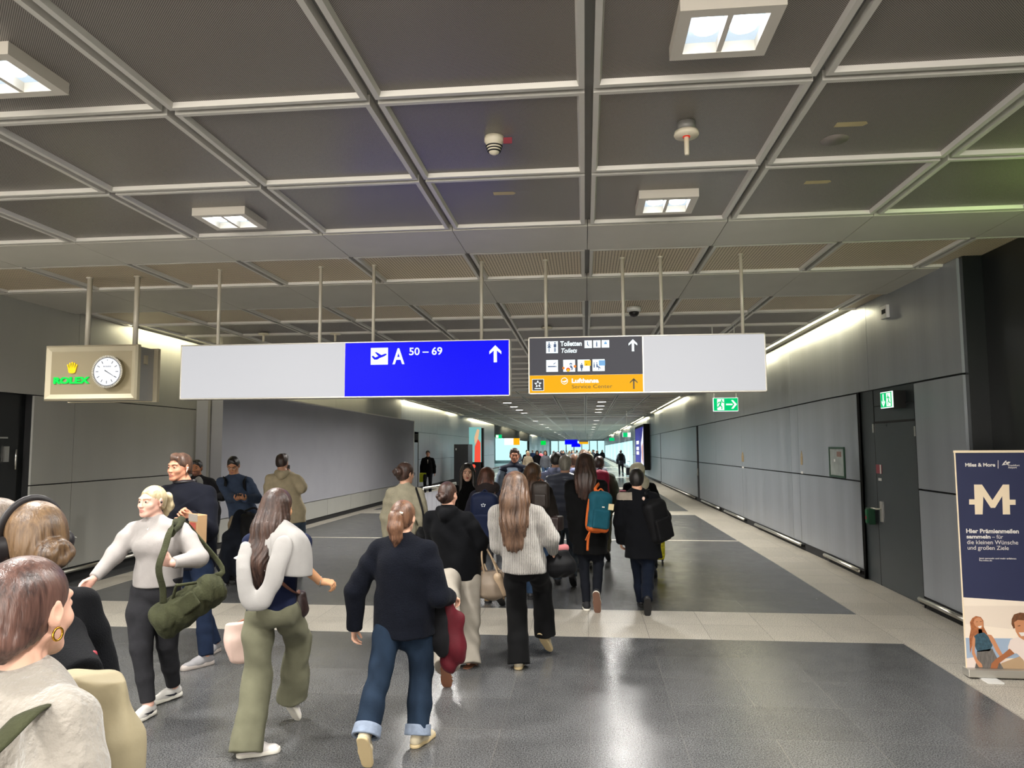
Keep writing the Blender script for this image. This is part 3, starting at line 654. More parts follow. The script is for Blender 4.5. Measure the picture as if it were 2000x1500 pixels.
for ang, ln, w in ((121, 0.075, 0.006), (122, 0.122, 0.004)):
    a = math.radians(ang); ux, uz = math.sin(a), math.cos(a); m = MB()
    m.prism([(c[0]-ux*0.03-uz*w, c[1]-uz*0.03+ux*w), (c[0]+ux*ln-uz*w*.5, c[1]+uz*ln+ux*w*.5), (c[0]+ux*ln+uz*w*.5, c[1]+uz*ln-ux*w*.5), (c[0]-ux*0.03+uz*w, c[1]-uz*0.03-ux*w)], YD-0.045+0.0015*(ang-121), M_hand, 0.001); m.build('clock_hand', o)
fit('ROLEX', c[0]-0.045, c[0]+0.045, c[1]+0.05, 0.015, M_hand, YD-0.041, parent=o, bold=0.01)
a, b = q1(132, 778), q1(352, 738); fit('ROLEX', a[0], b[0], a[1], b[1]-a[1], M_grn, YD+0.012, parent=o, bold=0.045, d=0.006)
m = MB(); k0 = q1(247, 716)
for i, (dx, dz) in enumerate([(-0.052, 0.10), (-0.027, 0.118), (0, 0.126), (0.027, 0.118), (0.052, 0.10)]):
    bx_ = dx*0.55; m.prism([(k0[0]+bx_-0.011, k0[1]+0.02), (k0[0]+bx_+0.011, k0[1]+0.02), (k0[0]+dx+0.004, k0[1]+dz-0.01), (k0[0]+dx-0.004, k0[1]+dz-0.01)], YD+0.012, M_gold, 0.006); m.disc((k0[0]+dx, k0[1]+dz-0.008), 0.0085, YD+0.012, M_gold, 12, 0.006)
m.disc((k0[0], k0[1]+0.016), 0.016, YD+0.011, M_gold, 20, 0.006, rx=0.04); m.build('crown_emblem', o)
m = MB(); m.box(x1-0.055, x1-0.03, YS+0.20, YS+0.25, z1-0.2, z1-0.1, M_bronze); m.build('latch', o)
poles(o, [-5.64, -5.06], z1-0.03, 0.028, YS+0.23)

# ---- ceiling devices
p = fl(965, 268, CH); o = thing('smoke_detector', (p[0], p[1], CH), 'cream smoke detector with a red tag on the ceiling above the gate sign', 'smoke detector')
m = MB(); m.lathe((p[0], p[1], CH-0.115), [(0.012, 0), (0.03, 0.012), (0.045, 0.04), (0.052, 0.075), (0.062, 0.085), (0.062, 0.115)], M_cream, 24); m.build('housing', o)
m = MB()
for z in (0.018, 0.034, 0.05): m.lathe((p[0], p[1], CH-0.115+z), [(0.034+z*.35, 0), (0.036+z*.35, 0.004), (0.036+z*.35, 0.006)], M_gap, 24)
m.build('vents', o); m = MB(); m.box(p[0]+0.06, p[0]+0.115, p[1]-0.012, p[1]-0.008, CH-0.05, CH-0.01, M_red); m.build('red_tag', o)
p = fl(1340, 240, CH); o = thing('ceiling_sensor', (p[0], p[1], CH), 'white disc sensor with a hanging stem on the ceiling, red marked', 'sensor')
m = MB(); m.lathe((p[0], p[1], CH-0.05), [(0.055, 0.0), (0.055, 0.05)], M_groove, 24); m.build('base', o)
m = MB(); m.lathe((p[0], p[1], CH-0.085), [(0.07, 0.0), (0.075, 0.01), (0.07, 0.03)], M_cream, 28); m.build('disc', o)
m = MB(); m.lathe((p[0], p[1], CH-0.20), [(0.013, 0), (0.015, 0.01), (0.015, 0.12)], M_cream, 14); m.build('stem', o); m = MB(); m.lathe((p[0], p[1], CH-0.091), [(0.022, 0), (0.022, 0.006)], M_rd, 14); m.build('red_mark', o)
p = fl(1238, 600, CH); o = thing('security_camera', (p[0], p[1], CH), 'white dome security camera on the ceiling between the sign poles', 'camera')
m = MB(); m.lathe((p[0], p[1], CH-0.07), [(0.07, 0), (0.10, 0.01), (0.10, 0.07)], M_white, 24); m.build('housing', o)
m = MB(); m.lathe((p[0], p[1], CH-0.14), [(0.01, 0), (0.05, 0.015), (0.07, 0.045), (0.072, 0.07)], M_blk, 24); m.build('dome', o)
for (px, py, n_) in ((515, 652, 'leftmost, above the blank sign panel'), (655, 652, 'second from left, above the blank sign panel'), (1068, 640, 'behind the toilets sign pole')):
    p = fl(px, py-3, CH); o = thing('ceiling_sensor', (p[0], p[1], CH), 'small far ceiling sensor with a stem, '+n_, 'sensor', 'far ceiling sensors')
    m = MB(); m.lathe((p[0], p[1], CH-0.04), [(0.09, 0.0), (0.09, 0.02)], M_cream, 20); m.build('disc', o); m = MB(); m.lathe((p[0], p[1], CH-0.16), [(0.02, 0), (0.02, 0.12)], M_cream, 12); m.build('stem', o)
M_stk = mat('sticker_ochre', 'c4b287', 0.6, noise=0.1)
for (px, py, s_, n_) in ((1660, 243, 1.0, 'nearest, on the right of the ceiling'), (1595, 356, 1.0, 'second, right of the downlight'), (983, 378, 0.9, 'left of centre under the smoke detector')):
    p = fl(px, py, CH-0.002); x, y = p[0], p[1]; w, h = 0.085*s_, 0.032
    m = MB(); m.add([(x-w, y-h, CH-0.002), (x+w, y-h, CH-0.002), (x+w+0.02, y, CH-0.002), (x+w, y+h, CH-0.002), (x-w, y+h, CH-0.002), (x-w, y-h, CH-0.001), (x+w, y-h, CH-0.001), (x+w+0.02, y, CH-0.001), (x+w, y+h, CH-0.001), (x-w, y+h, CH-0.001)], [(4, 3, 2, 1, 0), (5, 6, 7, 8, 9), (0, 1, 6, 5), (1, 2, 7, 6), (2, 3, 8, 7), (3, 4, 9, 8), (4, 0, 5, 9)], M_stk)
    ob = m.build('ceiling_sticker'); tag(ob, 'ochre arrow sticker on a ceiling panel, '+n_, 'sticker', 'ochre stickers on the ceiling')
# round access plate
p = fl(1630, 273, CH); m = MB(); m.lathe((p[0], p[1], CH-0.004), [(0.085, 0), (0.085, 0.004)], mat('access_plate', '7d756e', 0.5), 28); tag(m.build('access_plate'), 'faint round access plate on the right ceiling panel beside the sticker', 'access plate')
# ---- right wall fittings
a, b = onX(1725, 600, XR), onX(1738, 618, XR)
o = thing('wall_sensor', (XR, a[1], b[2]), 'small white sensor box high on the right wall', 'sensor'); m = MB(); m.box(XR-0.04, XR, b[1], a[1], b[2]-0.01, a[2], M_white); m.build('box', o, 0.004); m = MB(); m.box(XR-0.045, XR-0.04, b[1]+0.03, a[1]-0.05, b[2]+0.05, a[2]-0.05, M_gap); m.build('lens', o)
o = thing('notice_frame', (XR, 11.7, 1.38), 'green framed notice on the right wall left of the dark door', 'notice')
m = MB()
for (p0, p1, r0, r1) in ((11.37, 11.40, 1.38, 1.85), (12.02, 12.05, 1.38, 1.85), (11.40, 12.02, 1.38, 1.41), (11.40, 12.02, 1.82, 1.85)): m.box(XR-0.02, XR, p0, p1, r0, r1, M_dkgreen)
m.build('frame', o)
M_not = mat('notice_paper', '8f948f', 0.4, 0.0, 0.25, 6); m = MB(); m.box(XR-0.01, XR, 11.40, 12.02, 1.41, 1.82, M_not); m.build('notice', o)
m = MB(); m.box(XR-0.012, XR-0.01, 11.5, 11.7, 1.7, 1.78, mat('notice_print', '7a5c50', 0.6)); m.box(XR-0.012, XR-0.01, 11.78, 11.84, 1.62, 1.66, M_white); m.build('printed_area', o)
for (px, ptop, pbot, n_) in ((1565.5, 880, 908, 'near the notice frame'), (1450.5, 882, 902, 'further along towards the exit sign')):
    a, b = onX(px-2, ptop, XR), onX(px+2.5, pbot, XR); y0_, y1_ = b[1], a[1]; dz = drop(a[1])
    o = thing('wall_marker', (XR, (y0_+y1_)/2, b[2]+dz), 'ochre pointed wall marker on the right wall, '+n_, 'marker', 'ochre wall markers')
    m = MB(); m.box(XR-0.006, XR, y0_, y1_, b[2]+dz, b[2]+dz+0.16, mat('marker_ochre', '8d7a58', 0.6)); m.build('plate', o)
    m = MB(); m.prism([(y0_, b[2]+dz+0.165), (y1_, b[2]+dz+0.165), ((y0_+y1_)/2, a[2]+dz)], XR, mat('marker_ochre', '8d7a58', 0.6), 0.005, 'x'); m.build('pointed_top', o)
    m = MB(); m.box(XR-0.006, XR, y0_, y1_, b[2]+dz-0.16, b[2]+dz-0.12, M_paper); m.build('number_tag', o)
M_ex = emis('exit_green', '00c873', 1.0); M_exw = emis('exit_white', 'eafff4', 1.3)
def runner(mb, cx, cz, h, y, m_, ax='y', sgn=1):
    s_ = h
    def P_(l): return [(cx+sgn*a_*s_, cz+b_*s_) for a_, b_ in l]
    mb.prism([(cx+0.08*s_*sgn+0.07*s_*math.cos(t*0.785), cz+0.36*s_+0.07*s_*math.sin(t*0.785)) for t in range(8)], y, m_, 0.002, ax)
    for l in ([(-0.02, 0.28), (0.1, 0.26), (0.02, -0.05), (-0.12, -0.02)], [(0.05, 0.25), (0.22, 0.1), (0.28, 0.14), (0.26, 0.2), (0.1, 0.3)], [(0.0, 0.27), (-0.22, 0.2), (-0.28, 0.04), (-0.22, 0.03), (-0.16, 0.14), (0.0, 0.16)],
              [(-0.12, 0.0), (0.02, -0.04), (0.14, -0.2), (0.12, -0.42), (0.04, -0.42), (0.05, -0.22), (-0.1, -0.1)], [(-0.12, 0.0), (0.0, -0.03), (-0.14, -0.24), (-0.36, -0.3), (-0.36, -0.22), (-0.2, -0.16)]):
        mb.prism(P_(l), y, m_, 0.002, ax)
ex = onY(1393, 777, 12.0); ex2 = onY(1442, 803, 12.0)
o = thing('exit_sign', (2.3, 12.0, 2.44), 'hanging green exit sign with running figure and right arrow', 'exit sign')
xa, xb, zb, zt = ex[0], ex2[0], ex2[2], ex[2]
m = MB(); m.box(xa, xb, 12.0, 12.05, zb, zt, M_exw); m.box(xa+0.005, xb-0.005, 11.996, 12.0, zb+0.008, zt-0.008, M_ex); m.build('panel', o)
m = MB(); w_ = (xb-xa); m.box(xa+0.06, xa+0.17, 11.993, 11.996, zb+0.02, zt-0.02, M_exw); runner(m, xa+0.115, (zb+zt)/2, 0.19, 11.993, M_ex)
zc = (zb+zt)/2; m.prism([(xa+0.2, zc-0.012), (xb-0.09, zc-0.012), (xb-0.09, zc+0.012), (xa+0.2, zc+0.012)], 11.996, M_exw)
m.prism([(xb-0.02, zc), (xb-0.08, zc-0.07), (xb-0.11, zc-0.07), (xb-0.06, zc)], 11.996, M_exw); m.prism([(xb-0.02, zc), (xb-0.06, zc), (xb-0.11, zc+0.07), (xb-0.08, zc+0.07)], 11.996, M_exw); m.build('pictogram', o)
for x in (xa+0.01, xb-0.03): m = MB(); m.box(x, x+0.012, 12.02, 12.03, zt, CH, M_al); m.build('hanging_rod', o)
o = thing('exit_sign', (XR-0.1, 9.5, 2.35), 'green exit sign with down arrow on the wall above the dark door', 'exit sign')
m = MB(); m.box(XR-0.10, XR+0.05, 9.32, 9.68, 2.345, 2.56, M_gap); m.build('housing', o)
m = MB(); m.box(XR-0.115, XR-0.10, 9.325, 9.675, 2.35, 2.555, M_exw); m.box(XR-0.118, XR-0.115, 9.335, 9.665, 2.36, 2.545, M_ex); m.build('panel', o)
m = MB(); m.box(XR-0.121, XR-0.118, 9.36, 9.48, 2.37, 2.535, M_exw); runner(m, 9.42, 2.45, 0.16, XR-0.121, M_ex, 'x')
m.box(XR-0.121, XR-0.118, 9.565, 9.59, 2.42, 2.53, M_exw); m.prism([(9.5775, 2.37), (9.53, 2.42), (9.53, 2.445), (9.5775, 2.40), (9.625, 2.445), (9.625, 2.42)], XR-0.118, M_exw, 0.003, 'x'); m.build('pictogram', o)

# ---- banner stand
YBN = 6.42
def B(x, y): p = onY(1640+x/3.125, 860+y/3.125, YBN); return (float(p[0]), float(p[2]))
a = B(703, 72); b = B(783, 1412)
bxl, bzt, bzb = a[0], a[1], 0.075; bxr = bxl+0.86
M_bn = mat('banner_navy', '2b3050', 0.45, noise=0.03, nscale=2); M_ivory = mat('banner_ivory', 'f3dfc0', 0.5); M_pw = mat('banner_text', 'e8e2da', 0.5)
o = thing('banner_stand', ((bxl+bxr)/2, YBN, 0), 'tall roll-up banner stand, navy with a large cream letter M and a beach photo', 'banner stand')
zph = B(760, 958)[1]
m = MB(); m.box(bxl, bxr, YBN, YBN+0.004, bzb, bzt, M_bn); m.build('banner', o)
m = MB(); m.box(bxl-0.008, bxr+0.008, YBN-0.008, YBN+0.012, bzt-0.006, bzt+0.014, M_ivory); m.box(bxl-0.006, bxl+0.002, YBN-0.003, YBN+0.006, bzb, bzt, M_ivory); m.build('top_rail', o)
m = MB(); m.box(bxl-0.01, bxr+0.01, YBN-0.05, YBN+0.06, 0.012, 0.075, M_al); m.build('cassette', o, 0.006)
for x in (bxl+0.08, bxr-0.2): m = MB(); m.box(x, x+0.12, YBN-0.16, YBN+0.2, 0.0, 0.012, M_white); m.build('foot', o)
m = MB(); m.tube([((bxl+bxr)/2, YBN+0.03, 0.05), ((bxl+bxr)/2, YBN+0.02, bzt-0.02)], 0.01, M_al); m.build('support_pole', o)
M_skyp = mat('photo_sky', 'e9d9c8', 0.55); M_sky2 = mat('photo_haze', 'f3e4d2', 0.55); M_sea = mat('photo_sea', '9eb0c6', 0.55); M_sand = mat('photo_sand', 'b89a78', 0.55); M_psk = mat('photo_skin', 'c98a62', 0.55); M_pskd = mat('photo_skin_dark', 'a4653f', 0.55); M_phair = mat('photo_hair', 'a4623a', 0.6, noise=0.3, nscale=60); M_phair2 = mat('photo_curls', '6d4428', 0.6, noise=0.3, nscale=80)
M_pdr = mat('photo_dress', '33505e', 0.6, noise=0.35, nscale=50); M_psk2 = mat('photo_skirt', '6a645f', 0.6, noise=0.3, nscale=40, stretch=(4, 1, 0.4)); M_psh = mat('photo_shirt', 'e9d8cf', 0.6)
ph = MB(); yl = YBN
def pq(pts, m_, lay): 
    c_ = [B(*p) for p in pts]; c_ = [(min(max(x, bxl+0.002), bxr-0.002), max(z, bzb+0.001)) for x, z in c_]; ph.prism(c_, yl-0.0004*lay, m_, 0.0004)
pq([(750, 958), (1500, 1005), (1500, 1500), (775, 1500)], M_sky2, 0); pq([(750, 1010), (1500, 1010), (1500, 1200), (770, 1120)], M_skyp, 1)
pq([(750, 1205), (1500, 1215), (1500, 1330), (750, 1330)], M_sea, 2); pq([(750, 1330), (900, 1310), (1000, 1345), (1500, 1300), (1500, 1500), (750, 1500)], M_psh, 3); pq([(985, 1360), (1120, 1310), (1500, 1330), (1500, 1500), (985, 1500)], M_sand, 4)
ph.build('beach_photo', o); ph = MB()
pq([(808, 1085), (830, 1072), (860, 1078), (876, 1100), (878, 1140), (900, 1180), (885, 1205), (850, 1195), (815, 1200), (808, 1250), (795, 1300), (790, 1200), (800, 1150), (794, 1110)], M_phair, 6)
pq([(842, 1080), (862, 1086), (872, 1108), (874, 1135), (862, 1152), (848, 1150), (828, 1135), (816, 1112), (822, 1092)], M_psk, 7); pq([(846, 1150), (866, 1150), (872, 1176), (846, 1182)], M_psk, 6); pq([(842, 1134), (866, 1130), (862, 1143), (850, 1146)], M_pw, 8); pq([(832, 1106), (840, 1104), (840, 1108), (832, 1109)], M_phair2, 8); pq([(856, 1103), (866, 1103), (866, 1106), (856, 1107)], M_phair2, 8)
pq([(890, 1182), (925, 1188), (945, 1215), (970, 1265), (995, 1310), (985, 1330), (955, 1290), (930, 1240), (905, 1225)], M_psk, 6); pq([(815, 1190), (808, 1230), (806, 1300), (830, 1355), (850, 1385), (872, 1385), (866, 1365), (838, 1335), (822, 1290), (826, 1210)], M_psk, 9)
pq([(812, 1200), (840, 1180), (880, 1172), (905, 1195), (932, 1250), (915, 1285), (840, 1290), (822, 1250)], M_pdr, 7); pq([(836, 1286), (930, 1270), (955, 1320), (985, 1370), (1000, 1420), (825, 1410), (835, 1340)], M_psk2, 7)
ph.build('photo_of_woman', o); ph = MB()
pq([(1048, 1090), (1062, 1062), (1100, 1050), (1140, 1056), (1170, 1075), (1185, 1110), (1180, 1160), (1150, 1140), (1100, 1120), (1060, 1150), (1046, 1120)], M_phair2, 11)
pq([(1062, 1110), (1085, 1095), (1130, 1098), (1160, 1115), (1165, 1160), (1150, 1200), (1120, 1218), (1092, 1200), (1072, 1165)], M_psk, 12); pq([(1090, 1172), (1140, 1170), (1132, 1192), (1105, 1194)], M_pw, 13); pq([(1084, 1130), (1100, 1127), (1100, 1133), (1084, 1135)], M_phair2, 13); pq([(1126, 1127), (1142, 1129), (1142, 1134), (1126, 1133)], M_phair2, 13)
pq([(1040, 1215), (1085, 1200), (1160, 1215), (1240, 1230), (1300, 1300), (1320, 1500), (1150, 1500), (1120, 1340), (1080, 1300), (1030, 1300), (1025, 1260)], M_psh, 10)
pq([(1035, 1270), (1065, 1300), (1010, 1330), (970, 1360), (960, 1400), (935, 1412), (918, 1395), (925, 1360), (950, 1335), (1000, 1300)], M_pskd, 12); ph.build('photo_of_man', o)
def bt(s, x0, x1, base, cap, m_=M_pw, bold=0.0):
    a_, b_ = B(x0, base), B(x1, base); c_ = B(x0, base-cap); fit(s, a_[0], b_[0], a_[1], c_[1]-a_[1], m_, YBN, parent=o, bold=bold, d=0.0006)
bt('Miles & More', 765, 948, 160, 21, bold=0.03); bt('Frankfurt', 1028, 1097, 158, 11, bold=0.01); bt('Airport', 1028, 1082, 171, 11, bold=0.01)
bt('Hier Prämienmeilen', 771, 1092, 565, 25, bold=0.03); bt('sammeln', 774, 920, 598, 22, bold=0.03); bt('– für', 930, 998, 600, 24); bt('die kleinen Wünsche', 776, 1088, 633, 25); bt('und großen Ziele', 779, 1030, 667, 25)
bt('Jetzt sammeln und mehr erfahren:', 852, 1080, 724, 9, bold=0.01); bt('fra-miles.de', 852, 930, 737, 9, bold=0.01)
m = MB()
def bp_(pts, m_, lay=0): m.prism([B(*p) for p in pts], YBN-0.001*lay, m_, 0.0015)
bp_([(965, 122), (968, 122), (968, 172), (965, 172)], M_pw); m.build('divider_line', o); m = MB()
bp_([(990, 152), (998, 140), (1010, 126), (1018, 124), (1016, 136), (1030, 130), (1042, 132), (1034, 140), (1026, 144), (1030, 152), (1020, 148), (1008, 150)], M_pw); bp_([(1004, 142), (1012, 134), (1014, 142), (1022, 142), (1012, 146)], M_bn, 1); m.build('airport_logo', o); m = MB()
bp_([(820, 270), (868, 270), (932, 366), (996, 270), (1034, 270), (1036, 340), (1040, 452), (996, 452), (992, 340), (948, 412), (922, 412), (876, 342), (872, 452), (826, 452)], M_ivory)
bp_([(790, 360), (824, 360), (824, 392), (790, 392)], M_ivory); bp_([(1036, 362), (1073, 362), (1073, 394), (1038, 394)], M_ivory); m.build('letter_emblem', o)

# ---- far right light box, far left kiosk and posters
o = thing('light_box', (XR, 48.2, 0.45), 'tall lit advertising light box far down the right wall', 'light box')
M_adb = emis('poster_blue', '34338a', 0.9); M_adw = emis('poster_white', 'f4f2f6', 1.2); M_adp = emis('poster_pink', 'd79a90', 1.0)
m = MB(); m.box(3.55, XR-0.012, 44.4, 52.0, 0.55, 3.35, M_gap); m.build('housing', o)
m = MB(); m.box(3.54, 3.55, 44.7, 51.7, 0.75, 3.2, M_adb); m.build('poster', o)
m = MB(); m.prism([(44.8, 3.15), (45.6, 2.6), (46.6, 2.2), (46.3, 1.6), (46.8, 1.0), (46.0, 0.8), (44.8, 0.8)], 3.54, M_adw, 0.005, 'x'); m.build('poster_figure', o); m = MB(); m.prism([(45.0, 2.2), (46.0, 2.0), (45.9, 1.2), (45.0, 0.9)], 3.535, M_adp, 0.005, 'x')
m.build('poster_figure', o)
for z_ in (2.15, 1.75, 1.45): m = MB(); m.box(3.53, 3.54, 48.4, 50.6, z_, z_+0.22, M_adw); m.build('poster_caption', o)
o = thing('cabinet', (-6.2, 36, 0), 'tall black freestanding cabinet far down the left wall', 'cabinet')
M_cab = mat('cabinet_black', '202228', 0.4)
m = MB(); m.box(-6.58, -5.86, 36, 37.4, 0, 2.1, M_cab); m.build('body', o, 0.01); m = MB(); m.box(-6.0, -5.92, 35.985, 36, 1.0, 1.12, M_steel); m.box(-6.5, -6.45, 35.985, 36, 1.8, 1.9, M_white); m.build('handle', o)
o = thing('advertising_totem', (-5.9, 39, 0), 'black totem with a lit red and teal poster beside the black cabinet', 'totem')
m = MB(); m.box(-6.3, -5.55, 39, 39.25, 0, 1.15, M_blk); m.box(-5.62, -5.5, 39, 39.25, 0, 3.0, M_blk); m.build('stand', o)
M_t1 = emis('poster_teal', '7cb8b4', 1.0); M_t2 = emis('poster_redfig', 'e8503c', 1.1); M_t3 = emis('poster_skin', 'e0b48c', 1.0)
m = MB(); m.box(-6.3, -5.62, 38.98, 39.0, 1.15, 3.05, M_t1); m.prism([(-6.0, 1.15), (-5.66, 1.15), (-5.66, 2.2), (-5.8, 2.4), (-5.98, 2.0)], 38.98, M_t2); m.prism([(-5.98, 2.1), (-5.8, 2.4), (-5.72, 2.9), (-5.85, 2.95), (-6.0, 2.5)], 38.97, M_t3); m.build('poster', o)
for z_ in (0.92, 0.62): m = MB(); m.disc((-6.05, z_), 0.11, 38.99, M_t2, 16); m.build('red_symbol', o)
# alcove signs
o = thing('hanging_sign', (-6.4, 58, 2.5), 'far white hanging sign with an orange end beside the bright side hall', 'sign')
m = MB(); a_, b_ = onY(985, 856, 58), onY(1015, 869, 58); dz = drop(58); m.box(a_[0], b_[0], 58, 58.1, b_[2]+dz, a_[2]+dz, M_adw); m.build('panel', o); m = MB(); m.box(b_[0]-0.5, b_[0], 57.98, 58, b_[2]+dz, a_[2]+dz, M_yel); m.build('orange_panel', o)
o = thing('exit_sign', (-6.9, 50, 2.6), 'far left green exit sign above the bright side hall', 'exit sign')
a_, b_ = onY(968, 849, 50), onY(980, 856, 50); dz = drop(50); m = MB(); m.box(a_[0], b_[0], 50, 50.06, b_[2]+dz, a_[2]+dz, M_ex); m.build('panel', o); m = MB(); m.box(a_[0]+0.03, a_[0]+0.2, 49.98, 50, b_[2]+dz+0.03, a_[2]+dz-0.03, M_exw); m.build('pictogram', o)
o = thing('exit_sign', (2.6, 40, 2.6), 'far right green exit sign beside the light box', 'exit sign')
a_, b_ = onY(1216, 845, 38), onY(1232, 853.5, 38); dz = drop(38); m = MB(); m.box(a_[0], b_[0], 38, 38.06, b_[2]+dz, a_[2]+dz, M_exw); m.box(a_[0]+0.02, a_[0]+0.25, 37.98, 38, b_[2]+dz, a_[2]+dz, M_ex); m.build('panel', o); m = MB(); m.box((a_[0]+b_[0])/2, (a_[0]+b_[0])/2+0.02, 38, 38.02, a_[2]+dz, CH, M_al); m.build('hanging_rod', o)
o = thing('exit_sign', (2.6, 60, 2.6), 'tiny green exit sign right of centre in the distance', 'exit sign')
a_, b_ = onY(1190, 855, 62), onY(1200, 861, 62); dz = drop(62); m = MB(); m.box(a_[0], b_[0], 62, 62.06, b_[2]+dz, a_[2]+dz, M_ex); m.build('panel', o)
# distant hanging signs
for (p0, p1, q0, q1_, Y_, mt, lb) in ((1103, 1128, 859, 868, 90, M_blue, 'small distant blue gate sign in the middle of the concourse'), (1116, 1134, 866, 873, 104, M_blue, 'more distant blue sign just below the first far blue one'), (1131, 1149, 860, 865, 92, M_gry, 'small distant dark and yellow sign right of the far blue sign'), (1056, 1066, 861, 869, 80, M_grn, 'distant round clock box with green lettering left of the far blue sign')):
    a_, b_ = onY(p0, q0, Y_), onY(p1, q1_, Y_); dz = drop(Y_)
    o = thing('hanging_sign', ((a_[0]+b_[0])/2, Y_, b_[2]+dz), lb, 'sign'); m = MB(); m.box(a_[0], b_[0], Y_, Y_+0.2, b_[2]+dz, a_[2]+dz, mt); m.build('panel', o)
    if mt == M_gry: m = MB(); m.box(a_[0], b_[0], Y_-0.02, Y_, b_[2]+dz-0.15, b_[2]+dz+0.12, M_yel); m.build('yellow_panel', o)
    for x_ in (a_[0]+0.1, b_[0]-0.1): m = MB(); m.box(x_, x_+0.05, Y_+0.05, Y_+0.1, a_[2]+dz, CH, M_al); m.build('hanging_pole', o)
# ---- moving walkway and near barrier
M_glass = mat('balustrade_glass', 'b9cfc9', 0.08, 0.0); gp = M_glass.node_tree.nodes['Principled BSDF']; gp.inputs['Alpha'].default_value = 0.32
M_rub = mat('handrail_rubber', '2e3438', 0.5)
o = thing('moving_walkway', (-3.4, 33, 0), 'moving walkway with glass balustrades down the middle of the concourse', 'moving walkway')
for x_ in (-2.5, -4.3):
    m = MB(); m.box(x_-0.01, x_+0.01, 33, 84, 0.18, 0.92, M_glass); m.build('balustrade', o)
    m = MB(); m.tube([(x_, 32.85, 0.25), (x_, 32.7, 0.55), (x_, 32.8, 0.85), (x_, 33.1, 0.95), (x_, 84, 0.95)], 0.035, M_rub, 8); m.build('handrail', o)
    m = MB(); m.box(x_-0.12, x_+0.12, 32.6, 84, 0, 0.18, M_steel); m.build('skirt', o)
m = MB(); m.box(-4.18, -2.62, 32, 84, 0.0, 0.03, M_groove); m.build('walking_belt', o)
a_ = flr(826, 954, 1.0); b_ = flr(862, 948, 1.0)
o = thing('barrier', ((a_[0]+b_[0])/2, (a_[1]+b_[1])/2, 0), 'steel barrier rail with a grey panel behind the crowd on the left', 'barrier')
ex_ = a_+(b_-a_)*1.9; dz = drop(a_[1])
m = MB(); m.tube([(a_[0], a_[1], 1.0), (ex_[0], ex_[1], 1.0)], 0.025, M_steel, 10); m.build('top_rail', o)
for t_ in (0, 0.5, 1): p_ = a_+(ex_-a_)*t_; m = MB(); m.tube([(p_[0], p_[1], 0), (p_[0], p_[1], 1.0)], 0.022, M_steel, 10); m.build('post', o)
m = MB()
for t_ in range(8):
    p_ = a_+(ex_-a_)*(t_/8+0.005); r_ = a_+(ex_-a_)*((t_+1)/8-0.005); m.add([(p_[0], p_[1], 0.1), (r_[0], r_[1], 0.1), (r_[0], r_[1], 0.9), (p_[0], p_[1], 0.9), (p_[0], p_[1]+0.02, 0.1), (r_[0], r_[1]+0.02, 0.1), (r_[0], r_[1]+0.02, 0.9), (p_[0], p_[1]+0.02, 0.9)], [(0, 1, 2, 3), (7, 6, 5, 4), (0, 4, 5, 1), (1, 5, 6, 2), (2, 6, 7, 3), (3, 7, 4, 0)], M_board)
m.build('panel', o)
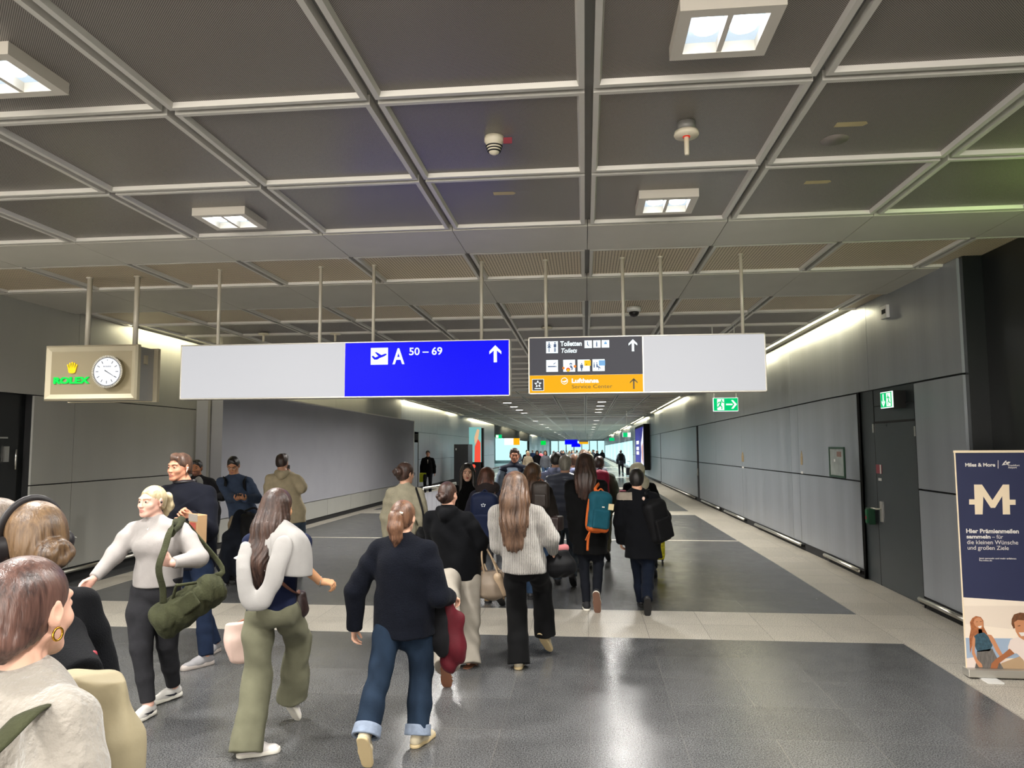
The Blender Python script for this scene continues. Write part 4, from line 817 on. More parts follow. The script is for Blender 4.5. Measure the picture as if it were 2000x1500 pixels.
# ================================================================== FIGURES: signed-distance sculpting
DROP = False
BIG = np.float32(0.06)
def nv(v): v = np.array(v, float); return v/np.linalg.norm(v)
class Field:
    def __init__(s, lo, hi, vs):
        s.vs = vs; s.lo = np.floor(np.array(lo, float)/vs)*vs; s.n = np.ceil((np.array(hi, float)-s.lo)/vs).astype(int)+1
        s.a = np.full(s.n, BIG, np.float32)
    def like(s): f = Field.__new__(Field); f.vs = s.vs; f.lo = s.lo; f.n = s.n; f.a = np.full(s.n, BIG, np.float32); return f
    def sub(s, lo, hi, m):
        i0 = np.maximum(((np.array(lo)-m-s.lo)/s.vs).astype(int), 0); i1 = np.minimum(((np.array(hi)+m-s.lo)/s.vs).astype(int)+2, s.n)
        if (i1 <= i0).any(): return None
        sl = tuple(slice(a, b) for a, b in zip(i0, i1))
        g = [(s.lo[k]+np.arange(i0[k], i1[k])*s.vs).astype(np.float32).reshape([-1 if j == k else 1 for j in range(3)]) for k in range(3)]
        return sl, g
    def put(s, sl, d, k, op):
        A = s.a[sl]
        if op == 'u':
            if k > 0: h = np.maximum(k-np.abs(A-d), 0)/k; s.a[sl] = np.minimum(A, d)-h*h*k*0.25
            else: s.a[sl] = np.minimum(A, d)
        else:
            d = -d
            if k > 0: h = np.maximum(k-np.abs(A-d), 0)/k; s.a[sl] = np.maximum(A, d)+h*h*k*0.25
            else: s.a[sl] = np.maximum(A, d)
    def rc(s, a, b, ra, rb, k=0.02, n=None, sq=1.0, op='u'):
        a = np.array(a, float); b = np.array(b, float); R = max(ra, rb)*max(1.0, sq)
        q = s.sub(np.minimum(a, b)-R, np.maximum(a, b)+R, k+2*s.vs)
        if q is None: return s
        sl, (X, Y, Z) = q; ab = b-a; L2 = max(float(ab@ab), 1e-9)
        t = np.clip(((X-a[0])*ab[0]+(Y-a[1])*ab[1]+(Z-a[2])*ab[2])/L2, 0, 1)
        qx = X-a[0]-t*ab[0]; qy = Y-a[1]-t*ab[1]; qz = Z-a[2]-t*ab[2]
        if n is not None and sq != 1.0:
            n = nv(n); dn = (qx*n[0]+qy*n[1]+qz*n[2])*(1/sq-1); qx = qx+dn*n[0]; qy = qy+dn*n[1]; qz = qz+dn*n[2]
        d = (np.sqrt(qx*qx+qy*qy+qz*qz)-(ra+(rb-ra)*t))*min(sq, 1.0)
        s.put(sl, d.astype(np.float32), k, op); return s
    def ch(s, P, R, k=0.02, n=None, sq=1.0, op='u'):
        for i in range(len(P)-1): s.rc(P[i], P[i+1], R[i], R[i+1], k, n, sq if not isinstance(sq, (list, tuple)) else sq[i], op)
        return s
    def el(s, c, r, ax=None, k=0.02, op='u'):
        c = np.array(c, float); R = max(r)
        q = s.sub(c-R, c+R, k+2*s.vs)
        if q is None: return s
        sl, (X, Y, Z) = q; X = X-c[0]; Y = Y-c[1]; Z = Z-c[2]
        A = np.eye(3) if ax is None else np.array([nv(v) for v in ax])
        u = [X*A[i][0]+Y*A[i][1]+Z*A[i][2] for i in range(3)]
        k0 = np.sqrt(sum((u[i]/r[i])**2 for i in range(3))); k1 = np.sqrt(sum((u[i]/r[i]**2)**2 for i in range(3)))+1e-6
        s.put(sl, (k0*(k0-1)/k1).astype(np.float32), k, op); return s
    def box(s, c, h, ax=None, r=0.02, k=0.0, op='u'):
        c = np.array(c, float); R = float(np.linalg.norm(h))
        q = s.sub(c-R, c+R, k+2*s.vs)
        if q is None: return s
        sl, (X, Y, Z) = q; X = X-c[0]; Y = Y-c[1]; Z = Z-c[2]
        A = np.eye(3) if ax is None else np.array([nv(v) for v in ax])
        u = [np.abs(X*A[i][0]+Y*A[i][1]+Z*A[i][2])-(h[i]-r) for i in range(3)]
        d = np.sqrt(sum(np.maximum(v, 0)**2 for v in u))+np.minimum(np.maximum(np.maximum(u[0], u[1]), u[2]), 0)-r
        s.put(sl, d.astype(np.float32), k, op); return s
    def cut(s, p, n, k=0.0):
        """keep the side opposite to n"""
        n = nv(n); g = [(s.lo[i]+np.arange(s.n[i])*s.vs).astype(np.float32).reshape([-1 if j == i else 1 for j in range(3)]) for i in range(3)]
        d = ((g[0]-p[0])*n[0]+(g[1]-p[1])*n[1]+(g[2]-p[2])*n[2]).astype(np.float32)
        if k > 0: h = np.maximum(k-np.abs(s.a-d), 0)/k; s.a = np.maximum(s.a, d)+h*h*k*0.25
        else: s.a = np.maximum(s.a, d)
        return s
    def add(s, o, k=0.0): s.put(tuple(slice(None) for _ in range(3)), o.a, k, 'u'); return s
    def minus(s, o, grow=0.0): s.a = np.maximum(s.a, -(o.a-grow)); return s
    def disp(s, fn, band=0.035):
        idx = np.nonzero(np.abs(s.a) < band)
        P = [s.lo[i]+idx[i]*s.vs for i in range(3)]
        s.a[idx] -= fn(*P).astype(np.float32); return s
    def mesh(s, name, mats, parent, fm=None, col=None):
        g = openvdb.FloatGrid(background=float(BIG)); g.copyFromArray(np.minimum(s.a, BIG)); pts, quads = g.convertToQuads()[:2]
        pts = pts*s.vs+s.lo
        if not isinstance(mats, (list, tuple)): mats = [mats]
        me = bpy.data.meshes.new(name)
        if len(pts):
            off = np.array(world_of(parent)) if parent is not None else np.zeros(3)
            me.vertices.add(len(pts)); me.vertices.foreach_set('co', (pts-off).astype(np.float32).ravel())
            nq = len(quads); q = quads[:, ::-1].astype(np.int32)
            me.loops.add(nq*4); me.loops.foreach_set('vertex_index', q.ravel())
            me.polygons.add(nq); me.polygons.foreach_set('loop_start', np.arange(nq, dtype=np.int32)*4); me.polygons.foreach_set('loop_total', np.full(nq, 4, np.int32))
            me.polygons.foreach_set('use_smooth', np.ones(nq, bool))
            for m in mats: me.materials.append(m)
            if fm is not None:
                cen = pts[quads].mean(axis=1); me.polygons.foreach_set('material_index', fm(cen).astype(np.int32))
            me.update(calc_edges=True); me.validate()
        o = bpy.data.objects.new(name, me); link(o, parent)
        return o
def folds(amp, fx=(9, 7, 14), seed=0.0, k2=1.0):
    s = seed*3.7
    def f(x, y, z):
        w = 0.6*np.sin(7*x+5*z+s)+0.6*np.sin(6*y-9*z+2*s)
        a = np.sin(fx[0]*3*x+fx[2]*z*1.4+2.0*w+s); b = np.sin(fx[1]*3*y-fx[2]*1.1*z+1.7*w+1.3+s)
        c = np.sin(31*x+27*y+fx[2]*2.1*z+2.5*w+s)
        return amp*(0.55*a*b+0.45*c*k2*0.7)
    return f
def strands(amp, c, seed=0.0, freq=1.0):
    """wavy locks running downwards"""
    def f(x, y, z):
        amp_ = amp*np.clip(0.55-(z-c[2])*6, 0.12, 1.0); th = np.arctan2(y-c[1], x-c[0]); w = 0.25*np.sin(9*z+seed)+0.12*np.sin(23*z+3*th+seed)
        return amp_*(0.6*np.sin(freq*26*(th+w*0.35)+seed)+0.4*np.sin(freq*61*(th+w*0.5)+2*seed))
    return f

# ------------------------------------------------------------------ poses
def frame(yaw, pitch=0.0, roll=0.0):
    """yaw 0 = facing away (+Y), 180 = towards the camera; returns right, forward, up"""
    a = math.radians(yaw); f = np.array([math.sin(a), math.cos(a), 0.0]); r = np.array([math.cos(a), -math.sin(a), 0.0]); u = np.array([0, 0, 1.0])
    p = math.radians(pitch); f2 = f*math.cos(p)+u*math.sin(p); u2 = u*math.cos(p)-f*math.sin(p)
    q = math.radians(roll); r3 = r*math.cos(q)+u2*math.sin(q); u3 = u2*math.cos(q)-r*math.sin(q)
    return r3, f2, u3
def ik(a, c, l1, l2, pole):
    a = np.array(a, float); c = np.array(c, float); d = c-a; L = np.linalg.norm(d); L_ = min(L, (l1+l2)*0.999)
    t = d/max(L, 1e-6); x = (l1*l1-l2*l2+L_*L_)/(2*L_); h = math.sqrt(max(l1*l1-x*x, 0)); p = np.array(pole, float); p = p-t*(p@t); p = p/max(np.linalg.norm(p), 1e-6)
    return a+t*x+p*h
class Fig:
    """a posed figure: joints in world space"""
    def __init__(s, X, Y, H, yaw=0, hyaw=None, hpitch=-6, hroll=0, lean=2.0, z0=None, sh=1.0, bulk=1.0, fem=False, footL=None, footR=None, wrL=None, wrR=None, top=None, hip=None, sho=0.0, px=None):
        s.H = H; k = H/1.7; s.k = k; s.bulk = bulk; s.fem = fem; s.yaw = yaw
        s.z0 = -drop(Y) if z0 is None else z0; z0 = s.z0
        r, f, u = frame(yaw); s.r, s.f, s.u = r, f, u
        B = np.array([X, Y, z0]); ln = math.tan(math.radians(lean))
        def P(lr, fw, z): return B+r*lr+f*(fw+ln*max(z-0.5*H, 0))+u*z
        s.B = B
        s.pel = P(0, 0, 0.535*H) if hip is None else np.array([float(hip[0]), float(hip[1]), z0+0.53*H])
        s.chest = P(0, 0.0, 0.735*H); s.waist = P(0, 0.0, 0.63*H); s.neck = P(0, -0.005, 0.845*H)
        sw = 0.108*H*sh
        s.sh = {'L': P(-sw, 0, 0.793*H), 'R': P(sw, 0, 0.793*H)}
        s.hd = P(0, 0.018, 0.93*H)
        if top is not None:   # image position of the crown: shift the upper body to match
            T = onY(top[0], top[1], Y+(top[2] if len(top) > 2 else 0)); dlt = T-(s.hd+u*0.068*H)
            s.hd = s.hd+dlt; s.neck = s.neck+dlt*0.92
            for q in 'LR': s.sh[q] = s.sh[q]+dlt*0.85
            s.chest = s.chest+dlt*0.75; s.waist = s.waist+dlt*0.4
        s.hip = {'L': s.pel-r*0.055*H-u*0.01*H, 'R': s.pel+r*0.055*H-u*0.01*H}
        s.hr, s.hf, s.hu = frame(yaw if hyaw is None else hyaw, hpitch, hroll)
        s.foot = {}; s.an = {}; s.kn = {}
        for q, ft in (('L', footL), ('R', footR)):
            sg = -1 if q == 'L' else 1
            ft = dict(dict(fw=0.0, lr=sg*0.055*H/0.95, yaw=sg*6, pitch=0, lift=0.0), **(ft or {}))
            fl_ = 0.152*H; _, d0, _ = frame(yaw+ft['yaw'])
            if 'px' in ft: T = flr(ft['px'][0], ft['px'][1], ft['lift']); 
            else: T = P(ft['lr'], ft['fw'], 0)+d0*fl_*0.62; T[2] = z0+ft['lift']
            p = math.radians(ft['pitch']); d = d0*math.cos(p)-u*math.sin(p); n = u*math.cos(p)+d0*math.sin(p)
            heel = T-d*fl_
            if 'px' in ft and ft.get('at') == 'heel': heel = flr(ft['px'][0], ft['px'][1], ft['lift']); T = heel+d*fl_
            s.foot[q] = (heel, T, d, n, fl_); s.an[q] = heel+d*fl_*0.24+n*0.048*H
            s.kn[q] = ik(s.hip[q], s.an[q], 0.248*H, 0.242*H, f+r*sg*0.04)
            # keep legs straight enough
        s.wr = {}; s.el = {}; s.hand = {}
        for q, w in (('L', wrL), ('R', wrR)):
            sg = -1 if q == 'L' else 1
            w = dict(dict(lr=sg*0.155*H, fw=0.0, z=0.475*H, pole=None, hd=None, pn=None, curl=35), **(w or {}))
            if 'px' in w: wr = onY(w['px'][0], w['px'][1], Y+(w['px'][2] if len(w['px']) > 2 else 0))
            else: wr = P(w['lr'], w['fw'], w['z'])
            pole = w['pole']; pole = (-f+r*sg*0.5) if pole is None else (r*pole[0]+f*pole[1]+u*pole[2])
            s.wr[q] = wr; 
            if 'elpx' in w: s.el[q] = onY(w['elpx'][0], w['elpx'][1], Y+(w['elpx'][2] if len(w['elpx']) > 2 else 0))
            else: s.el[q] = ik(s.sh[q], wr, 0.172*H, 0.155*H, pole)
            L = np.linalg.norm(wr-s.el[q]); 
            if L > 0.165*H: s.wr[q] = wr = s.el[q]+(wr-s.el[q])*(0.165*H/L)
            hd = nv(wr-s.el[q]) if w['hd'] is None else nv(r*w['hd'][0]+f*w['hd'][1]+u*w['hd'][2])
            pn = (-r*sg) if w['pn'] is None else (r*w['pn'][0]+f*w['pn'][1]+u*w['pn'][2])
            s.hand[q] = (hd, pn, w['curl'])
    def box(s, m=0.16):
        P = [s.hd, s.hd+s.hu*0.13, s.pel]+list(s.sh.values())+list(s.el.values())+list(s.wr.values())+list(s.kn.values())+[v for q in 'LR' for v in s.foot[q][:2]]+[s.wr[q]+s.hand[q][0]*0.18 for q in 'LR']
        P = np.array(P); return P.min(0)-m, P.max(0)+m
def hand_sdf(F, W, d, n, side, k, curl, grip=0.0):
    """palm, five separate curled fingers and a thumb; side +1 right hand, -1 left; n = palm normal"""
    d = nv(d); n = nv(np.array(n)-d*(np.array(n)@d)); x = np.cross(d, n)*side   # x points to the thumb side
    pc = W+d*0.048*k
    F.rc(W-d*0.01*k, W+d*0.03*k, 0.024*k, 0.028*k, 0.012, n, 0.68)
    F.rc(W+d*0.03*k+x*0.014*k, W+d*0.076*k+x*0.022*k, 0.021*k, 0.016*k, 0.01, n, 0.62); F.rc(W+d*0.03*k-x*0.012*k, W+d*0.072*k-x*0.022*k, 0.021*k, 0.015*k, 0.01, n, 0.62); F.rc(W+d*0.03*k, W+d*0.078*k, 0.023*k, 0.017*k, 0.01, n, 0.6)
    for i, (ox, ln, r_) in enumerate(((0.031, 0.072, 0.0088), (0.0105, 0.080, 0.0090), (-0.0105, 0.074, 0.0085), (-0.030, 0.058, 0.0076))):
        p = W+d*(0.078-0.004*abs(i-1))*k+x*ox*k; a = math.radians(curl*(0.7+0.12*i)); sp = (1.5-i)*0.05
        for j, seg in enumerate((0.44, 0.31, 0.25)):
            dd = nv(d*math.cos(a)+n*math.sin(a)+x*sp); q = p+dd*ln*seg*k
            F.rc(p, q, r_*k*(1-0.08*j), r_*k*(0.93-0.08*j), 0.0035 if j else 0.006); p = q; a += math.radians(curl*(0.9 if j == 0 else 0.6))
    p = W+d*0.022*k+x*0.026*k; t = math.radians(35)
    for j, (ln, ang, c_) in enumerate(((0.040, 42, 0.25), (0.032, 24, 0.5), (0.026, 8, 0.75))):
        a = math.radians(ang); dd = nv(d*math.cos(a)+x*math.sin(a)+n*c_*math.radians(curl+15)); q = p+dd*ln*k
        F.rc(p, q, (0.0135-0.0018*j)*k, (0.0118-0.0018*j)*k, 0.008 if j == 0 else 0.004); p = q
def head_sdf(F, G, face=True, wide=1.0, jaw=1.0):
    """G: Fig. head with brow, nose, lips, ears; eye level at hd"""
    k = G.H/1.7*1.0; c = G.hd; r, f, u = G.hr, G.hf, G.hu; ax = (r, f, u)
    def q(a, b, z): return c+r*a*k*wide+f*b*k+u*z*k
    F.el(q(0, -0.018, 0.028), (0.076*k*wide, 0.094*k, 0.086*k), ax, 0.01)
    F.el(q(0, 0.030, -0.030), (0.060*k*wide*jaw, 0.062*k, 0.080*k), ax, 0.03)
    F.rc(q(-0.046*jaw, -0.002, -0.052), q(-0.016, 0.066, -0.094), 0.022*k, 0.019*k, 0.02); F.rc(q(0.046*jaw, -0.002, -0.052), q(0.016, 0.066, -0.094), 0.022*k, 0.019*k, 0.02)
    F.el(q(0, 0.072, -0.094), (0.022*k, 0.017*k, 0.018*k), ax, 0.02)
    if face:
        for sg in (-1, 1):
            F.el(q(sg*0.037, 0.058, -0.030), (0.025*k, 0.024*k, 0.022*k), ax, 0.02)
            F.rc(q(sg*0.014, 0.084, 0.024), q(sg*0.044, 0.068, 0.026), 0.011*k, 0.009*k, 0.012)
            F.el(q(sg*0.031, 0.094, 0.004), (0.019*k, 0.014*k, 0.011*k), ax, 0.014, 'd')
            F.el(q(sg*0.031, 0.0745, 0.002), (0.0150*k, 0.0135*k, 0.0125*k), ax, 0.004)
            F.el(q(sg*0.031, 0.0885, 0.0005), (0.0112*k, 0.008*k, 0.0042*k), ax, 0.002, 'd')
            F.el(q(sg*0.012, 0.099, -0.034), (0.0095*k, 0.010*k, 0.008*k), ax, 0.006)
        F.rc(q(0, 0.082, 0.014), q(0, 0.101, -0.028), 0.0080*k, 0.0098*k, 0.012); F.el(q(0, 0.103, -0.031), (0.0105*k, 0.0085*k, 0.009*k), ax, 0.006)
        F.el(q(0, 0.083, -0.062), (0.028*k, 0.013*k, 0.020*k), ax, 0.012)
        F.rc(q(-0.020, 0.086, -0.0625), q(0, 0.0965, -0.0585), 0.0035*k, 0.0058*k, 0.004); F.rc(q(0.020, 0.086, -0.0625), q(0, 0.0965, -0.0585), 0.0035*k, 0.0058*k, 0.004)
        F.rc(q(-0.017, 0.086, -0.068), q(0, 0.094, -0.0705), 0.0045*k, 0.0075*k, 0.004); F.rc(q(0.017, 0.086, -0.068), q(0, 0.094, -0.0705), 0.0045*k, 0.0075*k, 0.004)
        F.rc(q(-0.021, 0.094, -0.0645), q(0.021, 0.094, -0.0645), 0.0018*k, 0.0018*k, 0.002, op='d')
    for sg in (-1, 1):
        ex = (r*sg+f*-0.35, f+r*sg*0.35, u)
        F.el(q(sg*0.0795, -0.012, -0.006), (0.009*k, 0.019*k, 0.031*k), ex, 0.006)
        F.el(q(sg*0.089, -0.008, -0.002), (0.006*k, 0.011*k, 0.018*k), ex, 0.004, 'd')
        F.el(q(sg*0.079, -0.004, -0.032), (0.007*k, 0.010*k, 0.009*k), ex, 0.005)
def body_sdf(F, G, face=True, wide=1.0, arms='LR', hands='LR', thin=1.0, neckr=1.0):
    H = G.H; k = G.k; b = G.bulk*0.97
    head_sdf(F, G, face, wide)
    nr = (0.048 if G.fem else 0.056)*k*neckr
    F.rc(G.hd-G.hf*0.024*k-G.hu*0.075*k, G.neck-G.f*0.005, nr, nr*1.08, 0.02)
    F.rc(G.neck, (G.sh['L']+G.sh['R'])/2-G.u*0.03, nr*1.05, 0.07*k, 0.04)
    F.rc(G.sh['L'], G.sh['R'], 0.045*k, 0.045*k, 0.05)
    F.el(G.chest, (0.135*k*b, 0.095*k*b, 0.17*k), (G.r, G.f, G.u), 0.04); F.rc(G.chest, G.pel, 0.11*k*b, 0.12*k*b, 0.04, G.f, 0.8)
    F.el(G.pel, (0.15*k*b, 0.11*k*b, 0.12*k), (G.r, G.f, G.u), 0.04)
    for q in 'LR':
        F.rc(G.hip[q], G.kn[q], 0.078*k*b, 0.052*k*b, 0.03); F.rc(G.kn[q], G.an[q], 0.052*k*b, 0.034*k, 0.02)
        he, T, d, n, fl_ = G.foot[q]; F.rc(G.an[q], he+d*0.055+n*0.042, 0.034*k, 0.024*k, 0.02); F.rc(he+d*0.055+n*0.040, T-d*0.06+n*0.030, 0.022*k, 0.016*k, 0.01)
    for q in arms:
        F.rc(G.sh[q], G.el[q], 0.046*k*b, 0.037*k*b, 0.03); F.rc(G.el[q], G.wr[q], 0.038*k*b, 0.025*k, 0.015)
        hd, pn, cu = G.hand[q]; hand_sdf(F, G.wr[q], hd, pn, 1 if q == 'R' else -1, k*0.98, cu)
def face_mats(G, brow=False, beard=0):
    k = G.k; c = G.hd; r, f, u = G.hr, G.hf, G.hu
    def fm(P):
        D = P-c; a = D@r/k; b = D@f/k; z = D@u/k; m = np.zeros(len(P), int)
        w = np.clip(1-(a/0.0245)**2, 0, 1)
        lips = (b > 0.078) & (np.abs(a) < 0.0245) & (z < -0.0645+0.0105*w) & (z > -0.066-0.0125*w)
        m[lips] = 1
        br = (b > 0.055) & (np.abs(np.abs(a)-0.031) < 0.0185) & (np.abs(z-(0.0235-12*(np.abs(a)-0.030)**2)) < 0.0032)
        m[br] = 2
        if beard: m[(b > 0.02) & (z < -0.035) & (z > -0.12) & ~lips & ((np.abs(a) > 0.03) | (z < -0.078) | ((z > -0.058) & (z < -0.044)))] = 3
        return m
    return fm
M_eyew = mat('eye_white', 'c2bab4', 0.3); M_iris = mat('eye_iris', '2c2018', 0.2)
def eyes(G, parent):
    k = G.k; c = G.hd
    for sg in (-1, 1):
        p = c+G.hr*sg*0.031*k+G.hf*0.0755*k+G.hu*0.0015*k; mb = MB(); R = 0.0118*k
        vs = []; fs = []; nu, nw = 16, 12
        for i in range(nw+1):
            th = math.pi*i/nw
            for j in range(nu): ph = 2*math.pi*j/nu; vs.append(p+R*(G.hf*math.cos(th)+(G.hr*math.cos(ph)+G.hu*math.sin(ph))*math.sin(th)))
        for i in range(nw):
            for j in range(nu): fs.append((i*nu+j, (i+1)*nu+j, (i+1)*nu+(j+1)%nu, i*nu+(j+1)%nu))
        mb.add(vs, fs, M_eyew, True)
        mb.m = [mb.mi(M_iris) if i < 3*nu else mb.mi(M_eyew) for i in range(len(fs))]
        mb.build('eye', parent)
SKIN = {}
def skin(col):
    if col not in SKIN: SKIN[col] = mat('skin_'+col, col, 0.5, noise=0.05, nscale=12, bump=0.04, bscale=200, spec=0.35)
    return SKIN[col]
# ------------------------------------------------------------------ garments
def top_sdf(F, G, hem=0.46, rx=0.19, ry=0.135, sx=None, chest=None, sleeve=(0.07, 0.06, 0.045), sl_end=1.0, grow=0.0, neckz=0.0, slx=0.0, amp=0.006, seed=1.0, hemcut=True, arms='LR', collar=True, hemtilt=0.0, bust=0.0, slope=0.0):
    """torso shell from neck to hem plus sleeves. rx, ry half widths at the hem; chest = half widths at the chest"""
    k = G.k; H = G.H; cx, cy = chest or (0.165, 0.115)
    hemc = G.pel+(G.u)*(hem-0.535)*H
    if hem > 0.535: hemc = G.pel+(G.waist-G.pel)*((hem-0.535)/0.095)
    A = (G.sh['L']+G.sh['R'])/2
    T = F.like()
    T.rc(A-G.u*0.035*k, G.chest, 0.085*k, cx*k, 0.04, G.f, cy/cx)
    if hem < 0.52: T.rc(G.chest, G.pel, cx*k, (cx*0.35+rx*0.65)*k, 0.03, G.f, ry/rx); T.rc(G.pel, hemc-G.u*0.02, (cx*0.35+rx*0.65)*k, rx*k, 0.03, G.f, ry/rx)
    else: T.rc(G.chest, hemc-G.u*0.02, cx*k, rx*k, 0.03, G.f, ry/rx)
    for q in 'LR': T.rc(G.neck-G.u*0.035*k, G.sh[q], 0.062*k, sleeve[0]*0.74*k, 0.06)
    if collar: T.rc(A-G.u*0.0, G.neck+G.u*neckz*k, 0.075*k, 0.058*k, 0.04)
    else: T.rc(A-G.u*0.02, G.neck-G.u*0.02*k, 0.075*k, 0.055*k, 0.03)
    if bust:
        for sg in (-1, 1): T.el(G.chest+G.r*sg*0.075*k+G.f*(cy*0.72)*k-G.u*0.005*k, (0.078*k*bust, 0.07*k*bust, 0.075*k*bust), (G.r, G.f, G.u), 0.05)
    if hemcut:
        n = -G.u+G.r*hemtilt; T.cut(hemc, n, 0.012)
    for q in arms:
        S_ = F.like(); sg = -1 if q == 'L' else 1
        e = G.el[q]+(G.el[q]-(G.sh[q]+G.wr[q])/2)*0.12; w = G.wr[q]
        m1 = G.sh[q]+(e-G.sh[q])*0.35; S_.ch([G.sh[q], m1, e], [sleeve[0]*0.78*k, sleeve[0]*0.93*k, sleeve[1]*k], 0.02); 
        if sl_end > 0.55:
            t = (sl_end-0.5)*2; w2 = e+(w-e)*min(t, 1.0); S_.rc(e, w2, sleeve[1]*k, sleeve[2]*k, 0.02); S_.cut(w2+nv(w-e)*0.012, nv(w-e), 0.01)
        else:
            t = sl_end*2; S_ = F.like(); w2 = G.sh[q]+(G.el[q]-G.sh[q])*t; S_.rc(G.sh[q], w2, sleeve[0]*k, sleeve[1]*k, 0.02); S_.cut(w2, nv(G.el[q]-G.sh[q]), 0.008)
        T.add(S_, 0.035)
    F.add(T, 0.0)
    if amp: F.disp(folds(amp, seed=seed))
    return hemc
def pants_sdf(F, G, thigh=0.092, knee=0.066, ankle=0.055, waist=0.56, seat=(0.165, 0.125), amp=0.006, seed=2.0, end=0.02, flare=None):
    k = G.k; H = G.H; wz = G.pel+(G.waist-G.pel)*((waist-0.535)/0.095)
    T = F.like()
    T.el(G.pel-G.u*0.01*k, (seat[0]*k, seat[1]*k, 0.13*k), (G.r, G.f, G.u), 0.03)
    if G.fem: 
        for sg in (-1, 1): T.el(G.pel+G.r*sg*0.064*k-G.f*0.045*k-G.u*0.045*k, (0.078*k, 0.072*k, 0.085*k), (G.r, G.f, G.u), 0.04)
    T.rc(G.pel, wz, seat[0]*0.93*k, seat[0]*0.86*k, 0.03, G.f, 0.78); T.cut(wz, G.u, 0.006)
    for q in 'LR':
        S_ = F.like(); kn, an = G.kn[q], G.an[q]; d = nv(an-kn); e = an+d*end
        t4 = G.hip[q]+(kn-G.hip[q])*0.4; S_.rc(G.hip[q], t4, min(thigh, 0.088)*k, thigh*0.98*k, 0.03); S_.rc(t4, kn, thigh*0.98*k, knee*k, 0.03)
        m = kn+(e-kn)*0.55
        S_.rc(kn, m, knee*k, (knee*0.5+ankle*0.5)*k, 0.02); S_.rc(m, e, (knee*0.5+ankle*0.5)*k, ankle*k, 0.02)
        S_.cut(e, d, 0.006)
        T.add(S_, 0.03)
    F.add(T)
    if amp: F.disp(folds(amp, fx=(6, 6, 9), seed=seed))
M_soleW = mat('sole_white', 'd9d4c8', 0.6); M_soleT = mat('sole_tan', 'c2ad84', 0.7); M_soleB = mat('sole_black', '1c1b1c', 0.7); M_lace = mat('shoe_lace', 'e8e4da', 0.8)
SHOE = {}
def shoe_mesh(kind):
    """canonical shoe pointing +Y, heel at origin, sole on z=0, length 1 = 0.27 m"""
    if kind in SHOE: return SHOE[kind]
    F = Field((-0.08, -0.05, -0.03), (0.08, 0.33, 0.16), 0.004)
    hi = 0.085 if kind != 'boot' else 0.13
    F.rc((0, 0.035, 0.045), (0.004, 0.13, 0.038), 0.036, 0.040, 0.02, (0, 0, 1), 1.0); F.rc((0.004, 0.13, 0.034), (0.006, 0.225, 0.024), 0.043, 0.036, 0.02, (0, 0, 1), 0.85)
    F.rc((0, 0.045, 0.05), (0, 0.055, hi), 0.036, 0.036, 0.02); F.rc((0, 0.07, 0.075), (0.003, 0.16, 0.05), 0.030, 0.024, 0.02)
    F.cut((0, 0, hi+0.012), (0, -0.35, 1), 0.004); F.rc((0, 0.052, hi+0.06), (0, 0.056, hi-0.005), 0.028, 0.026, 0.004, op='d'); F.cut((0, 0, 0.012), (0, 0, -1), 0.0)
    S_ = Field((-0.08, -0.05, -0.03), (0.08, 0.33, 0.16), 0.004)
    w = 0.0 if kind != 'runner' else 0.004
    S_.rc((0, 0.035, 0.012), (0.004, 0.13, 0.012), 0.039+w, 0.043, 0.01, (0, 0, 1), 1.0); S_.rc((0.004, 0.13, 0.012), (0.006, 0.232, 0.012), 0.046, 0.040, 0.01); S_.cut((0, 0, 0.024+w*2), (0, -0.04, 1), 0.003); S_.cut((0, 0, 0), (0, 0, -1), 0.003)
    a = F.mesh('shoe', [], None); b = S_.mesh('sole', [M_soleW, M_soleB], None, lambda P: (P[:, 2] < 0.0035).astype(int))
    ma, mb_ = a.data, b.data; bpy.data.objects.remove(a); bpy.data.objects.remove(b)
    SHOE[kind] = (ma, mb_); return SHOE[kind]
def shoes(G, parent, upper, sole, kind='sneaker', laces=True, name='shoe', swoosh=None, under=None):
    ma, mb_ = shoe_mesh(kind); off = world_of(parent)
    for q in 'LR':
        he, T, d, n, fl_ = G.foot[q]; sc = fl_/0.262; r = np.cross(d, n)
        M_ = Matrix(((r[0]*sc, d[0]*sc, n[0]*sc, he[0]-off[0]), (r[1]*sc, d[1]*sc, n[1]*sc, he[1]-off[1]), (r[2]*sc, d[2]*sc, n[2]*sc, he[2]-off[2]), (0, 0, 0, 1)))
        o = bpy.data.objects.new(name, ma.copy()); o.data.materials.clear(); o.data.materials.append(upper); link(o, parent); o.matrix_local = M_
        s_ = bpy.data.objects.new('sole', mb_.copy()); s_.data.materials[0] = sole; s_.data.materials[1] = under or sole; link(s_, o)
        if laces:
            m = MB(); 
            for i in range(4):
                y = 0.105+0.022*i; z = 0.083-0.0085*i; m.tube([(-0.022, y, z-0.006), (0, y+0.006, z+0.003), (0.026, y, z-0.006)], 0.0028, M_lace, 6); m.tube([(-0.022, y+0.018, z-0.012), (0, y+0.006, z+0.002), (0.026, y+0.018, z-0.012)], 0.0028, M_lace, 6)
            l_ = m.build('laces'); l_.parent = o
        if swoosh:
            for sg in (-1, 1): 
                m = MB()
                pts = [(0.06, 0.035), (0.085, 0.028), (0.12, 0.036), (0.165, 0.056), (0.115, 0.047), (0.085, 0.043), (0.07, 0.048)]
                x_ = 0.0475*sg+0.003
                vs_l = [(x_-0.002*abs(y_-0.11)*10*sg*0+(-0.0), y_, z_) for y_, z_ in pts]; m.add(vs_l, [list(range(7)) if sg > 0 else list(range(6, -1, -1))], swoosh)
                m.add([(v[0]+0.0015*sg, v[1], v[2]) for v in vs_l], [list(range(7)) if sg > 0 else list(range(6, -1, -1))], swoosh)
                e_ = m.build('side_mark'); e_.parent = o
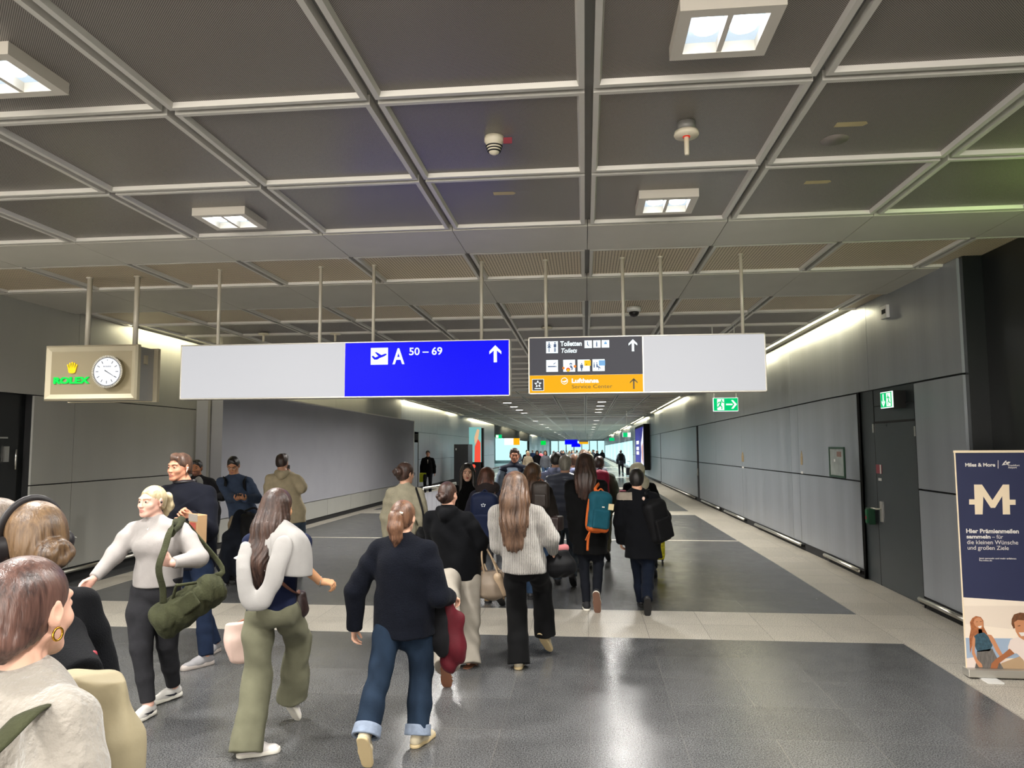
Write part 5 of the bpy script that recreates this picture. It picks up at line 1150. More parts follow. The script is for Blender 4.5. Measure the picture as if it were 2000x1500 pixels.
def hair_cap(F, G, vol=0.012, low=-0.03, front=0.075, k_=0.01, back=0.0, ears=True):
    """skull-hugging hair leaving face and ears free"""
    k = G.k; c = G.hd; r, f, u = G.hr, G.hf, G.hu; T = F.like()
    T.el(c-f*0.022*k+u*0.030*k, ((0.076+vol)*k, (0.094+vol)*k, (0.086+vol)*k), (r, f, u), 0.01)
    T.el(c-f*(0.045+back)*k-u*0.02*k, ((0.066+vol)*k, (0.062+vol)*k, (0.085)*k), (r, f, u), 0.03)
    # hairline: remove the face area and everything below the nape
    T.cut(c+f*(front+0.012)*k+u*0.052*k, f-u*0.75, 0.012)
    T.el(c+f*0.098*k-u*0.014*k, (0.067*k, 0.072*k, 0.088*k), (r, f, u), 0.008, 'd')
    if ears:
        for sg in (-1, 1): T.el(c+r*sg*0.088*k-f*0.004*k-u*0.022*k, (0.026*k, 0.024*k, 0.036*k), (r, f, u), 0.006, 'd')
    T.cut(c+u*low*k+f*0.03*k, -u+f*0.55, 0.012)
    F.add(T, 0.0); return F
# ================================================================== PEOPLE (near)
M_lips = {}
def person(G, label, sk='c99a80', vb=0.006, face=True, lips='a8665a', brow='4a3524', beard=None, wide=1.0, arms='LR', name='person', group=None, eyes_=None, **kw):
    t = thing(name, (G.B[0], G.B[1], G.z0), label, 'person', group)
    lo, hi = G.box(0.14); F = Field(lo, hi, vb)
    body_sdf(F, G, face, wide, arms, **kw); s_ = skin(sk)
    ms = [s_, mat('lips_'+lips, lips, 0.45), mat('brow_'+brow, brow, 0.9), mat('beard_'+(beard or 'none'), beard or '6b5a50', 0.8)]
    F.mesh('body', ms if face else [s_], t, face_mats(G, beard=1 if beard else 0) if face else None)
    if face if eyes_ is None else eyes_: eyes(G, t)
    return t
def garment(G, fn, name, m, t, vc=0.008, fm=None, pad=0.2):
    lo, hi = G.box(pad); F = Field(lo, hi, vc); fn(F); return F.mesh(name, m, t, fm)
def at(G, a, b, z): return G.hd+G.hr*a*G.k+G.hf*b*G.k+G.hu*z*G.k
def long_hair(F, G, length=0.45, w=0.085, taper=0.6, amp=0.0045, front=0.07, seed=1, side=0.0, d=0.03, drape=0.0):
    hair_cap(F, G, 0.014, -0.06, front, ears=False)
    k = G.k; c = G.hd; b = G.f; u = np.array([0, 0, 1.0]); r = G.r
    P = [c-G.hf*0.03*k+u*0.02*k, c-G.hf*0.062*k-u*0.06*k, G.neck-b*(0.085)*k+u*0.01*k+r*side*0.3, G.neck-b*(0.125+drape)*k-u*(length*0.45)*k+r*side*0.7, G.neck-b*(0.12+drape)*k-u*(length*0.95)*k+r*side]
    F.ch(P, [w*k, (w+0.004)*k, (w+0.012)*k, (w*0.9+0.01)*k, w*taper*k], 0.03, b, [0.95, 0.8, 0.55, 0.42])
    for sg in (-1, 1):
        F.ch([c+G.hr*sg*0.07*k-G.hf*0.01*k+u*0.03*k, c+G.hr*sg*0.082*k-G.hf*0.025*k-u*0.07*k, G.neck+r*sg*0.075*k-b*0.06*k], [0.026*k, 0.026*k, 0.03*k], 0.02)
    F.disp(strands(amp, c, seed)); return F
hem = lambda G: None
def taper_leg(G): pass

# ---- P1 ponytail woman, navy fleece, rolled jeans
H_br = hairmat('hair_brown', '33211a', '8a6248'); H_dk = hairmat('hair_dark_brown', '1c1210', '4a3228'); H_bk = hairmat('hair_black', '0c0a0a', '2b2422'); H_au = hairmat('hair_auburn', '2d1e17', '775b47'); H_bl = hairmat('hair_blonde', '9c8560', 'cfc09c'); H_gr = hairmat('hair_grey', '77726a', 'b5b0a6'); H_lb = hairmat('hair_light_brown', '3c2b1f', '806547'); H_ch = hairmat('hair_chestnut', '211411', '523a2f')
G = Fig(-1.20, 4.78, 1.57, yaw=4, hyaw=10, top=(789, 979), footL=dict(px=(716, 1499), pitch=62, yaw=-4), footR=dict(px=(806, 1463), at='heel', yaw=14), wrL=dict(px=(692, 1228, 0.02), elpx=(697, 1152, -0.02)), wrR=dict(px=(880, 1166, 0.16), elpx=(858, 1160, -0.02), hd=(0.3, 0.8, -0.3), pn=(0, 0.2, -1), curl=45), hip=onY(789, 1238, 4.8), fem=True)
t = person(G, 'woman with brown ponytail in boxy navy fleece jacket and rolled blue jeans, seen from behind', 'd3a58c', 0.006, face=False)
J1 = G
garment(G, lambda F: (top_sdf(F, G, hem=0.43, rx=0.222, ry=0.195, chest=(0.195, 0.14), sleeve=(0.084, 0.078, 0.056), amp=0.006, seed=3), None), 'fleece_jacket', fabric('fleece_navy', '0d1019', bump=0.6, bscale=120), t)
garment(G, lambda F: (F.rc(G.neck-G.u*0.02-G.r*0.035, G.neck-G.u*0.02+G.r*0.035, 0.045, 0.045, 0.01), F.cut(G.neck+G.u*0.015, G.u, 0.01)), 'collar', fabric('collar_black', '121420'), t, 0.007)
M_jean = fabric('denim_dark', '1b2736', noise=0.35, nscale=7, sheen=0.0, stretch=(1, 1, 0.5))
garment(G, lambda F: pants_sdf(F, G, 0.098, 0.083, 0.082, waist=0.44, seat=(0.165, 0.125), amp=0.010, end=-0.01, seed=5), 'jeans', M_jean, t)
M_cuff = fabric('denim_cuff', '7c8798', noise=0.15, nscale=30)
for q in 'LR':
    d_ = nv(G.an[q]-G.kn[q]); e_ = G.an[q]-d_*0.01; lo = e_-0.2; F = Field(e_-0.2, e_+0.2, 0.005); F.rc(e_-d_*0.055, e_+d_*0.03, 0.083, 0.087, 0.0); F.cut(e_+d_*0.022, d_, 0.006); F.cut(e_-d_*0.045, -d_, 0.006); F.rc(e_, e_+d_*0.1, 0.068, 0.068, 0.0, op='d'); F.disp(folds(0.003)); F.mesh('turned_up_cuff', M_cuff, t)
M_off = mat('canvas_offwhite', 'c9bda2', 0.8, noise=0.06)
shoes(G, t, M_off, M_soleT, laces=False)
def ponytail(F, G, P, R, amp=0.003, low=-0.03):
    hair_cap(F, G, 0.010, low, 0.075); F.ch(P, R, 0.012); F.disp(strands(amp, G.hd))
garment(G, lambda F: ponytail(F, G, [at(G, -0.01, -0.10, 0.035), at(G, -0.005, -0.135, 0.0), at(G, 0, -0.14, -0.07), at(G, 0.005, -0.125, -0.14), at(G, 0.0, -0.12, -0.19)], [0.026, 0.045, 0.052, 0.04, 0.018]), 'hair', H_br, t, 0.0055)
m = MB(); p = at(G, 0.0, -0.128, 0.035); m.tube(spline([p-G.hr*0.04, p-G.hf*0.012, p+G.hr*0.045-G.hu*0.006], 6), 0.007, M_cream, 8); m.build('hair_clip', t)

# ---- jacket carried by P1: maroon lining and black shell
G1 = G; w = onY(880, 1180, 4.92)
o = thing('carried_jacket', (w[0], w[1], 0.55), 'maroon and black jacket hanging from the arm of the woman in rolled jeans', 'jacket')
F = Field(onY(880, 1300, 4.95)-0.42, onY(880, 1200, 4.95)+0.35, 0.008)
c0, c1, c2, c3 = onY(872, 1172, 4.9), onY(884, 1210, 4.92), onY(888, 1262, 4.92), onY(880, 1292, 4.92)
F.ch([c0, c1, c2, c3], [0.035, 0.065, 0.085, 0.07], 0.03, (0, 1, 0), 0.7); F.disp(folds(0.012, fx=(14, 8, 8), seed=8)); F.mesh('maroon_side', fabric('nylon_maroon', '521820', rough=0.5, noise=0.12), o)
F = Field(onY(860, 1300, 4.95)-0.42, onY(860, 1200, 4.95)+0.35, 0.008)
c0, c1, c2, c3 = onY(862, 1175, 4.86), onY(855, 1210, 4.86), onY(856, 1250, 4.85), onY(864, 1272, 4.85)
F.ch([c0, c1, c2, c3], [0.03, 0.055, 0.06, 0.04], 0.03, (0, 1, 0), 0.6); F.disp(folds(0.01, fx=(14, 8, 8), seed=5)); F.mesh('black_side', fabric('shell_black', '141416'), o)

# ---- P2 grey knit sweater
G = Fig(-0.52, 6.35, 1.68, yaw=2, hyaw=-4, top=(1006, 925), footL=dict(px=(1012, 1309), at='heel', yaw=-4), footR=dict(px=(1072, 1272), pitch=48, yaw=24, lift=0.03), wrL=dict(px=(985, 1068, 0.22), elpx=(975, 1062, 0.03)), wrR=dict(px=(1080, 1075, 0.14), elpx=(1074, 1050, -0.02), hd=(0.1, 0.5, -0.8)), hip=onY(1024, 1120, 6.35), fem=True)
t = person(G, 'woman with long auburn hair in ribbed light grey knit sweater and wide black trousers', 'd3a58c', 0.007, face=False)
def rib(col, col2, sc=190, name='rib_knit'):
    m, nt, p = nodes(name); L = nt.links; tc = N(nt, 'ShaderNodeTexCoord'); wv = N(nt, 'ShaderNodeTexWave', Scale=sc/6.28*1.0, Distortion=1.5, Detail=2.0); wv.bands_direction = 'X'; wv.inputs['Detail Scale'].default_value = 0.4
    L.new(tc.outputs['Object'], wv.inputs['Vector']); nz = N(nt, 'ShaderNodeTexNoise', Scale=160.0, Detail=3.0); L.new(tc.outputs['Object'], nz.inputs['Vector'])
    ad = N(nt, 'ShaderNodeMath', operation='ADD'); L.new(wv.outputs['Fac'], ad.inputs[0]); L.new(nz.outputs['Fac'], ad.inputs[1])
    cr = N(nt, 'ShaderNodeValToRGB'); cr.color_ramp.elements[0].position = 0.35; cr.color_ramp.elements[1].position = 1.25/1.3; cr.color_ramp.elements[0].color = srgb(col); cr.color_ramp.elements[1].color = srgb(col2); L.new(ad.outputs[0], cr.inputs[0]); L.new(cr.outputs[0], p.inputs['Base Color'])
    bp = N(nt, 'ShaderNodeBump', Strength=0.9, Distance=0.008); L.new(ad.outputs[0], bp.inputs['Height']); L.new(bp.outputs[0], p.inputs['Normal']); p.inputs['Roughness'].default_value = 0.95; p.inputs['Sheen Weight'].default_value = 0.3; p.inputs['Specular IOR Level'].default_value = 0.15; return m
M_rib = rib('5f5c58', 'aca7a0', 130)
garment(G, lambda F: top_sdf(F, G, hem=0.487, rx=0.195, ry=0.155, chest=(0.175, 0.13), sleeve=(0.085, 0.082, 0.05), amp=0.006, seed=4, slope=0), 'knit_sweater', M_rib, t)
M_bt = fabric('trouser_black', '0e0e0f', bump=0.1)
garment(G, lambda F: pants_sdf(F, G, 0.098, 0.088, 0.098, waist=0.52, seat=(0.16, 0.12), amp=0.006, end=0.045, seed=7), 'trousers', M_bt, t)
shoes(G, t, mat('leather_cream', 'c8bda4', 0.6), M_soleT, laces=False)
garment(G, lambda F: long_hair(F, G, 0.34, 0.112, 0.8, 0.005, seed=2), 'hair', H_au, t, 0.006)
P2 = G

# ---- P3 black coat, slim black trousers
G = Fig(0.02, 8.75, 1.80, yaw=2, hyaw=0, top=(1143, 888), footL=dict(px=(1147, 1194), at='heel', yaw=-8), footR=dict(px=(1166, 1197), pitch=68, yaw=3), wrL=dict(px=(1122, 1068, 0.1), elpx=(1118, 1010, -0.05)), wrR=dict(px=(1180, 1062, 0.12), elpx=(1182, 1008, -0.03)), hip=onY(1152, 1050, 8.75), fem=True)
t = person(G, 'woman with long dark hair in knee-length black coat and canvas sneakers, seen from behind', 'd3a58c', 0.009, face=False)
M_coat = fabric('wool_black', '0a0a0b', bump=0.3)
garment(G, lambda F: top_sdf(F, G, hem=0.35, rx=0.195, ry=0.15, chest=(0.17, 0.13), sleeve=(0.07, 0.062, 0.05), amp=0.005, seed=6), 'coat', M_coat, t, 0.009)
garment(G, lambda F: pants_sdf(F, G, 0.085, 0.058, 0.046, waist=0.39, amp=0.003, end=0.0), 'trousers', fabric('trouser_ink', '14161c', sheen=0), t, 0.009)
shoes(G, t, mat('canvas_black', '17171a', 0.8), M_soleW, under=mat('sole_rust', '6e4f40', 0.7))
garment(G, lambda F: long_hair(F, G, 0.16, 0.106, 0.9, 0.004, seed=4), 'hair', H_dk, t, 0.008)
P3 = G

# ---- P4 black jacket, short dark hair
G = Fig(0.66, 8.65, 1.62, yaw=0, hyaw=6, top=(1243, 917), footL=dict(px=(1254, 1186), at='heel', yaw=-3), footR=dict(px=(1264, 1203), pitch=60, yaw=0), wrL=dict(px=(1213, 1062, 0.1), elpx=(1211, 1020, -0.03)), wrR=dict(px=(1290, 1050, 0.12), elpx=(1296, 1010, 0.0)), hip=onY(1256, 1072, 8.65))
t = person(G, 'person with short black hair in loose black jacket and navy trousers carrying a black backpack', 'c99a80', 0.009, face=False)
M_jk = fabric('jacket_black', '0b0c10', noise=0.05)
garment(G, lambda F: top_sdf(F, G, hem=0.37, rx=0.225, ry=0.17, chest=(0.19, 0.14), sleeve=(0.09, 0.083, 0.06), amp=0.007, seed=9), 'jacket', [M_jk, fabric('jacket_taupe', '8a8074')], t, 0.009, fm=lambda P: ((P[:, 2] > G.sh['L'][2]-0.02) & (P[:, 0] < G.sh['L'][0]+0.10) & (P[:, 2] < G.neck[2]-0.015)).astype(int))
garment(G, lambda F: pants_sdf(F, G, 0.094, 0.075, 0.066, waist=0.41, amp=0.006, end=0.03), 'trousers', fabric('trouser_navy', '0f1522'), t, 0.009)
shoes(G, t, mat('leather_black', '19191b', 0.5), M_soleB, laces=False)
garment(G, lambda F: (hair_cap(F, G, 0.014, -0.055, 0.07), F.disp(strands(0.003, G.hd))), 'hair', H_bk, t, 0.007)
P4 = G

# ---- P5 sage trousers, long dark brown hair, white sweater slung over the shoulders
f5 = flr(500, 1440)
G = Fig(-2.0, 4.62, 1.65, yaw=2, hyaw=18, top=(545, 957), footL=dict(px=(462, 1480), at='heel', yaw=60), footR=dict(px=(578, 1407), pitch=58, yaw=22), wrL=dict(px=(492, 1190, 0.22), elpx=(490, 1130, 0.05)), wrR=dict(px=(626, 1136, 0.10), elpx=(594, 1108, -0.02), hd=(0.85, 0.3, -0.12), pn=(0, 0.3, -0.9), curl=55), hip=onY(530, 1215, 4.62), fem=True)
t = person(G, 'woman with very long dark hair, white draped sweater and wide sage trousers, seen from behind', 'c9966f', 0.006, face=True)
M_nt = fabric('jersey_navy', '1a2038', bump=0.1)
garment(G, lambda F: top_sdf(F, G, hem=0.505, rx=0.165, ry=0.115, chest=(0.15, 0.11), sleeve=(0.055, 0.05, 0.04), sl_end=0.3, amp=0.004, collar=False), 'top', M_nt, t)
M_sage = fabric('linen_sage', '6b6a57', noise=0.07, bump=0.15)
garment(G, lambda F: pants_sdf(F, G, 0.094, 0.090, 0.108, waist=0.535, seat=(0.152, 0.12), amp=0.014, end=0.055, seed=11), 'trousers', M_sage, t)
shoes(G, t, mat('leather_white', 'd6d0cc', 0.5), M_soleW, laces=False)
garment(G, lambda F: long_hair(F, G, 0.43, 0.088, 0.35, 0.005, front=0.06, seed=5, side=-0.075, d=0.02, drape=0.035), 'hair', H_ch, t, 0.006)
M_wk = fabric('sweater_white', 'a3a09d', noise=0.04, bump=0.08, bscale=160)
def drape(name, rows, m_, parent, th=0.009, fold=0.006):
    """a cloth panel lofted through rows of measured points, thickened and smoothed"""
    R = [[onY(*p) for p in spline([np.array(q_, float) for q_ in row], 4)] for row in rows]; nR, nC = len(R), len(R[0]); cols = [spline([R[i][j] for i in range(nR)], 4) for j in range(nC)]
    V = []; Fc = []; n2 = len(cols[0])
    for j, c_ in enumerate(cols):
        for i, p_ in enumerate(c_): V.append(p_+np.array([0, -1, 0])*fold*math.sin(j*0.9+i*0.35)*min(i/6, 1))
    for j in range(nC-1):
        for i in range(n2-1): a0 = j*n2+i; Fc.append((a0, a0+1, a0+n2+1, a0+n2))
    o = mk(name, V, Fc, m_, parent, smooth=True); s_ = o.modifiers.new('s', 'SOLIDIFY'); s_.thickness = th; s_.offset = 0; b_ = o.modifiers.new('b', 'SUBSURF'); b_.levels = 1; b_.render_levels = 1
    return o
drape('draped_sweater', [[(528, 1022, 4.62), (545, 1010, 4.56), (566, 1020, 4.55), (585, 1034, 4.58), (590, 1038, 4.66), (578, 1030, 4.74)], [(528, 1045, 4.45), (552, 1040, 4.43), (580, 1044, 4.45), (603, 1056, 4.56), (603, 1062, 4.72), (582, 1050, 4.82)],
    [(530, 1085, 4.43), (556, 1084, 4.40), (585, 1086, 4.43), (607, 1088, 4.55), (607, 1090, 4.74), (585, 1086, 4.86)], [(538, 1122, 4.43), (560, 1126, 4.40), (586, 1128, 4.43), (607, 1125, 4.55), (606, 1124, 4.76), (585, 1122, 4.88)]], M_wk, t)
drape('draped_sweater', [[(545, 1016, 4.56), (522, 1022, 4.56), (504, 1032, 4.6), (498, 1036, 4.68)], [(545, 1050, 4.44), (515, 1050, 4.45), (488, 1056, 4.54), (484, 1058, 4.70)], [(540, 1090, 4.43), (510, 1092, 4.43), (475, 1082, 4.52), (470, 1082, 4.70)], [(530, 1118, 4.43), (500, 1112, 4.42), (462, 1094, 4.50), (457, 1090, 4.70)]], M_wk, t)
def loop(F):
    Q = [onY(*p_) for p_ in ((556, 1060, 4.40), (543, 1100, 4.375), (527, 1148, 4.375), (503, 1178, 4.38), (482, 1160, 4.38), (476, 1112, 4.38), (480, 1070, 4.43))]; Q = spline(Q, 3)
    F.ch(Q, [0.052-0.014*i/(len(Q)-1) for i in range(len(Q))], 0.015, (0, 1, 0), 0.42); F.disp(folds(0.004, seed=1))
garment(G, loop, 'hanging_sleeve_loop', M_wk, t, 0.006)
a = onY(496, 1150, 4.44); m = MB()
for i, mm in enumerate((mat('knit_red', '8a2630', 0.9), mat('knit_grey', '9a9796', 0.9), mat('knit_black', '26262a', 0.9), mat('knit_red', 'a02a34', 0.9))): m.box(a[0]-0.028, a[0]+0.028, a[1]-0.01, a[1]+0.015, a[2]-0.09+i*0.045, a[2]-0.05+i*0.045, mm)
m.build('striped_lining', t)
P5 = G
m = MB(); w = G.wr['R']; d_ = G.hand['R'][0]; n_ = np.cross(d_, [0, 0, 1]); n_ /= np.linalg.norm(n_); u_ = np.cross(n_, d_)
m.tube([w+0.033*(math.cos(x_)*n_+math.sin(x_)*u_) for x_ in np.linspace(0, 2*math.pi, 15)], 0.004, M_steel, 8, False); m.build('bracelet', t)

# ---- P6 blonde woman, white turtleneck, walking towards the camera's left
G = Fig(-2.95, 5.15, 1.64, yaw=176, hyaw=194, hpitch=0, top=(297, 950), bulk=1.03, lean=1,
        footR=dict(px=(252, 1420), yaw=10, pitch=2), footL=dict(px=(292, 1379), yaw=32, pitch=3),
        wrR=dict(px=(183, 1130, -0.28), elpx=(226, 1082, -0.12), hd=(0.5, 0.4, -0.75), pn=(-0.3, 0.6, -0.5), curl=50), wrL=dict(px=(336, 1100, -0.24), elpx=(384, 1088, -0.04), hd=(0.95, 0.12, 0.25), pn=(0.1, -0.95, 0.0), curl=85), hip=onY(303, 1150, 5.15), fem=True)
t = person(G, 'blonde woman in white turtleneck and dark grey jeans walking toward the camera with a duffel', 'dcae9c', 0.0048, face=True, lips='ad7268', brow='a08058', wide=1.07, neckr=1.1)
M_tn = fabric('turtleneck_white', '9b9693', noise=0.05, bump=0.25, bscale=260)
def tn(F):
    top_sdf(F, G, hem=0.548, rx=0.184, ry=0.15, chest=(0.168, 0.125), sleeve=(0.083, 0.068, 0.043), sl_end=0.96, amp=0.0045, seed=2, bust=1.12)
    F.rc(G.neck+G.u*0.0, G.hd-G.hf*0.02-G.hu*0.085, 0.066, 0.063, 0.02)
    T = F.like(); F.cut(G.hd-G.hu*0.088, G.hu+G.hf*0.1, 0.008)
lo_, hi_ = G.box(0.2); F = Field(lo_, hi_, 0.0065)
top_sdf(F, G, hem=0.548, rx=0.184, ry=0.15, chest=(0.168, 0.125), sleeve=(0.083, 0.068, 0.043), sl_end=0.96, amp=0.0045, seed=2, bust=1.12)
F.mesh('turtleneck_sweater', M_tn, t)
F = Field(G.neck-0.14, G.neck+0.2, 0.005); F.rc(G.neck-G.u*0.04, G.hd-G.hf*0.022-G.hu*0.07, 0.070, 0.064, 0.01); F.cut(G.hd-G.hu*0.105-G.hf*0.02, G.u+G.hf*0.15, 0.008); F.cut(G.neck-G.u*0.045, -G.u, 0.01); F.disp(lambda x, y, z: 0.0035*np.sin(150*z)); F.mesh('turtleneck_collar', M_tn, t)
garment(G, lambda F: pants_sdf(F, G, 0.112, 0.076, 0.050, waist=0.583, seat=(0.168, 0.132), amp=0.004, end=-0.02, seed=4), 'jeans', fabric('denim_charcoal', '2b2b2e', noise=0.12, nscale=20, sheen=0), t, 0.0075)
shoes(G, t, mat('leather_white2', 'c4c1bc', 0.45), mat('sole_ivory', 'e2ded2', 0.6), 'runner', True, swoosh=mat('mark_black', '1d1f2a', 0.5))
def bl_hair(F):
    hair_cap(F, G, 0.007, -0.005, 0.062)
    F.ch([at(G, 0, -0.115, 0.03), at(G, 0.0, -0.15, 0.02), at(G, 0.0, -0.165, -0.05), at(G, 0, -0.15, -0.11)], [0.022, 0.04, 0.042, 0.02], 0.012); F.disp(strands(0.003, G.hd, 3))
garment(G, bl_hair, 'hair', H_bl, t, 0.005)
m = MB(); m.lathe(at(G, -0.094, -0.004, -0.012), [(0.006, 0), (0.009, 0.008), (0.006, 0.016)], M_blk, 10); m.build('earbud', t)
m = MB(); c_ = G.neck+G.f*0.098-G.u*0.05; m.tube(spline([G.neck+G.r*0.07+G.f*0.035-G.u*0.005, c_, G.neck-G.r*0.07+G.f*0.035-G.u*0.005], 6), 0.0018, M_steel, 6); m.tube([c_, c_-G.u*0.03+G.f*0.01], 0.003, M_steel, 6); m.build('necklace', t)
P6 = G
# paper in her hand
w = onY(160, 1176, 4.86); o = MB(); 
o.add([onY(146, 1160, 4.84), onY(168, 1162, 4.88), onY(176, 1192, 4.86), onY(152, 1205, 4.82)]+[p_+np.array([0, 0.004, 0]) for p_ in (onY(146, 1160, 4.84), onY(168, 1162, 4.88), onY(176, 1192, 4.86), onY(152, 1205, 4.82))], [(3, 2, 1, 0), (4, 5, 6, 7), (0, 1, 5, 4), (1, 2, 6, 5), (2, 3, 7, 6), (3, 0, 4, 7)], mat('white_paper', 'dcdad8', 0.7))
tag(o.build('paper_slip'), 'white folded paper in the outstretched hand of the blonde woman', 'paper')
# olive duffel
M_ol = fabric('canvas_olive', '3a3c2a', noise=0.22, nscale=9, bump=0.5, bscale=70, rough=0.85)
c = onY(365, 1183, 4.98); o = thing('duffel_bag', (c[0], c[1], c[2]-0.2), 'olive green canvas duffel bag hanging from the shoulder of the blonde woman', 'bag')
a_, b_ = onY(322, 1212, 4.90), onY(415, 1150, 5.08); dx = nv(b_-a_)
F = Field(c-0.42, c+0.42, 0.007); F.rc(a_, b_, 0.125, 0.115, 0.02); F.cut(a_-dx*0.075, -dx, 0.03); F.cut(b_+dx*0.07, dx, 0.03); F.disp(folds(0.016, fx=(13, 11, 11), seed=4)); F.disp(folds(0.006, fx=(30, 30, 26), seed=2)); F.mesh('bag_body', M_ol, o)
F = Field(c-0.42, c+0.42, 0.007); nn = np.array([0.2, -1, 0.1]); pc = (a_+b_)/2+nv(nn)*0.11; F.box(pc, (0.10, 0.025, 0.06), (dx, nv(nn), np.cross(dx, nv(nn))), 0.015); F.disp(folds(0.006, seed=6)); F.mesh('side_pocket', M_ol, o)
m = MB(); S_ = spline([a_+np.array([0, -0.03, 0.12]), onY(318, 1150, 4.84), onY(310, 1110, 4.8), onY(322, 1070, 4.86), onY(336, 1028, 4.96), P6.sh['L']+np.array([-0.01, 0.03, 0.075]), P6.sh['L']+np.array([0.05, 0.13, -0.05]), b_+np.array([0.03, 0.08, 0.13]), b_+np.array([-0.03, 0.0, 0.07])], 5)
m.tube(S_, 0.026, M_ol, 10, True, 0.22, (0, 1, 0.3)); m.build('shoulder_strap', o)
F = Field(P6.sh['L']-0.2, P6.sh['L']+0.16, 0.006); F.ch([onY(322, 1072, 4.86), onY(330, 1045, 4.93), P6.sh['L']+np.array([-0.01, 0.03, 0.08])], [0.036, 0.036, 0.036], 0.0, (0, 1, 0.3), 0.45); F.disp(folds(0.004, seed=3)); F.mesh('strap_pad', M_ol, o)
m = MB(); m.tube(spline([a_+dx*0.09+np.array([0, -0.06, 0.11]), a_+dx*0.15+np.array([0, -0.12, 0.17]), (a_+b_)/2+np.array([0, -0.13, 0.16]), b_-dx*0.09+np.array([0, -0.07, 0.11])], 5), 0.011, M_ol, 8); m.build('carry_handle', o)

# ---- P7 black hoodie, wide white trousers, low bun
G = Fig(-1.22, 6.6, 1.60, yaw=3, hyaw=22, top=(876, 942), footR=dict(px=(910, 1306), at='heel', yaw=10), footL=dict(px=(874, 1341), pitch=58, yaw=-4), wrL=dict(px=(850, 1090, 0.2), elpx=(846, 1060, 0.05)), wrR=dict(px=(938, 1098, 0.10), elpx=(938, 1058, 0.0), hd=(0.1, 0.5, -0.8), curl=80), hip=onY(898, 1135, 6.6), fem=True)
t = person(G, 'woman with a low dark bun in black hooded sweater and wide white trousers', 'd0a088', 0.0065, face=True)
M_hk = fabric('hoodie_black', '0a0b0e', bump=0.3)
def hd7(F):
    top_sdf(F, G, hem=0.445, rx=0.21, ry=0.185, chest=(0.178, 0.135), sleeve=(0.078, 0.074, 0.052), amp=0.008, seed=12)
    F.ch([G.neck-G.f*0.05-G.r*0.07+G.u*0.0, G.neck-G.f*0.115-G.u*0.045, G.neck-G.f*0.05+G.r*0.07+G.u*0.0], [0.035, 0.05, 0.035], 0.03)
garment(G, hd7, 'hooded_sweater', M_hk, t, 0.008)
garment(G, lambda F: pants_sdf(F, G, 0.105, 0.098, 0.110, waist=0.455, seat=(0.16, 0.12), amp=0.014, end=0.045, seed=15), 'trousers', fabric('linen_white', '989186', noise=0.05, bump=0.15), t, 0.008)
def sandals(G, t, m_):
    for q in 'LR':
        he, T, d, n, L_ = G.foot[q]; r_ = np.cross(d, n); mb = MB(); out = []
        for (yy, w_) in ((-0.01, 0.022), (0.03, 0.036), (0.1, 0.036), (0.17, 0.045), (0.22, 0.038), (0.25, 0.015)): out.append((yy, w_))
        P_ = [he+d*y_+r_*w_ for y_, w_ in out]+[he+d*y_-r_*w_ for y_, w_ in out[::-1]]; k_ = len(P_)
        mb.add([p_-n*0.012 for p_ in P_]+[p_+n*0.004 for p_ in P_], [list(range(k_)), list(range(2*k_-1, k_-1, -1))]+[(i, i+k_, (i+1) % k_+k_, (i+1) % k_) for i in range(k_)], m_)
        for yy in (0.14, 0.18): mb.tube(spline([he+d*yy+r_*0.042, he+d*(yy+0.01)+n*0.055, he+d*yy-r_*0.042], 5), 0.008, m_, 8)
        mb.build('sandal', t)
sandals(G, t, mat('sandal_tan', '8a5b42', 0.6))
def bun(F, G, c0=( -0.0, -0.125, -0.01), r0=0.045, low=-0.03, vol=0.008, amp=0.003):
    hair_cap(F, G, vol, low, 0.072); p_ = at(G, *c0); F.el(p_, (r0*1.15, r0*0.85, r0), (G.hr, G.hf, G.hu), 0.008)
    for i in range(4): a = i*1.5; F.rc(p_+G.hr*math.cos(a)*r0*0.6+G.hu*math.sin(a)*r0*0.5-G.hf*0.02, p_+G.hr*math.cos(a+1.6)*r0*0.6+G.hu*math.sin(a+1.6)*r0*0.5-G.hf*0.03, r0*0.42, r0*0.36, 0.006)
    F.disp(strands(amp, G.hd))
garment(G, lambda F: bun(F, G, (0, -0.115, -0.03), 0.046, -0.045), 'hair', H_ch, t, 0.006)
P7 = G
# taupe handbag
M_tp = mat('leather_taupe', '8f7f6e', 0.5, noise=0.08, bump=0.2, bscale=40); M_tp2 = mat('leather_beige', 'b49c80', 0.45, noise=0.08, bump=0.15, bscale=40)
def tote(name, label, cat, c, ax, w, d, h, m_, strap_pts, m2=None, r=0.03, amp=0.008, group=None, parts=('bag_body', 'handle'), top_w=0.75, sr=0.009, vs=0.007):
    o = thing(name, (c[0], c[1], c[2]-h/2), label, cat, group); ax = [nv(v) for v in ax]; c = np.array(c)
    F = Field(c-max(w, h)*0.85, c+max(w, h)*0.85, vs)
    F.box(c-ax[2]*h*0.17, (w/2, d/2, h*0.33), ax, d*0.30)
    F.ch([c-ax[2]*h*0.05, c+ax[2]*h*0.30, c+ax[2]*h*0.47], [w*0.46, w*0.46*top_w, w*0.40*top_w], 0.05, ax[1], [d/w*0.95, d/w*0.62]); F.cut(c+ax[2]*h*0.5, ax[2], 0.01)
    F.disp(folds(amp, fx=(12, 12, 10), seed=w*50)); F.mesh(parts[0], m_, o)
    for S_ in strap_pts:
        m = MB(); m.tube(spline(S_, 6), sr, m2 or m_, 8); m.build(parts[1], o)
    return o
c = onY(964, 1140, 6.62)
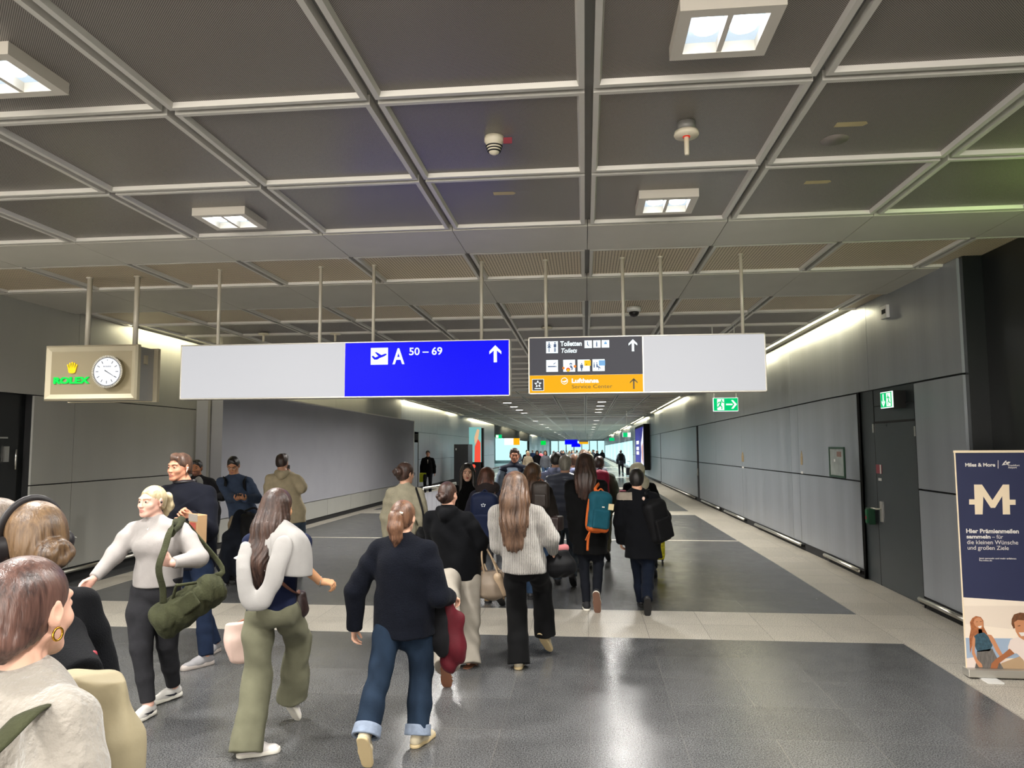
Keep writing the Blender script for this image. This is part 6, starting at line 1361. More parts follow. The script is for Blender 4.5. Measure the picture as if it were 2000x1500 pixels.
o = tote('handbag', 'taupe and beige leather handbag held by the woman in white trousers', 'handbag', c, [(1, 0.35, 0), (-0.35, 1, 0), (0, 0, 1)], 0.27, 0.13, 0.235, M_tp, [[c+np.array([-0.075, -0.05, 0.08]), onY(941, 1090, 6.55), onY(944, 1066, 6.6), onY(958, 1085, 6.6), c+np.array([0.05, -0.04, 0.085])], [c+np.array([-0.06, 0.05, 0.08]), onY(943, 1092, 6.68), onY(946, 1070, 6.7), onY(961, 1090, 6.68), c+np.array([0.06, 0.04, 0.085])]], M_tp2)
F = Field(c-0.2, c+0.24, 0.006); F.rc(c+np.array([0.09, -0.01, -0.055]), c+np.array([0.045, -0.04, 0.06]), 0.06, 0.045, 0.01, (0.3, 1, 0), 0.7); F.disp(folds(0.005, seed=3)); F.mesh('front_pocket', M_tp2, o)

# ---- P8 man in navy jacket behind the blonde woman
G = Fig(-3.35, 6.45, 1.84, yaw=176, hyaw=196, hpitch=-2, top=(351, 886), footL=dict(px=(356, 1311), yaw=36), footR=dict(fw=-0.1), wrL=dict(px=(372, 1008, -0.32), elpx=(405, 1030, -0.1), hd=(0.6, 0.3, 0.5), pn=(0.2, 0.8, 0.2), curl=85), wrR=dict(px=(330, 1080, -0.1), elpx=(322, 1035, 0.0)), hip=onY(372, 1110, 6.45))
t = person(G, 'tall man with short brown hair in dark navy zip jacket walking behind the blonde woman', 'c98e72', 0.0055, face=True, lips='a3665a', brow='5a4030')
garment(G, lambda F: top_sdf(F, G, hem=0.435, rx=0.21, ry=0.155, chest=(0.195, 0.14), sleeve=(0.088, 0.078, 0.05), amp=0.006, seed=14), 'jacket', fabric('jacket_navy', '11131c', noise=0.06), t, 0.008)
garment(G, lambda F: (F.rc(G.neck-G.u*0.03, G.neck+G.u*0.035+G.f*0.01, 0.085, 0.072, 0.01), F.cut(G.neck+G.u*0.03, G.u+G.f*0.25, 0.01)), 'collar', fabric('jacket_navy', '1a1c28'), t, 0.007)
garment(G, lambda F: pants_sdf(F, G, 0.092, 0.066, 0.056, waist=0.47, amp=0.005, end=0.01), 'jeans', fabric('denim_ink', '1a2438', noise=0.15, sheen=0), t, 0.008)
shoes(G, t, mat('runner_grey', '8c8a8c', 0.7, noise=0.1), mat('sole_grey', 'a39a94', 0.6), 'runner')
garment(G, lambda F: (hair_cap(F, G, 0.006, 0.0, 0.078), F.ch([at(G, -0.035, 0.060, 0.078), at(G, 0.01, 0.04, 0.088), at(G, 0.0, -0.04, 0.082)], [0.016, 0.03, 0.032], 0.03), F.disp(folds(0.005, fx=(28, 26, 12)))), 'hair', hairmat('hair_man_brown', '33241c', '6f5242'), t, 0.0055)
m = MB(); m.lathe(at(G, -0.094, -0.002, -0.014), [(0.006, 0), (0.009, 0.01), (0.006, 0.018)], M_soleW, 10); m.tube([at(G, -0.094, 0.002, -0.014), at(G, -0.092, 0.01, -0.045)], 0.0035, M_soleW, 6); m.build('earbud', t)
P8 = G
m = MB(); pts = [G.neck+G.r*(-0.085*math.cos(x_))+G.f*(0.085*math.sin(x_)-0.0)+G.u*0.02 for x_ in np.linspace(-0.5, 3.6, 12)]; m.tube(pts, 0.012, M_blk, 8)
o = thing('headphones', tuple(G.neck), 'black headphones resting around the neck of the man in navy jacket', 'headphones'); m.build('headband', o)
for i in (0, -1): m = MB(); m.lathe(pts[i]-np.array([0, 0, 0.02]), [(0.03, 0), (0.034, 0.02), (0.03, 0.04)], M_blk, 14); m.build('ear_cup', o)
# kraft paper bag he holds
c = onY(386, 1040, 6.02); w_, d_, h_ = 0.15, 0.09, 0.31
M_kr = mat('kraft_paper', 'b08d66', 0.85, noise=0.06, nscale=12); o = thing('paper_bag', (c[0], c[1], c[2]-h_/2), 'brown kraft paper bag with red print held by the man in navy jacket', 'paper bag')
m = MB(); ax = frame(214); 
def bxo(mb, c, ax, h, m_):
    v = [c+ax[0]*sx*h[0]+ax[1]*sy*h[1]+ax[2]*sz*h[2] for sx in (-1, 1) for sy in (-1, 1) for sz in (-1, 1)]
    flip = np.dot(np.cross(ax[0], ax[1]), ax[2]) < 0; fs = [(0,1,3,2),(4,6,7,5),(0,4,5,1),(2,3,7,6),(0,2,6,4),(1,5,7,3)]
    mb.add(v, [f[::-1] for f in fs] if flip else fs, m_)
bxo(m, c, ax, (w_/2, d_/2, h_/2), M_kr); m.build('bag', o, 0.006); m = MB(); bxo(m, c+ax[1]*(d_/2)+np.array([0, 0, 0.03]), ax, (w_*0.36, 0.002, 0.06), mat('print_red', 'a8483c', 0.7)); bxo(m, c+ax[1]*(d_/2)+np.array([0, 0, 0.13]), ax, (w_*0.5, 0.003, 0.03), mat('fold_grey', '9c958c', 0.8)); m.build('printed_label', o)
m = MB(); m.tube(spline([c+ax[0]*0.04+ax[2]*h_/2, P8.wr['L']+P8.hand['L'][0]*0.07+np.array([0, 0, -0.01]), c-ax[0]*0.04+ax[2]*h_/2], 5), 0.004, M_kr, 6); m.build('handle', o)

# ---- pink tote and brown shoulder bag of the woman in sage trousers
c = onY(474, 1252, 4.72)
tote('tote_bag', 'pale pink leather tote hanging at the hip of the woman in sage trousers', 'handbag', c, [(0.9, 0.5, 0.12), (-0.5, 0.9, 0), (-0.1, 0, 1)], 0.19, 0.10, 0.26, mat('leather_blush', 'c7aca0', 0.5, noise=0.05, bump=0.15, bscale=30), [[c+np.array([-0.05, -0.02, 0.11]), P5.wr['L']+np.array([-0.02, 0.03, -0.08]), c+np.array([0.05, 0.0, 0.11])]], mat('leather_tan', '8a5a44', 0.5), amp=0.009)
M_bb = mat('leather_dark_brown', '2c1e1c', 0.45, bump=0.1)
c = onY(585, 1175, 4.75); F = Field(c-0.2, c+0.2, 0.005); F.rc(c+np.array([0, 0.0, 0.04]), c-np.array([0.0, 0, 0.05]), 0.042, 0.062, 0.01, (0, 1, 0), 1.2); F.cut(c+np.array([0, 0, 0.07]), (0, 0, 1), 0.01); F.disp(folds(0.004))
o = thing('shoulder_bag', tuple(c), 'small dark brown shoulder bag at the side of the woman in sage trousers', 'handbag'); F.mesh('bag_body', M_bb, o)
m = MB(); m.tube(spline([P5.sh['L']+np.array([0.0, 0.02, 0.05]), onY(512, 1100, 4.45), onY(552, 1140, 4.46), onY(578, 1158, 4.6), c+np.array([0, 0, 0.07])], 6), 0.013, mat('leather_cognac', '6a4232', 0.5), 8, True, 0.3, (0, 1, 0.2)); m.build('strap', o)
m = MB(); m.lathe(c+np.array([-0.02, -0.06, 0.055]), [(0.008, 0), (0.008, 0.004)], mat('brass', 'b08a4c', 0.3, 1.0), 10); m.build('buckle', o)
# ---- black duffel and pink pillow of the woman in the grey sweater
M_bl2 = fabric('nylon_black', '101012', rough=0.55, noise=0.15)
c = onY(1092, 1098, 6.55)
o = tote('travel_bag', 'black soft travel bag carried by the woman in the grey knit sweater', 'bag', c, [(1, 0.3, 0), (-0.3, 1, 0), (0, 0, 1)], 0.27, 0.17, 0.20, M_bl2, [[c+np.array([-0.08, -0.07, 0.06]), onY(1076, 1072, 6.5), onY(1082, 1060, 6.5), onY(1090, 1080, 6.5), c+np.array([0.02, -0.07, 0.06])]], None, amp=0.010, top_w=0.55, sr=0.012)
F = Field(onY(1094, 1070, 6.65)-0.16, onY(1094, 1070, 6.65)+0.16, 0.006); F.rc(onY(1082, 1074, 6.62), onY(1104, 1070, 6.7), 0.036, 0.034, 0.0); F.disp(folds(0.003)); tag(F.mesh('travel_pillow', fabric('plush_pink', 'a8686a'), None), 'dusty pink rolled travel pillow lying on the black travel bag', 'pillow')

# ---- backpacks
def backpack(label, c, ax, w, d, h, mb_, mt, pocket=True, name='backpack', straps=None, tagc=None, bottom=None, vs=0.007, logo=None, h2=None, amp=0.005):
    o = thing(name, (c[0], c[1], c[2]-h/2), label, 'backpack'); ax = [nv(v) for v in ax]; c = np.array(c)
    R = max(w, h)*0.75; F = Field(c-R, c+R, vs); F.box(c, (w/2, d/2, h/2), ax, min(w, d)*0.42); F.rc(c+ax[2]*(h/2-w*0.45), c+ax[2]*(h/2-w*0.44), w*0.46, w*0.46, 0.03, ax[1], d/w)
    F.disp(folds(amp, seed=w*31)); F.mesh('pack_body', [mb_, bottom or mb_], o, (lambda P: ((P-c)@ax[2] < -h*0.38).astype(int)) if bottom else None)
    if pocket:
        F = Field(c-R, c+R, vs); F.box(c-ax[1]*d*0.42-ax[2]*h*0.16, (w*0.36, d*0.24, h*0.24), ax, 0.02); F.disp(folds(0.003, seed=3)); F.mesh('front_pocket', mb_, o)
    m = MB(); m.tube(spline([c-ax[0]*0.04+ax[2]*h*0.5+ax[1]*d*0.2, c+ax[2]*(h*0.5+0.035)+ax[1]*d*0.2, c+ax[0]*0.04+ax[2]*h*0.5+ax[1]*d*0.2], 5), 0.009, mt, 8); m.build('top_loop', o)
    for S_ in (straps or []): m = MB(); m.tube(spline(S_, 5), 0.022, mt, 10, True, 0.35, (0, 1, 0.3)); m.build('shoulder_strap', o)
    if logo: logo(o, c, ax, w, d, h)
    return o
M_teal = fabric('nylon_teal', '174a58', rough=0.6, noise=0.08); M_orange = fabric('nylon_orange', 'c4602a', rough=0.6, noise=0.05)
c = onY(1170, 1000, 8.47); ax = (np.array([0.94, 0.34, -0.12]), np.array([-0.34, 0.94, 0]), np.array([0.14, 0.0, 1.0]))
def teal_logo(o, c, ax, w, d, h):
    ax = [nv(v) for v in ax]; m = MB(); bxo(m, c+ax[0]*w*0.40+ax[2]*h*0.16-ax[1]*(d*0.5), ax, (0.032, 0.004, 0.035), mat('tag_cream', 'd8c69c', 0.7)); m.build('luggage_tag', o)
    m = MB(); bxo(m, c+ax[0]*w*0.05+ax[2]*h*0.14-ax[1]*(d*0.52), ax, (0.015, 0.003, 0.006), M_soleW); m.build('brand_mark', o)
    m = MB(); m.tube(spline([c-ax[0]*w*0.5+ax[2]*h*0.30, c-ax[0]*w*0.52, c-ax[0]*w*0.45-ax[2]*h*0.42, c-ax[2]*h*0.5, c+ax[0]*w*0.45-ax[2]*h*0.42], 5), 0.016, M_orange, 8); m.build('orange_piping', o)
    m = MB(); m.tube(spline([c-ax[0]*w*0.35-ax[2]*h*0.45-ax[1]*0.04, c-ax[0]*w*0.38-ax[2]*h*0.7-ax[1]*0.03, c-ax[0]*w*0.33-ax[2]*h*0.98-ax[1]*0.02], 5), 0.014, M_orange, 8, True, 0.3, (0, 1, 0)); m.tube([c-ax[0]*w*0.38-ax[2]*h*0.5-ax[1]*0.05, c-ax[0]*w*0.52-ax[2]*h*0.72-ax[1]*0.05], 0.009, M_orange, 6); m.build('hanging_strap', o)
backpack('teal backpack with orange base and straps slung on the woman in the black coat', c, ax, 0.27, 0.15, 0.46, M_teal, M_orange, straps=[[c+ax[2]*0.20-ax[0]*0.04, onY(1163, 955, 8.5), onY(1170, 945, 8.62)]], bottom=M_orange, logo=teal_logo)
c = onY(1283, 1018, 8.58); ax = (np.array([0.85, 0.5, 0.25]), np.array([-0.5, 0.87, 0]), np.array([-0.28, 0.0, 1.0]))
def key(o, c, ax, w, d, h):
    ax = [nv(v) for v in ax]; m = MB(); bxo(m, c+ax[2]*0.0-ax[1]*(d*0.67)+ax[0]*0.02, ax, (0.022, 0.003, 0.006), mat('mark_gold', 'c8a85a', 0.5)); m.build('brand_mark', o)
    m = MB(); p_ = onY(1257, 974, 8.4); m.lathe(p_, [(0.008, -0.02), (0.018, 0.0), (0.012, 0.02)], mat('charm', 'd8b8a8', 0.5), 10); m.build('charm', o)
backpack('large black backpack hanging off the right shoulder of the person in the loose black jacket', c, ax, 0.30, 0.20, 0.50, M_bl2, M_bl2, straps=[[c+np.array([-0.08, 0.05, 0.22]), onY(1262, 965, 8.48), onY(1266, 958, 8.65), onY(1275, 985, 8.85)]], logo=key)
# ================================================================== PEOPLE (middle distance and the foreground heads)
def simple(label, X, Y, H, yaw, top, colors, hyaw=None, hpitch=-5, sk='c99a80', style='short', hm=None, jk=None, pants=None, shoe=None, face=False, fem=False, hemz=0.45, rx=0.19, ry=0.145, chest=(0.175, 0.125), sleeve=(0.075, 0.068, 0.05), leg=(0.088, 0.066, 0.056), stride=0.18, lead='L', vb=0.011, vc=0.012, wrL=None, wrR=None, brow='2a201a', beard=None, lips='a06a5c', collar=True, extra=None, bulk=1.0, jn='jacket', group=None, hipx=None, ph=None, neckr=1.0, amp=0.006):
    a, b = (stride, -stride) if lead == 'L' else (-stride, stride)
    G = Fig(X, Y, H, yaw=yaw, hyaw=hyaw, hpitch=hpitch, top=top, fem=fem, bulk=bulk, wrL=wrL, wrR=wrR, footL=dict(fw=a, pitch=0 if a > 0 else 35), footR=dict(fw=b, pitch=0 if b > 0 else 35), hip=(X, Y, 0), sh=0.9 if fem else 1.0)
    t = person(G, label, sk, vb, face=face, brow=brow, beard=beard, lips=lips, group=group, neckr=neckr)
    garment(G, lambda F: top_sdf(F, G, hem=hemz, rx=rx, ry=ry, chest=chest, sleeve=sleeve, amp=amp, seed=X*3+Y, collar=collar), jn, jk, t, vc)
    garment(G, lambda F: pants_sdf(F, G, leg[0], leg[1], leg[2], waist=hemz+0.03, amp=0.005, end=0.01, seed=Y), 'trousers', pants, t, vc)
    shoes(G, t, shoe or mat('shoe_dark', '222224', 0.6), M_soleB, laces=False)
    hv = min(vc, 0.009)
    if style == 'short': garment(G, lambda F: (hair_cap(F, G, 0.007, -0.008, 0.078), F.ch([at(G, -0.035, 0.052, 0.076), at(G, 0.02, 0.02, 0.082), at(G, 0.0, -0.05, 0.07)], [0.018, 0.036, 0.04], 0.03), F.disp(folds(0.005, fx=(28, 26, 12)))), 'hair', hm, t, hv)
    elif style == 'crop': garment(G, lambda F: hair_cap(F, G, 0.005, -0.03, 0.07), 'hair', hm, t, hv)
    elif style == 'curly': garment(G, lambda F: (hair_cap(F, G, 0.028, -0.03, 0.082), F.disp(lambda x, y, z: 0.010*np.sin(95*x)*np.sin(90*y+1)*np.sin(88*z))), 'hair', hm, t, hv)
    elif style == 'long': garment(G, lambda F: long_hair(F, G, 0.34, 0.080, 0.6, 0.004), 'hair', hm, t, hv)
    elif style == 'longfront':
        def lf(F):
            long_hair(F, G, 0.30, 0.082, 0.6, 0.003)
            for sg in (-1, 1): F.ch([at(G, sg*0.05, 0.03, 0.10), at(G, sg*0.082, 0.02, 0.0), at(G, sg*0.085, 0.03, -0.14), at(G, sg*0.10, 0.06, -0.33)], [0.02, 0.026, 0.03, 0.03], 0.015)
        garment(G, lf, 'hair', hm, t, hv)
    elif style == 'bun': garment(G, lambda F: bun(F, G, (0, -0.13, 0.01), 0.055, -0.03, 0.014, 0.004), 'hair', hm, t, hv)
    elif style == 'half': garment(G, lambda F: long_hair(F, G, 0.15, 0.086, 0.8, 0.005), 'hair', hm, t, hv)
    if extra: extra(G, t)
    return G, t
M_khaki = fabric('chino_khaki', '8a7c66'); M_gry2 = fabric('trouser_grey', '55575c'); M_dkt = fabric('trouser_dark', '1b1c22'); M_jb = fabric('jeans_mid', '33465f', noise=0.15)
def hood(c0=0.035, r0=0.05, col=None, name='hood', up=0.0, vs=0.011):
    def f(G, t):
        m_ = col
        garment(G, lambda F: (F.ch([G.neck-G.r*0.075-G.f*0.03+G.u*up, G.neck-G.f*0.11-G.u*0.03+G.u*up, G.neck+G.r*0.075-G.f*0.03+G.u*up], [c0, r0, c0], 0.03), F.disp(folds(0.006))), name, m_, t, vs)
    return f
def phone(G, q, label, tilt=(0, 0.6, 0.6)):
    hd, pn, cu = G.hand[q]; c = G.wr[q]+hd*0.075*G.k+nv(pn)*0.028; u_ = nv(G.f*tilt[1]+G.u*tilt[2]); r_ = G.r; n_ = np.cross(r_, u_)
    m = MB(); bxo(m, c, (r_, n_, u_), (0.036, 0.0045, 0.075), M_blk); tag(m.build('mobile_phone', None, 0.003), label, 'phone')

# P9 man with moustache, arms folded
M_tee = fabric('tee_grey', '8e8e8a'); M_dj = fabric('cardigan_dark', '1e1d20')
def ex9(G, t): garment(G, lambda F: (F.el(G.chest+G.f*0.085, (0.085, 0.06, 0.2), (G.r, G.f, G.u), 0.02),), 'shirt_front', M_tee, t, 0.01)
P9, _ = simple('man with dark moustache and grey shirt under dark jacket by the left column', -5.86, 10.8, 1.72, 158, (384, 899), None, hyaw=172, sk='a8704e', hm=H_bk, jk=M_dj, pants=M_dkt, face=True, stride=0.03, vb=0.007, beard='7a5240', wrL=dict(lr=-0.10, fw=0.27, z=1.12, curl=60, hd=(0.7, 0.5, 0.0)), wrR=dict(lr=0.12, fw=0.28, z=1.13, curl=60, hd=(-0.7, 0.5, 0.0)), extra=ex9)
# P10 man in denim shirt looking at a phone
def strap2(G, t):
    for sg in (-1, 1): m = MB(); m.tube(spline([G.sh['L' if sg < 0 else 'R']-G.r*sg*0.03+G.f*0.0+G.u*0.065, G.chest+G.r*sg*0.125+G.f*0.13+G.u*0.1, G.chest+G.r*sg*0.16+G.f*0.06-G.u*0.15], 6), 0.022, M_bl2, 8, True, 0.3, (0, 1, 0.2)); m.build('backpack_strap', t)
P10, t_ = simple('man with black hair and glasses in blue denim shirt looking down at a phone', -4.98, 10.2, 1.76, 160, (456, 893), None, hyaw=166, hpitch=-28, sk='b98464', hm=H_bk, jk=fabric('chambray_blue', '3a465c', noise=0.12), pants=M_khaki, face=True, stride=0.03, vb=0.0065, vc=0.009, hemz=0.47, wrL=dict(lr=-0.05, fw=0.32, z=1.16, hd=(0.4, 0.8, 0.15), pn=(0.2, 0, 1), curl=40), wrR=dict(lr=0.06, fw=0.33, z=1.16, hd=(-0.4, 0.8, 0.15), pn=(-0.2, 0, 1), curl=40), extra=strap2, jn='denim_shirt', collar=False)
phone(P10, 'R', 'mobile phone in the hands of the man in the denim shirt', (0, 0.8, 0.4))
m = MB(); 
for sg in (-1, 1): m.tube([at(P10, sg*0.031+0.019*math.cos(a), 0.098, 0.0+0.014*math.sin(a)) for a in np.linspace(0, 6.283, 13)], 0.0018, M_steel, 6, False); m.tube([at(P10, sg*0.05, 0.096, 0.002), at(P10, sg*0.082, 0.0, 0.006)], 0.0016, M_steel, 6)
m.tube([at(P10, -0.012, 0.1, 0.002), at(P10, 0.012, 0.1, 0.002)], 0.0016, M_steel, 6); m.build('glasses', t_)
# P11 man in beige hoodie phoning
M_hb = fabric('hoodie_beige', 'b8ab90', noise=0.08)
P11, _ = simple('man in beige hooded sweatshirt holding a phone to his ear, back to the camera', -4.30, 10.3, 1.78, -12, (552, 887), None, hyaw=0, hm=H_dk, jk=M_hb, pants=fabric('jeans_faded', '4d5a6a'), stride=0.03, vb=0.009, vc=0.009, hemz=0.45, sleeve=(0.082, 0.075, 0.055), rx=0.20, wrR=dict(px=(568, 928, 0.06), elpx=(588, 950, 0.05), hd=(-0.35, 0.1, 1), pn=(-1, 0, 0), curl=40), extra=hood(0.045, 0.058, M_hb, vs=0.009))
phone(P11, 'R', 'mobile phone held to the ear by the man in the beige hoodie', (0, 0.1, 1))
# P12 woman with a loose bun and glasses, olive-beige knit
P12, t_ = simple('woman with messy dark bun and glasses in olive-beige knit top', -2.12, 8.3, 1.71, 2, (793, 905), None, hyaw=32, hm=H_dk, jk=fabric('knit_oat', '8a8471', bump=0.5, bscale=90), pants=M_jb, fem=True, style='bun', face=True, vb=0.007, vc=0.009, sleeve=(0.074, 0.066, 0.046), jn='knit_top', wrL=dict(px=(756, 1062, 0.05), elpx=(754, 1010, 0)), rx=0.185)
m = MB()
m.tube([at(P12, 0.031+0.018*math.cos(a), 0.096, 0.014*math.sin(a)) for a in np.linspace(0, 6.283, 13)], 0.002, M_blk, 6, False); m.tube([at(P12, 0.05, 0.094, 0.002), at(P12, 0.086, -0.005, 0.006)], 0.002, M_blk, 6); m.build('glasses', t_)
c = P12.sh['R']+np.array([0.08, -0.02, -0.48]); 
tote('shoulder_bag', 'black leather shoulder bag of the woman with the messy bun', 'handbag', c, [(0.4, 0.9, 0), (-0.9, 0.4, 0), (0, 0, 1)], 0.26, 0.13, 0.24, M_bl2, [[c+np.array([0, -0.08, 0.1]), onY(826, 1000, 8.12), P12.sh['R']+np.array([-0.03, -0.01, 0.07]), onY(832, 1000, 8.5), c+np.array([0, 0.08, 0.1])]], None, sr=0.012, vs=0.01)
# P13 girl facing the camera
simple('girl with long dark hair in black top facing the camera', -1.55, 9.6, 1.66, 172, (913, 906), None, hyaw=171, hm=H_bk, jk=M_coat, pants=M_gry2, fem=True, style='longfront', face=True, vb=0.0065, vc=0.009, sk='d2a690', lips='a8584e', rx=0.165, chest=(0.155, 0.115), sleeve=(0.062, 0.055, 0.042), jn='top')
# P14 woman with navy backpack and fur hood
M_fur = fabric('fur_dark', '241e1e', bump=1.0, bscale=60)
P14, _ = simple('woman with reddish-brown hair and dark fur-hooded jacket wearing a navy backpack', -1.12, 8.75, 1.66, 2, (953, 914), None, hyaw=30, hm=hairmat('hair_reddish', '2e1915', '6b4030'), jk=fabric('parka_dark', '20202a'), pants=M_gry2, fem=True, style='half', vb=0.009, vc=0.009, shoe=mat('suede_tan', '8e7048', 0.8), sleeve=(0.082, 0.076, 0.055), leg=(0.095, 0.078, 0.075), extra=hood(0.075, 0.095, M_fur, 'fur_hood', 0.015, 0.009))
M_nb = fabric('nylon_navy', '141c34', rough=0.55)
c = onY(946, 1010, 8.47)
def mcm(o, c, ax, w, d, h):
    m = MB(); z_ = c[2]+h*0.27
    for i, l in enumerate([(-0.02, 0.0), (0.0, 0.008), (0.02, 0.0), (-0.012, -0.018), (0.012, -0.018)]): m.disc((c[0]+l[0], z_+l[1]), 0.008, c[1]-d*0.52, mat('badge_silver', 'b8bcc4', 0.5), 8)
    m.build('badge', o)
backpack('large navy backpack on the back of the woman with the fur hood', c, frame(2), 0.32, 0.17, 0.56, M_nb, M_nb, logo=mcm, vs=0.009)
# P15 man in navy padded vest walking towards the camera
M_vest = fabric('vest_navy', '1b1f2e', rough=0.6); M_bs = fabric('shirt_pale_blue', '727f8e')
def vest(G, t):
    garment(G, lambda F: (F.rc(G.neck-G.u*0.08, G.chest, 0.115, 0.178, 0.03, G.f, 0.75), F.rc(G.chest, G.pel, 0.178, 0.175, 0.02, G.f, 0.78), F.cut(G.pel-G.u*0.08, -G.u, 0.01), F.rc(G.neck-G.u*0.03, G.neck+G.u*0.02, 0.075, 0.075, 0.02), F.rc(G.neck-G.u*0.04, G.sh['L'], 0.075, 0.068, 0.04), F.rc(G.neck-G.u*0.04, G.sh['R'], 0.075, 0.068, 0.04), F.rc(G.neck+G.f*0.25+G.u*0.1, G.chest+G.f*0.26-G.u*0.2, 0.10, 0.085, 0.0, G.r, 0.5, 'd'), F.disp(lambda x, y, z: 0.006*np.abs(np.sin(38*z)))), 'padded_vest', M_vest, t, 0.011)
P15, _ = simple('man with dark hair in navy padded vest over pale blue shirt walking toward the camera', -1.36, 13.0, 1.83, 174, (1005, 876), None, hyaw=174, hm=H_dk, jk=M_bs, pants=M_dkt, face=True, vb=0.009, vc=0.011, sk='b98066', stride=0.2, extra=vest, jn='shirt', rx=0.17, chest=(0.165, 0.12))
c = P15.wr['R']+np.array([0.0, -0.05, -0.26]); tote('hand_bag', 'dark carry bag in the hand of the man in the padded vest', 'bag', c, [(0.5, 0.9, 0), (-0.9, 0.5, 0), (0, 0, 1)], 0.36, 0.16, 0.24, M_bl2, [[c+np.array([-0.05, -0.08, 0.1]), P15.wr['R']+np.array([0, -0.02, -0.08]), c+np.array([0.05, 0.08, 0.1])]], vs=0.011)
# P16 woman with hair clip and dark jacket
P16, t_ = simple('woman in dark olive jacket, brown hair held by a clip, face turned right', -0.62, 9.0, 1.68, 4, (1043, 905), None, hyaw=48, hm=hairmat('hair_brown_mid', '2c1c14', '6a4a34'), jk=fabric('jacket_umber', '231f1c', noise=0.12), pants=M_jb, fem=True, style='half', face=True, vb=0.008, vc=0.009, sleeve=(0.08, 0.074, 0.052), rx=0.2)
m = MB(); p_ = at(P16, -0.02, -0.115, 0.02); m.tube([p_-P16.hr*0.045+P16.hu*0.02, p_+P16.hr*0.04-P16.hu*0.02], 0.007, M_steel, 8); m.build('hair_clip', t_)
c = onY(1056, 968, 8.70); backpack('dark brown leather backpack with tan straps on the woman with the hair clip', c, frame(6), 0.21, 0.12, 0.32, mat('leather_umber', '2a211c', 0.5, noise=0.1), mat('leather_tan', '8a5a44', 0.5), vs=0.009)
c = onY(1088, 1022, 8.85); F = Field(c-0.2, c+0.2, 0.009); F.box(c, (0.06, 0.1, 0.09), frame(20), 0.03); F.disp(folds(0.006)); o = thing('shoulder_bag', tuple(c), 'small dark brown bag at the hip of the woman with the hair clip', 'handbag'); F.mesh('bag_body', M_bb, o); m = MB(); m.tube(spline([c+np.array([0, 0, 0.08]), P16.sh['R']+np.array([0.05, -0.02, -0.2]), P16.sh['R']+np.array([-0.02, 0, 0.07])], 5), 0.01, M_bb, 8); m.build('strap', o)
# P17 grey-haired man, quilted puffer
def puff_disp(G): return lambda x, y, z: 0.018*np.abs(np.sin(31*z+0.5*np.sin(5*x)))
M_puf = mat('puffer_slate', '50566a', 0.42, noise=0.1, nscale=6, sheen=0.1)
G = Fig(-0.30, 9.95, 1.78, yaw=0, hyaw=8, top=(1104, 889), footL=dict(fw=0.2), footR=dict(fw=-0.18, pitch=35), hip=(-0.30, 9.95, 0))
t = person(G, 'grey-haired man in slate blue quilted puffer jacket in the middle of the crowd', 'cf9f88', 0.009, face=False)
garment(G, lambda F: (top_sdf(F, G, hem=0.46, rx=0.205, ry=0.16, chest=(0.19, 0.15), sleeve=(0.088, 0.08, 0.058), amp=0.0), F.disp(puff_disp(G))), 'puffer_jacket', M_puf, t, 0.009)
garment(G, lambda F: pants_sdf(F, G, 0.092, 0.07, 0.06), 'trousers', fabric('jeans_grey', '4a525c', noise=0.15), t, 0.012); shoes(G, t, mat('shoe_dark', '222224', 0.6), M_soleB, laces=False)
garment(G, lambda F: (hair_cap(F, G, 0.006, -0.045, 0.055), F.disp(strands(0.002, G.hd))), 'hair', H_gr, t, 0.008)
P17 = G
# others in the crowd
M_lil = fabric('hoodie_lilac', '8f96ba', noise=0.08)
P18, _ = simple('dark-haired person in lilac hooded sweatshirt with dark strap, left of the grey-haired man', -0.52, 11.3, 1.76, 2, (1086, 884), None, hyaw=2, hm=H_bk, jk=M_lil, pants=M_dkt, extra=hood(0.05, 0.065, M_lil), jn='hooded_sweatshirt')
m = MB(); m.tube(spline([P18.sh['L']+np.array([0.04, -0.02, 0.06]), P18.chest+np.array([-0.03, -0.15, 0.05]), P18.chest+np.array([0.12, -0.14, -0.2])], 5), 0.02, M_bl2, 8, True, 0.3, (0, 1, 0)); m.build('cross_strap', _)
simple('person with brown hair in lilac sweatshirt just right of the grey-haired man', -0.20, 13.1, 1.77, 2, (1121, 888), None, hm=H_br, jk=M_lil, pants=M_jb, extra=hood(0.05, 0.06, M_lil), jn='hooded_sweatshirt')
simple('tall person with curly brown hair directly behind the woman in the black coat', -0.05, 14.0, 1.86, 0, (1141, 881), None, hm=hairmat('hair_curly', '2c1d15', '7a5c46'), jk=M_dj, pants=M_dkt, style='curly')
P21, _ = simple('person in olive jacket with pale hood wearing a dark red backpack', 0.24, 12.2, 1.72, 4, (1170, 892), None, hm=H_dk, jk=fabric('parka_olive', '4b5046'), pants=fabric('cargo_olive', '5a574a'), shoe=mat('suede_taupe', '6b6156', 0.8), sleeve=(0.09, 0.082, 0.058), rx=0.21, extra=hood(0.06, 0.07, fabric('hood_pale', '8e93a0'), 'hood', 0.03))
backpack('dark red backpack on the person in the olive jacket', P21.chest+np.array([0.0, -0.23, -0.02]), frame(3), 0.31, 0.18, 0.50, fabric('nylon_wine', '94283f', rough=0.55), M_bl2, vs=0.011)
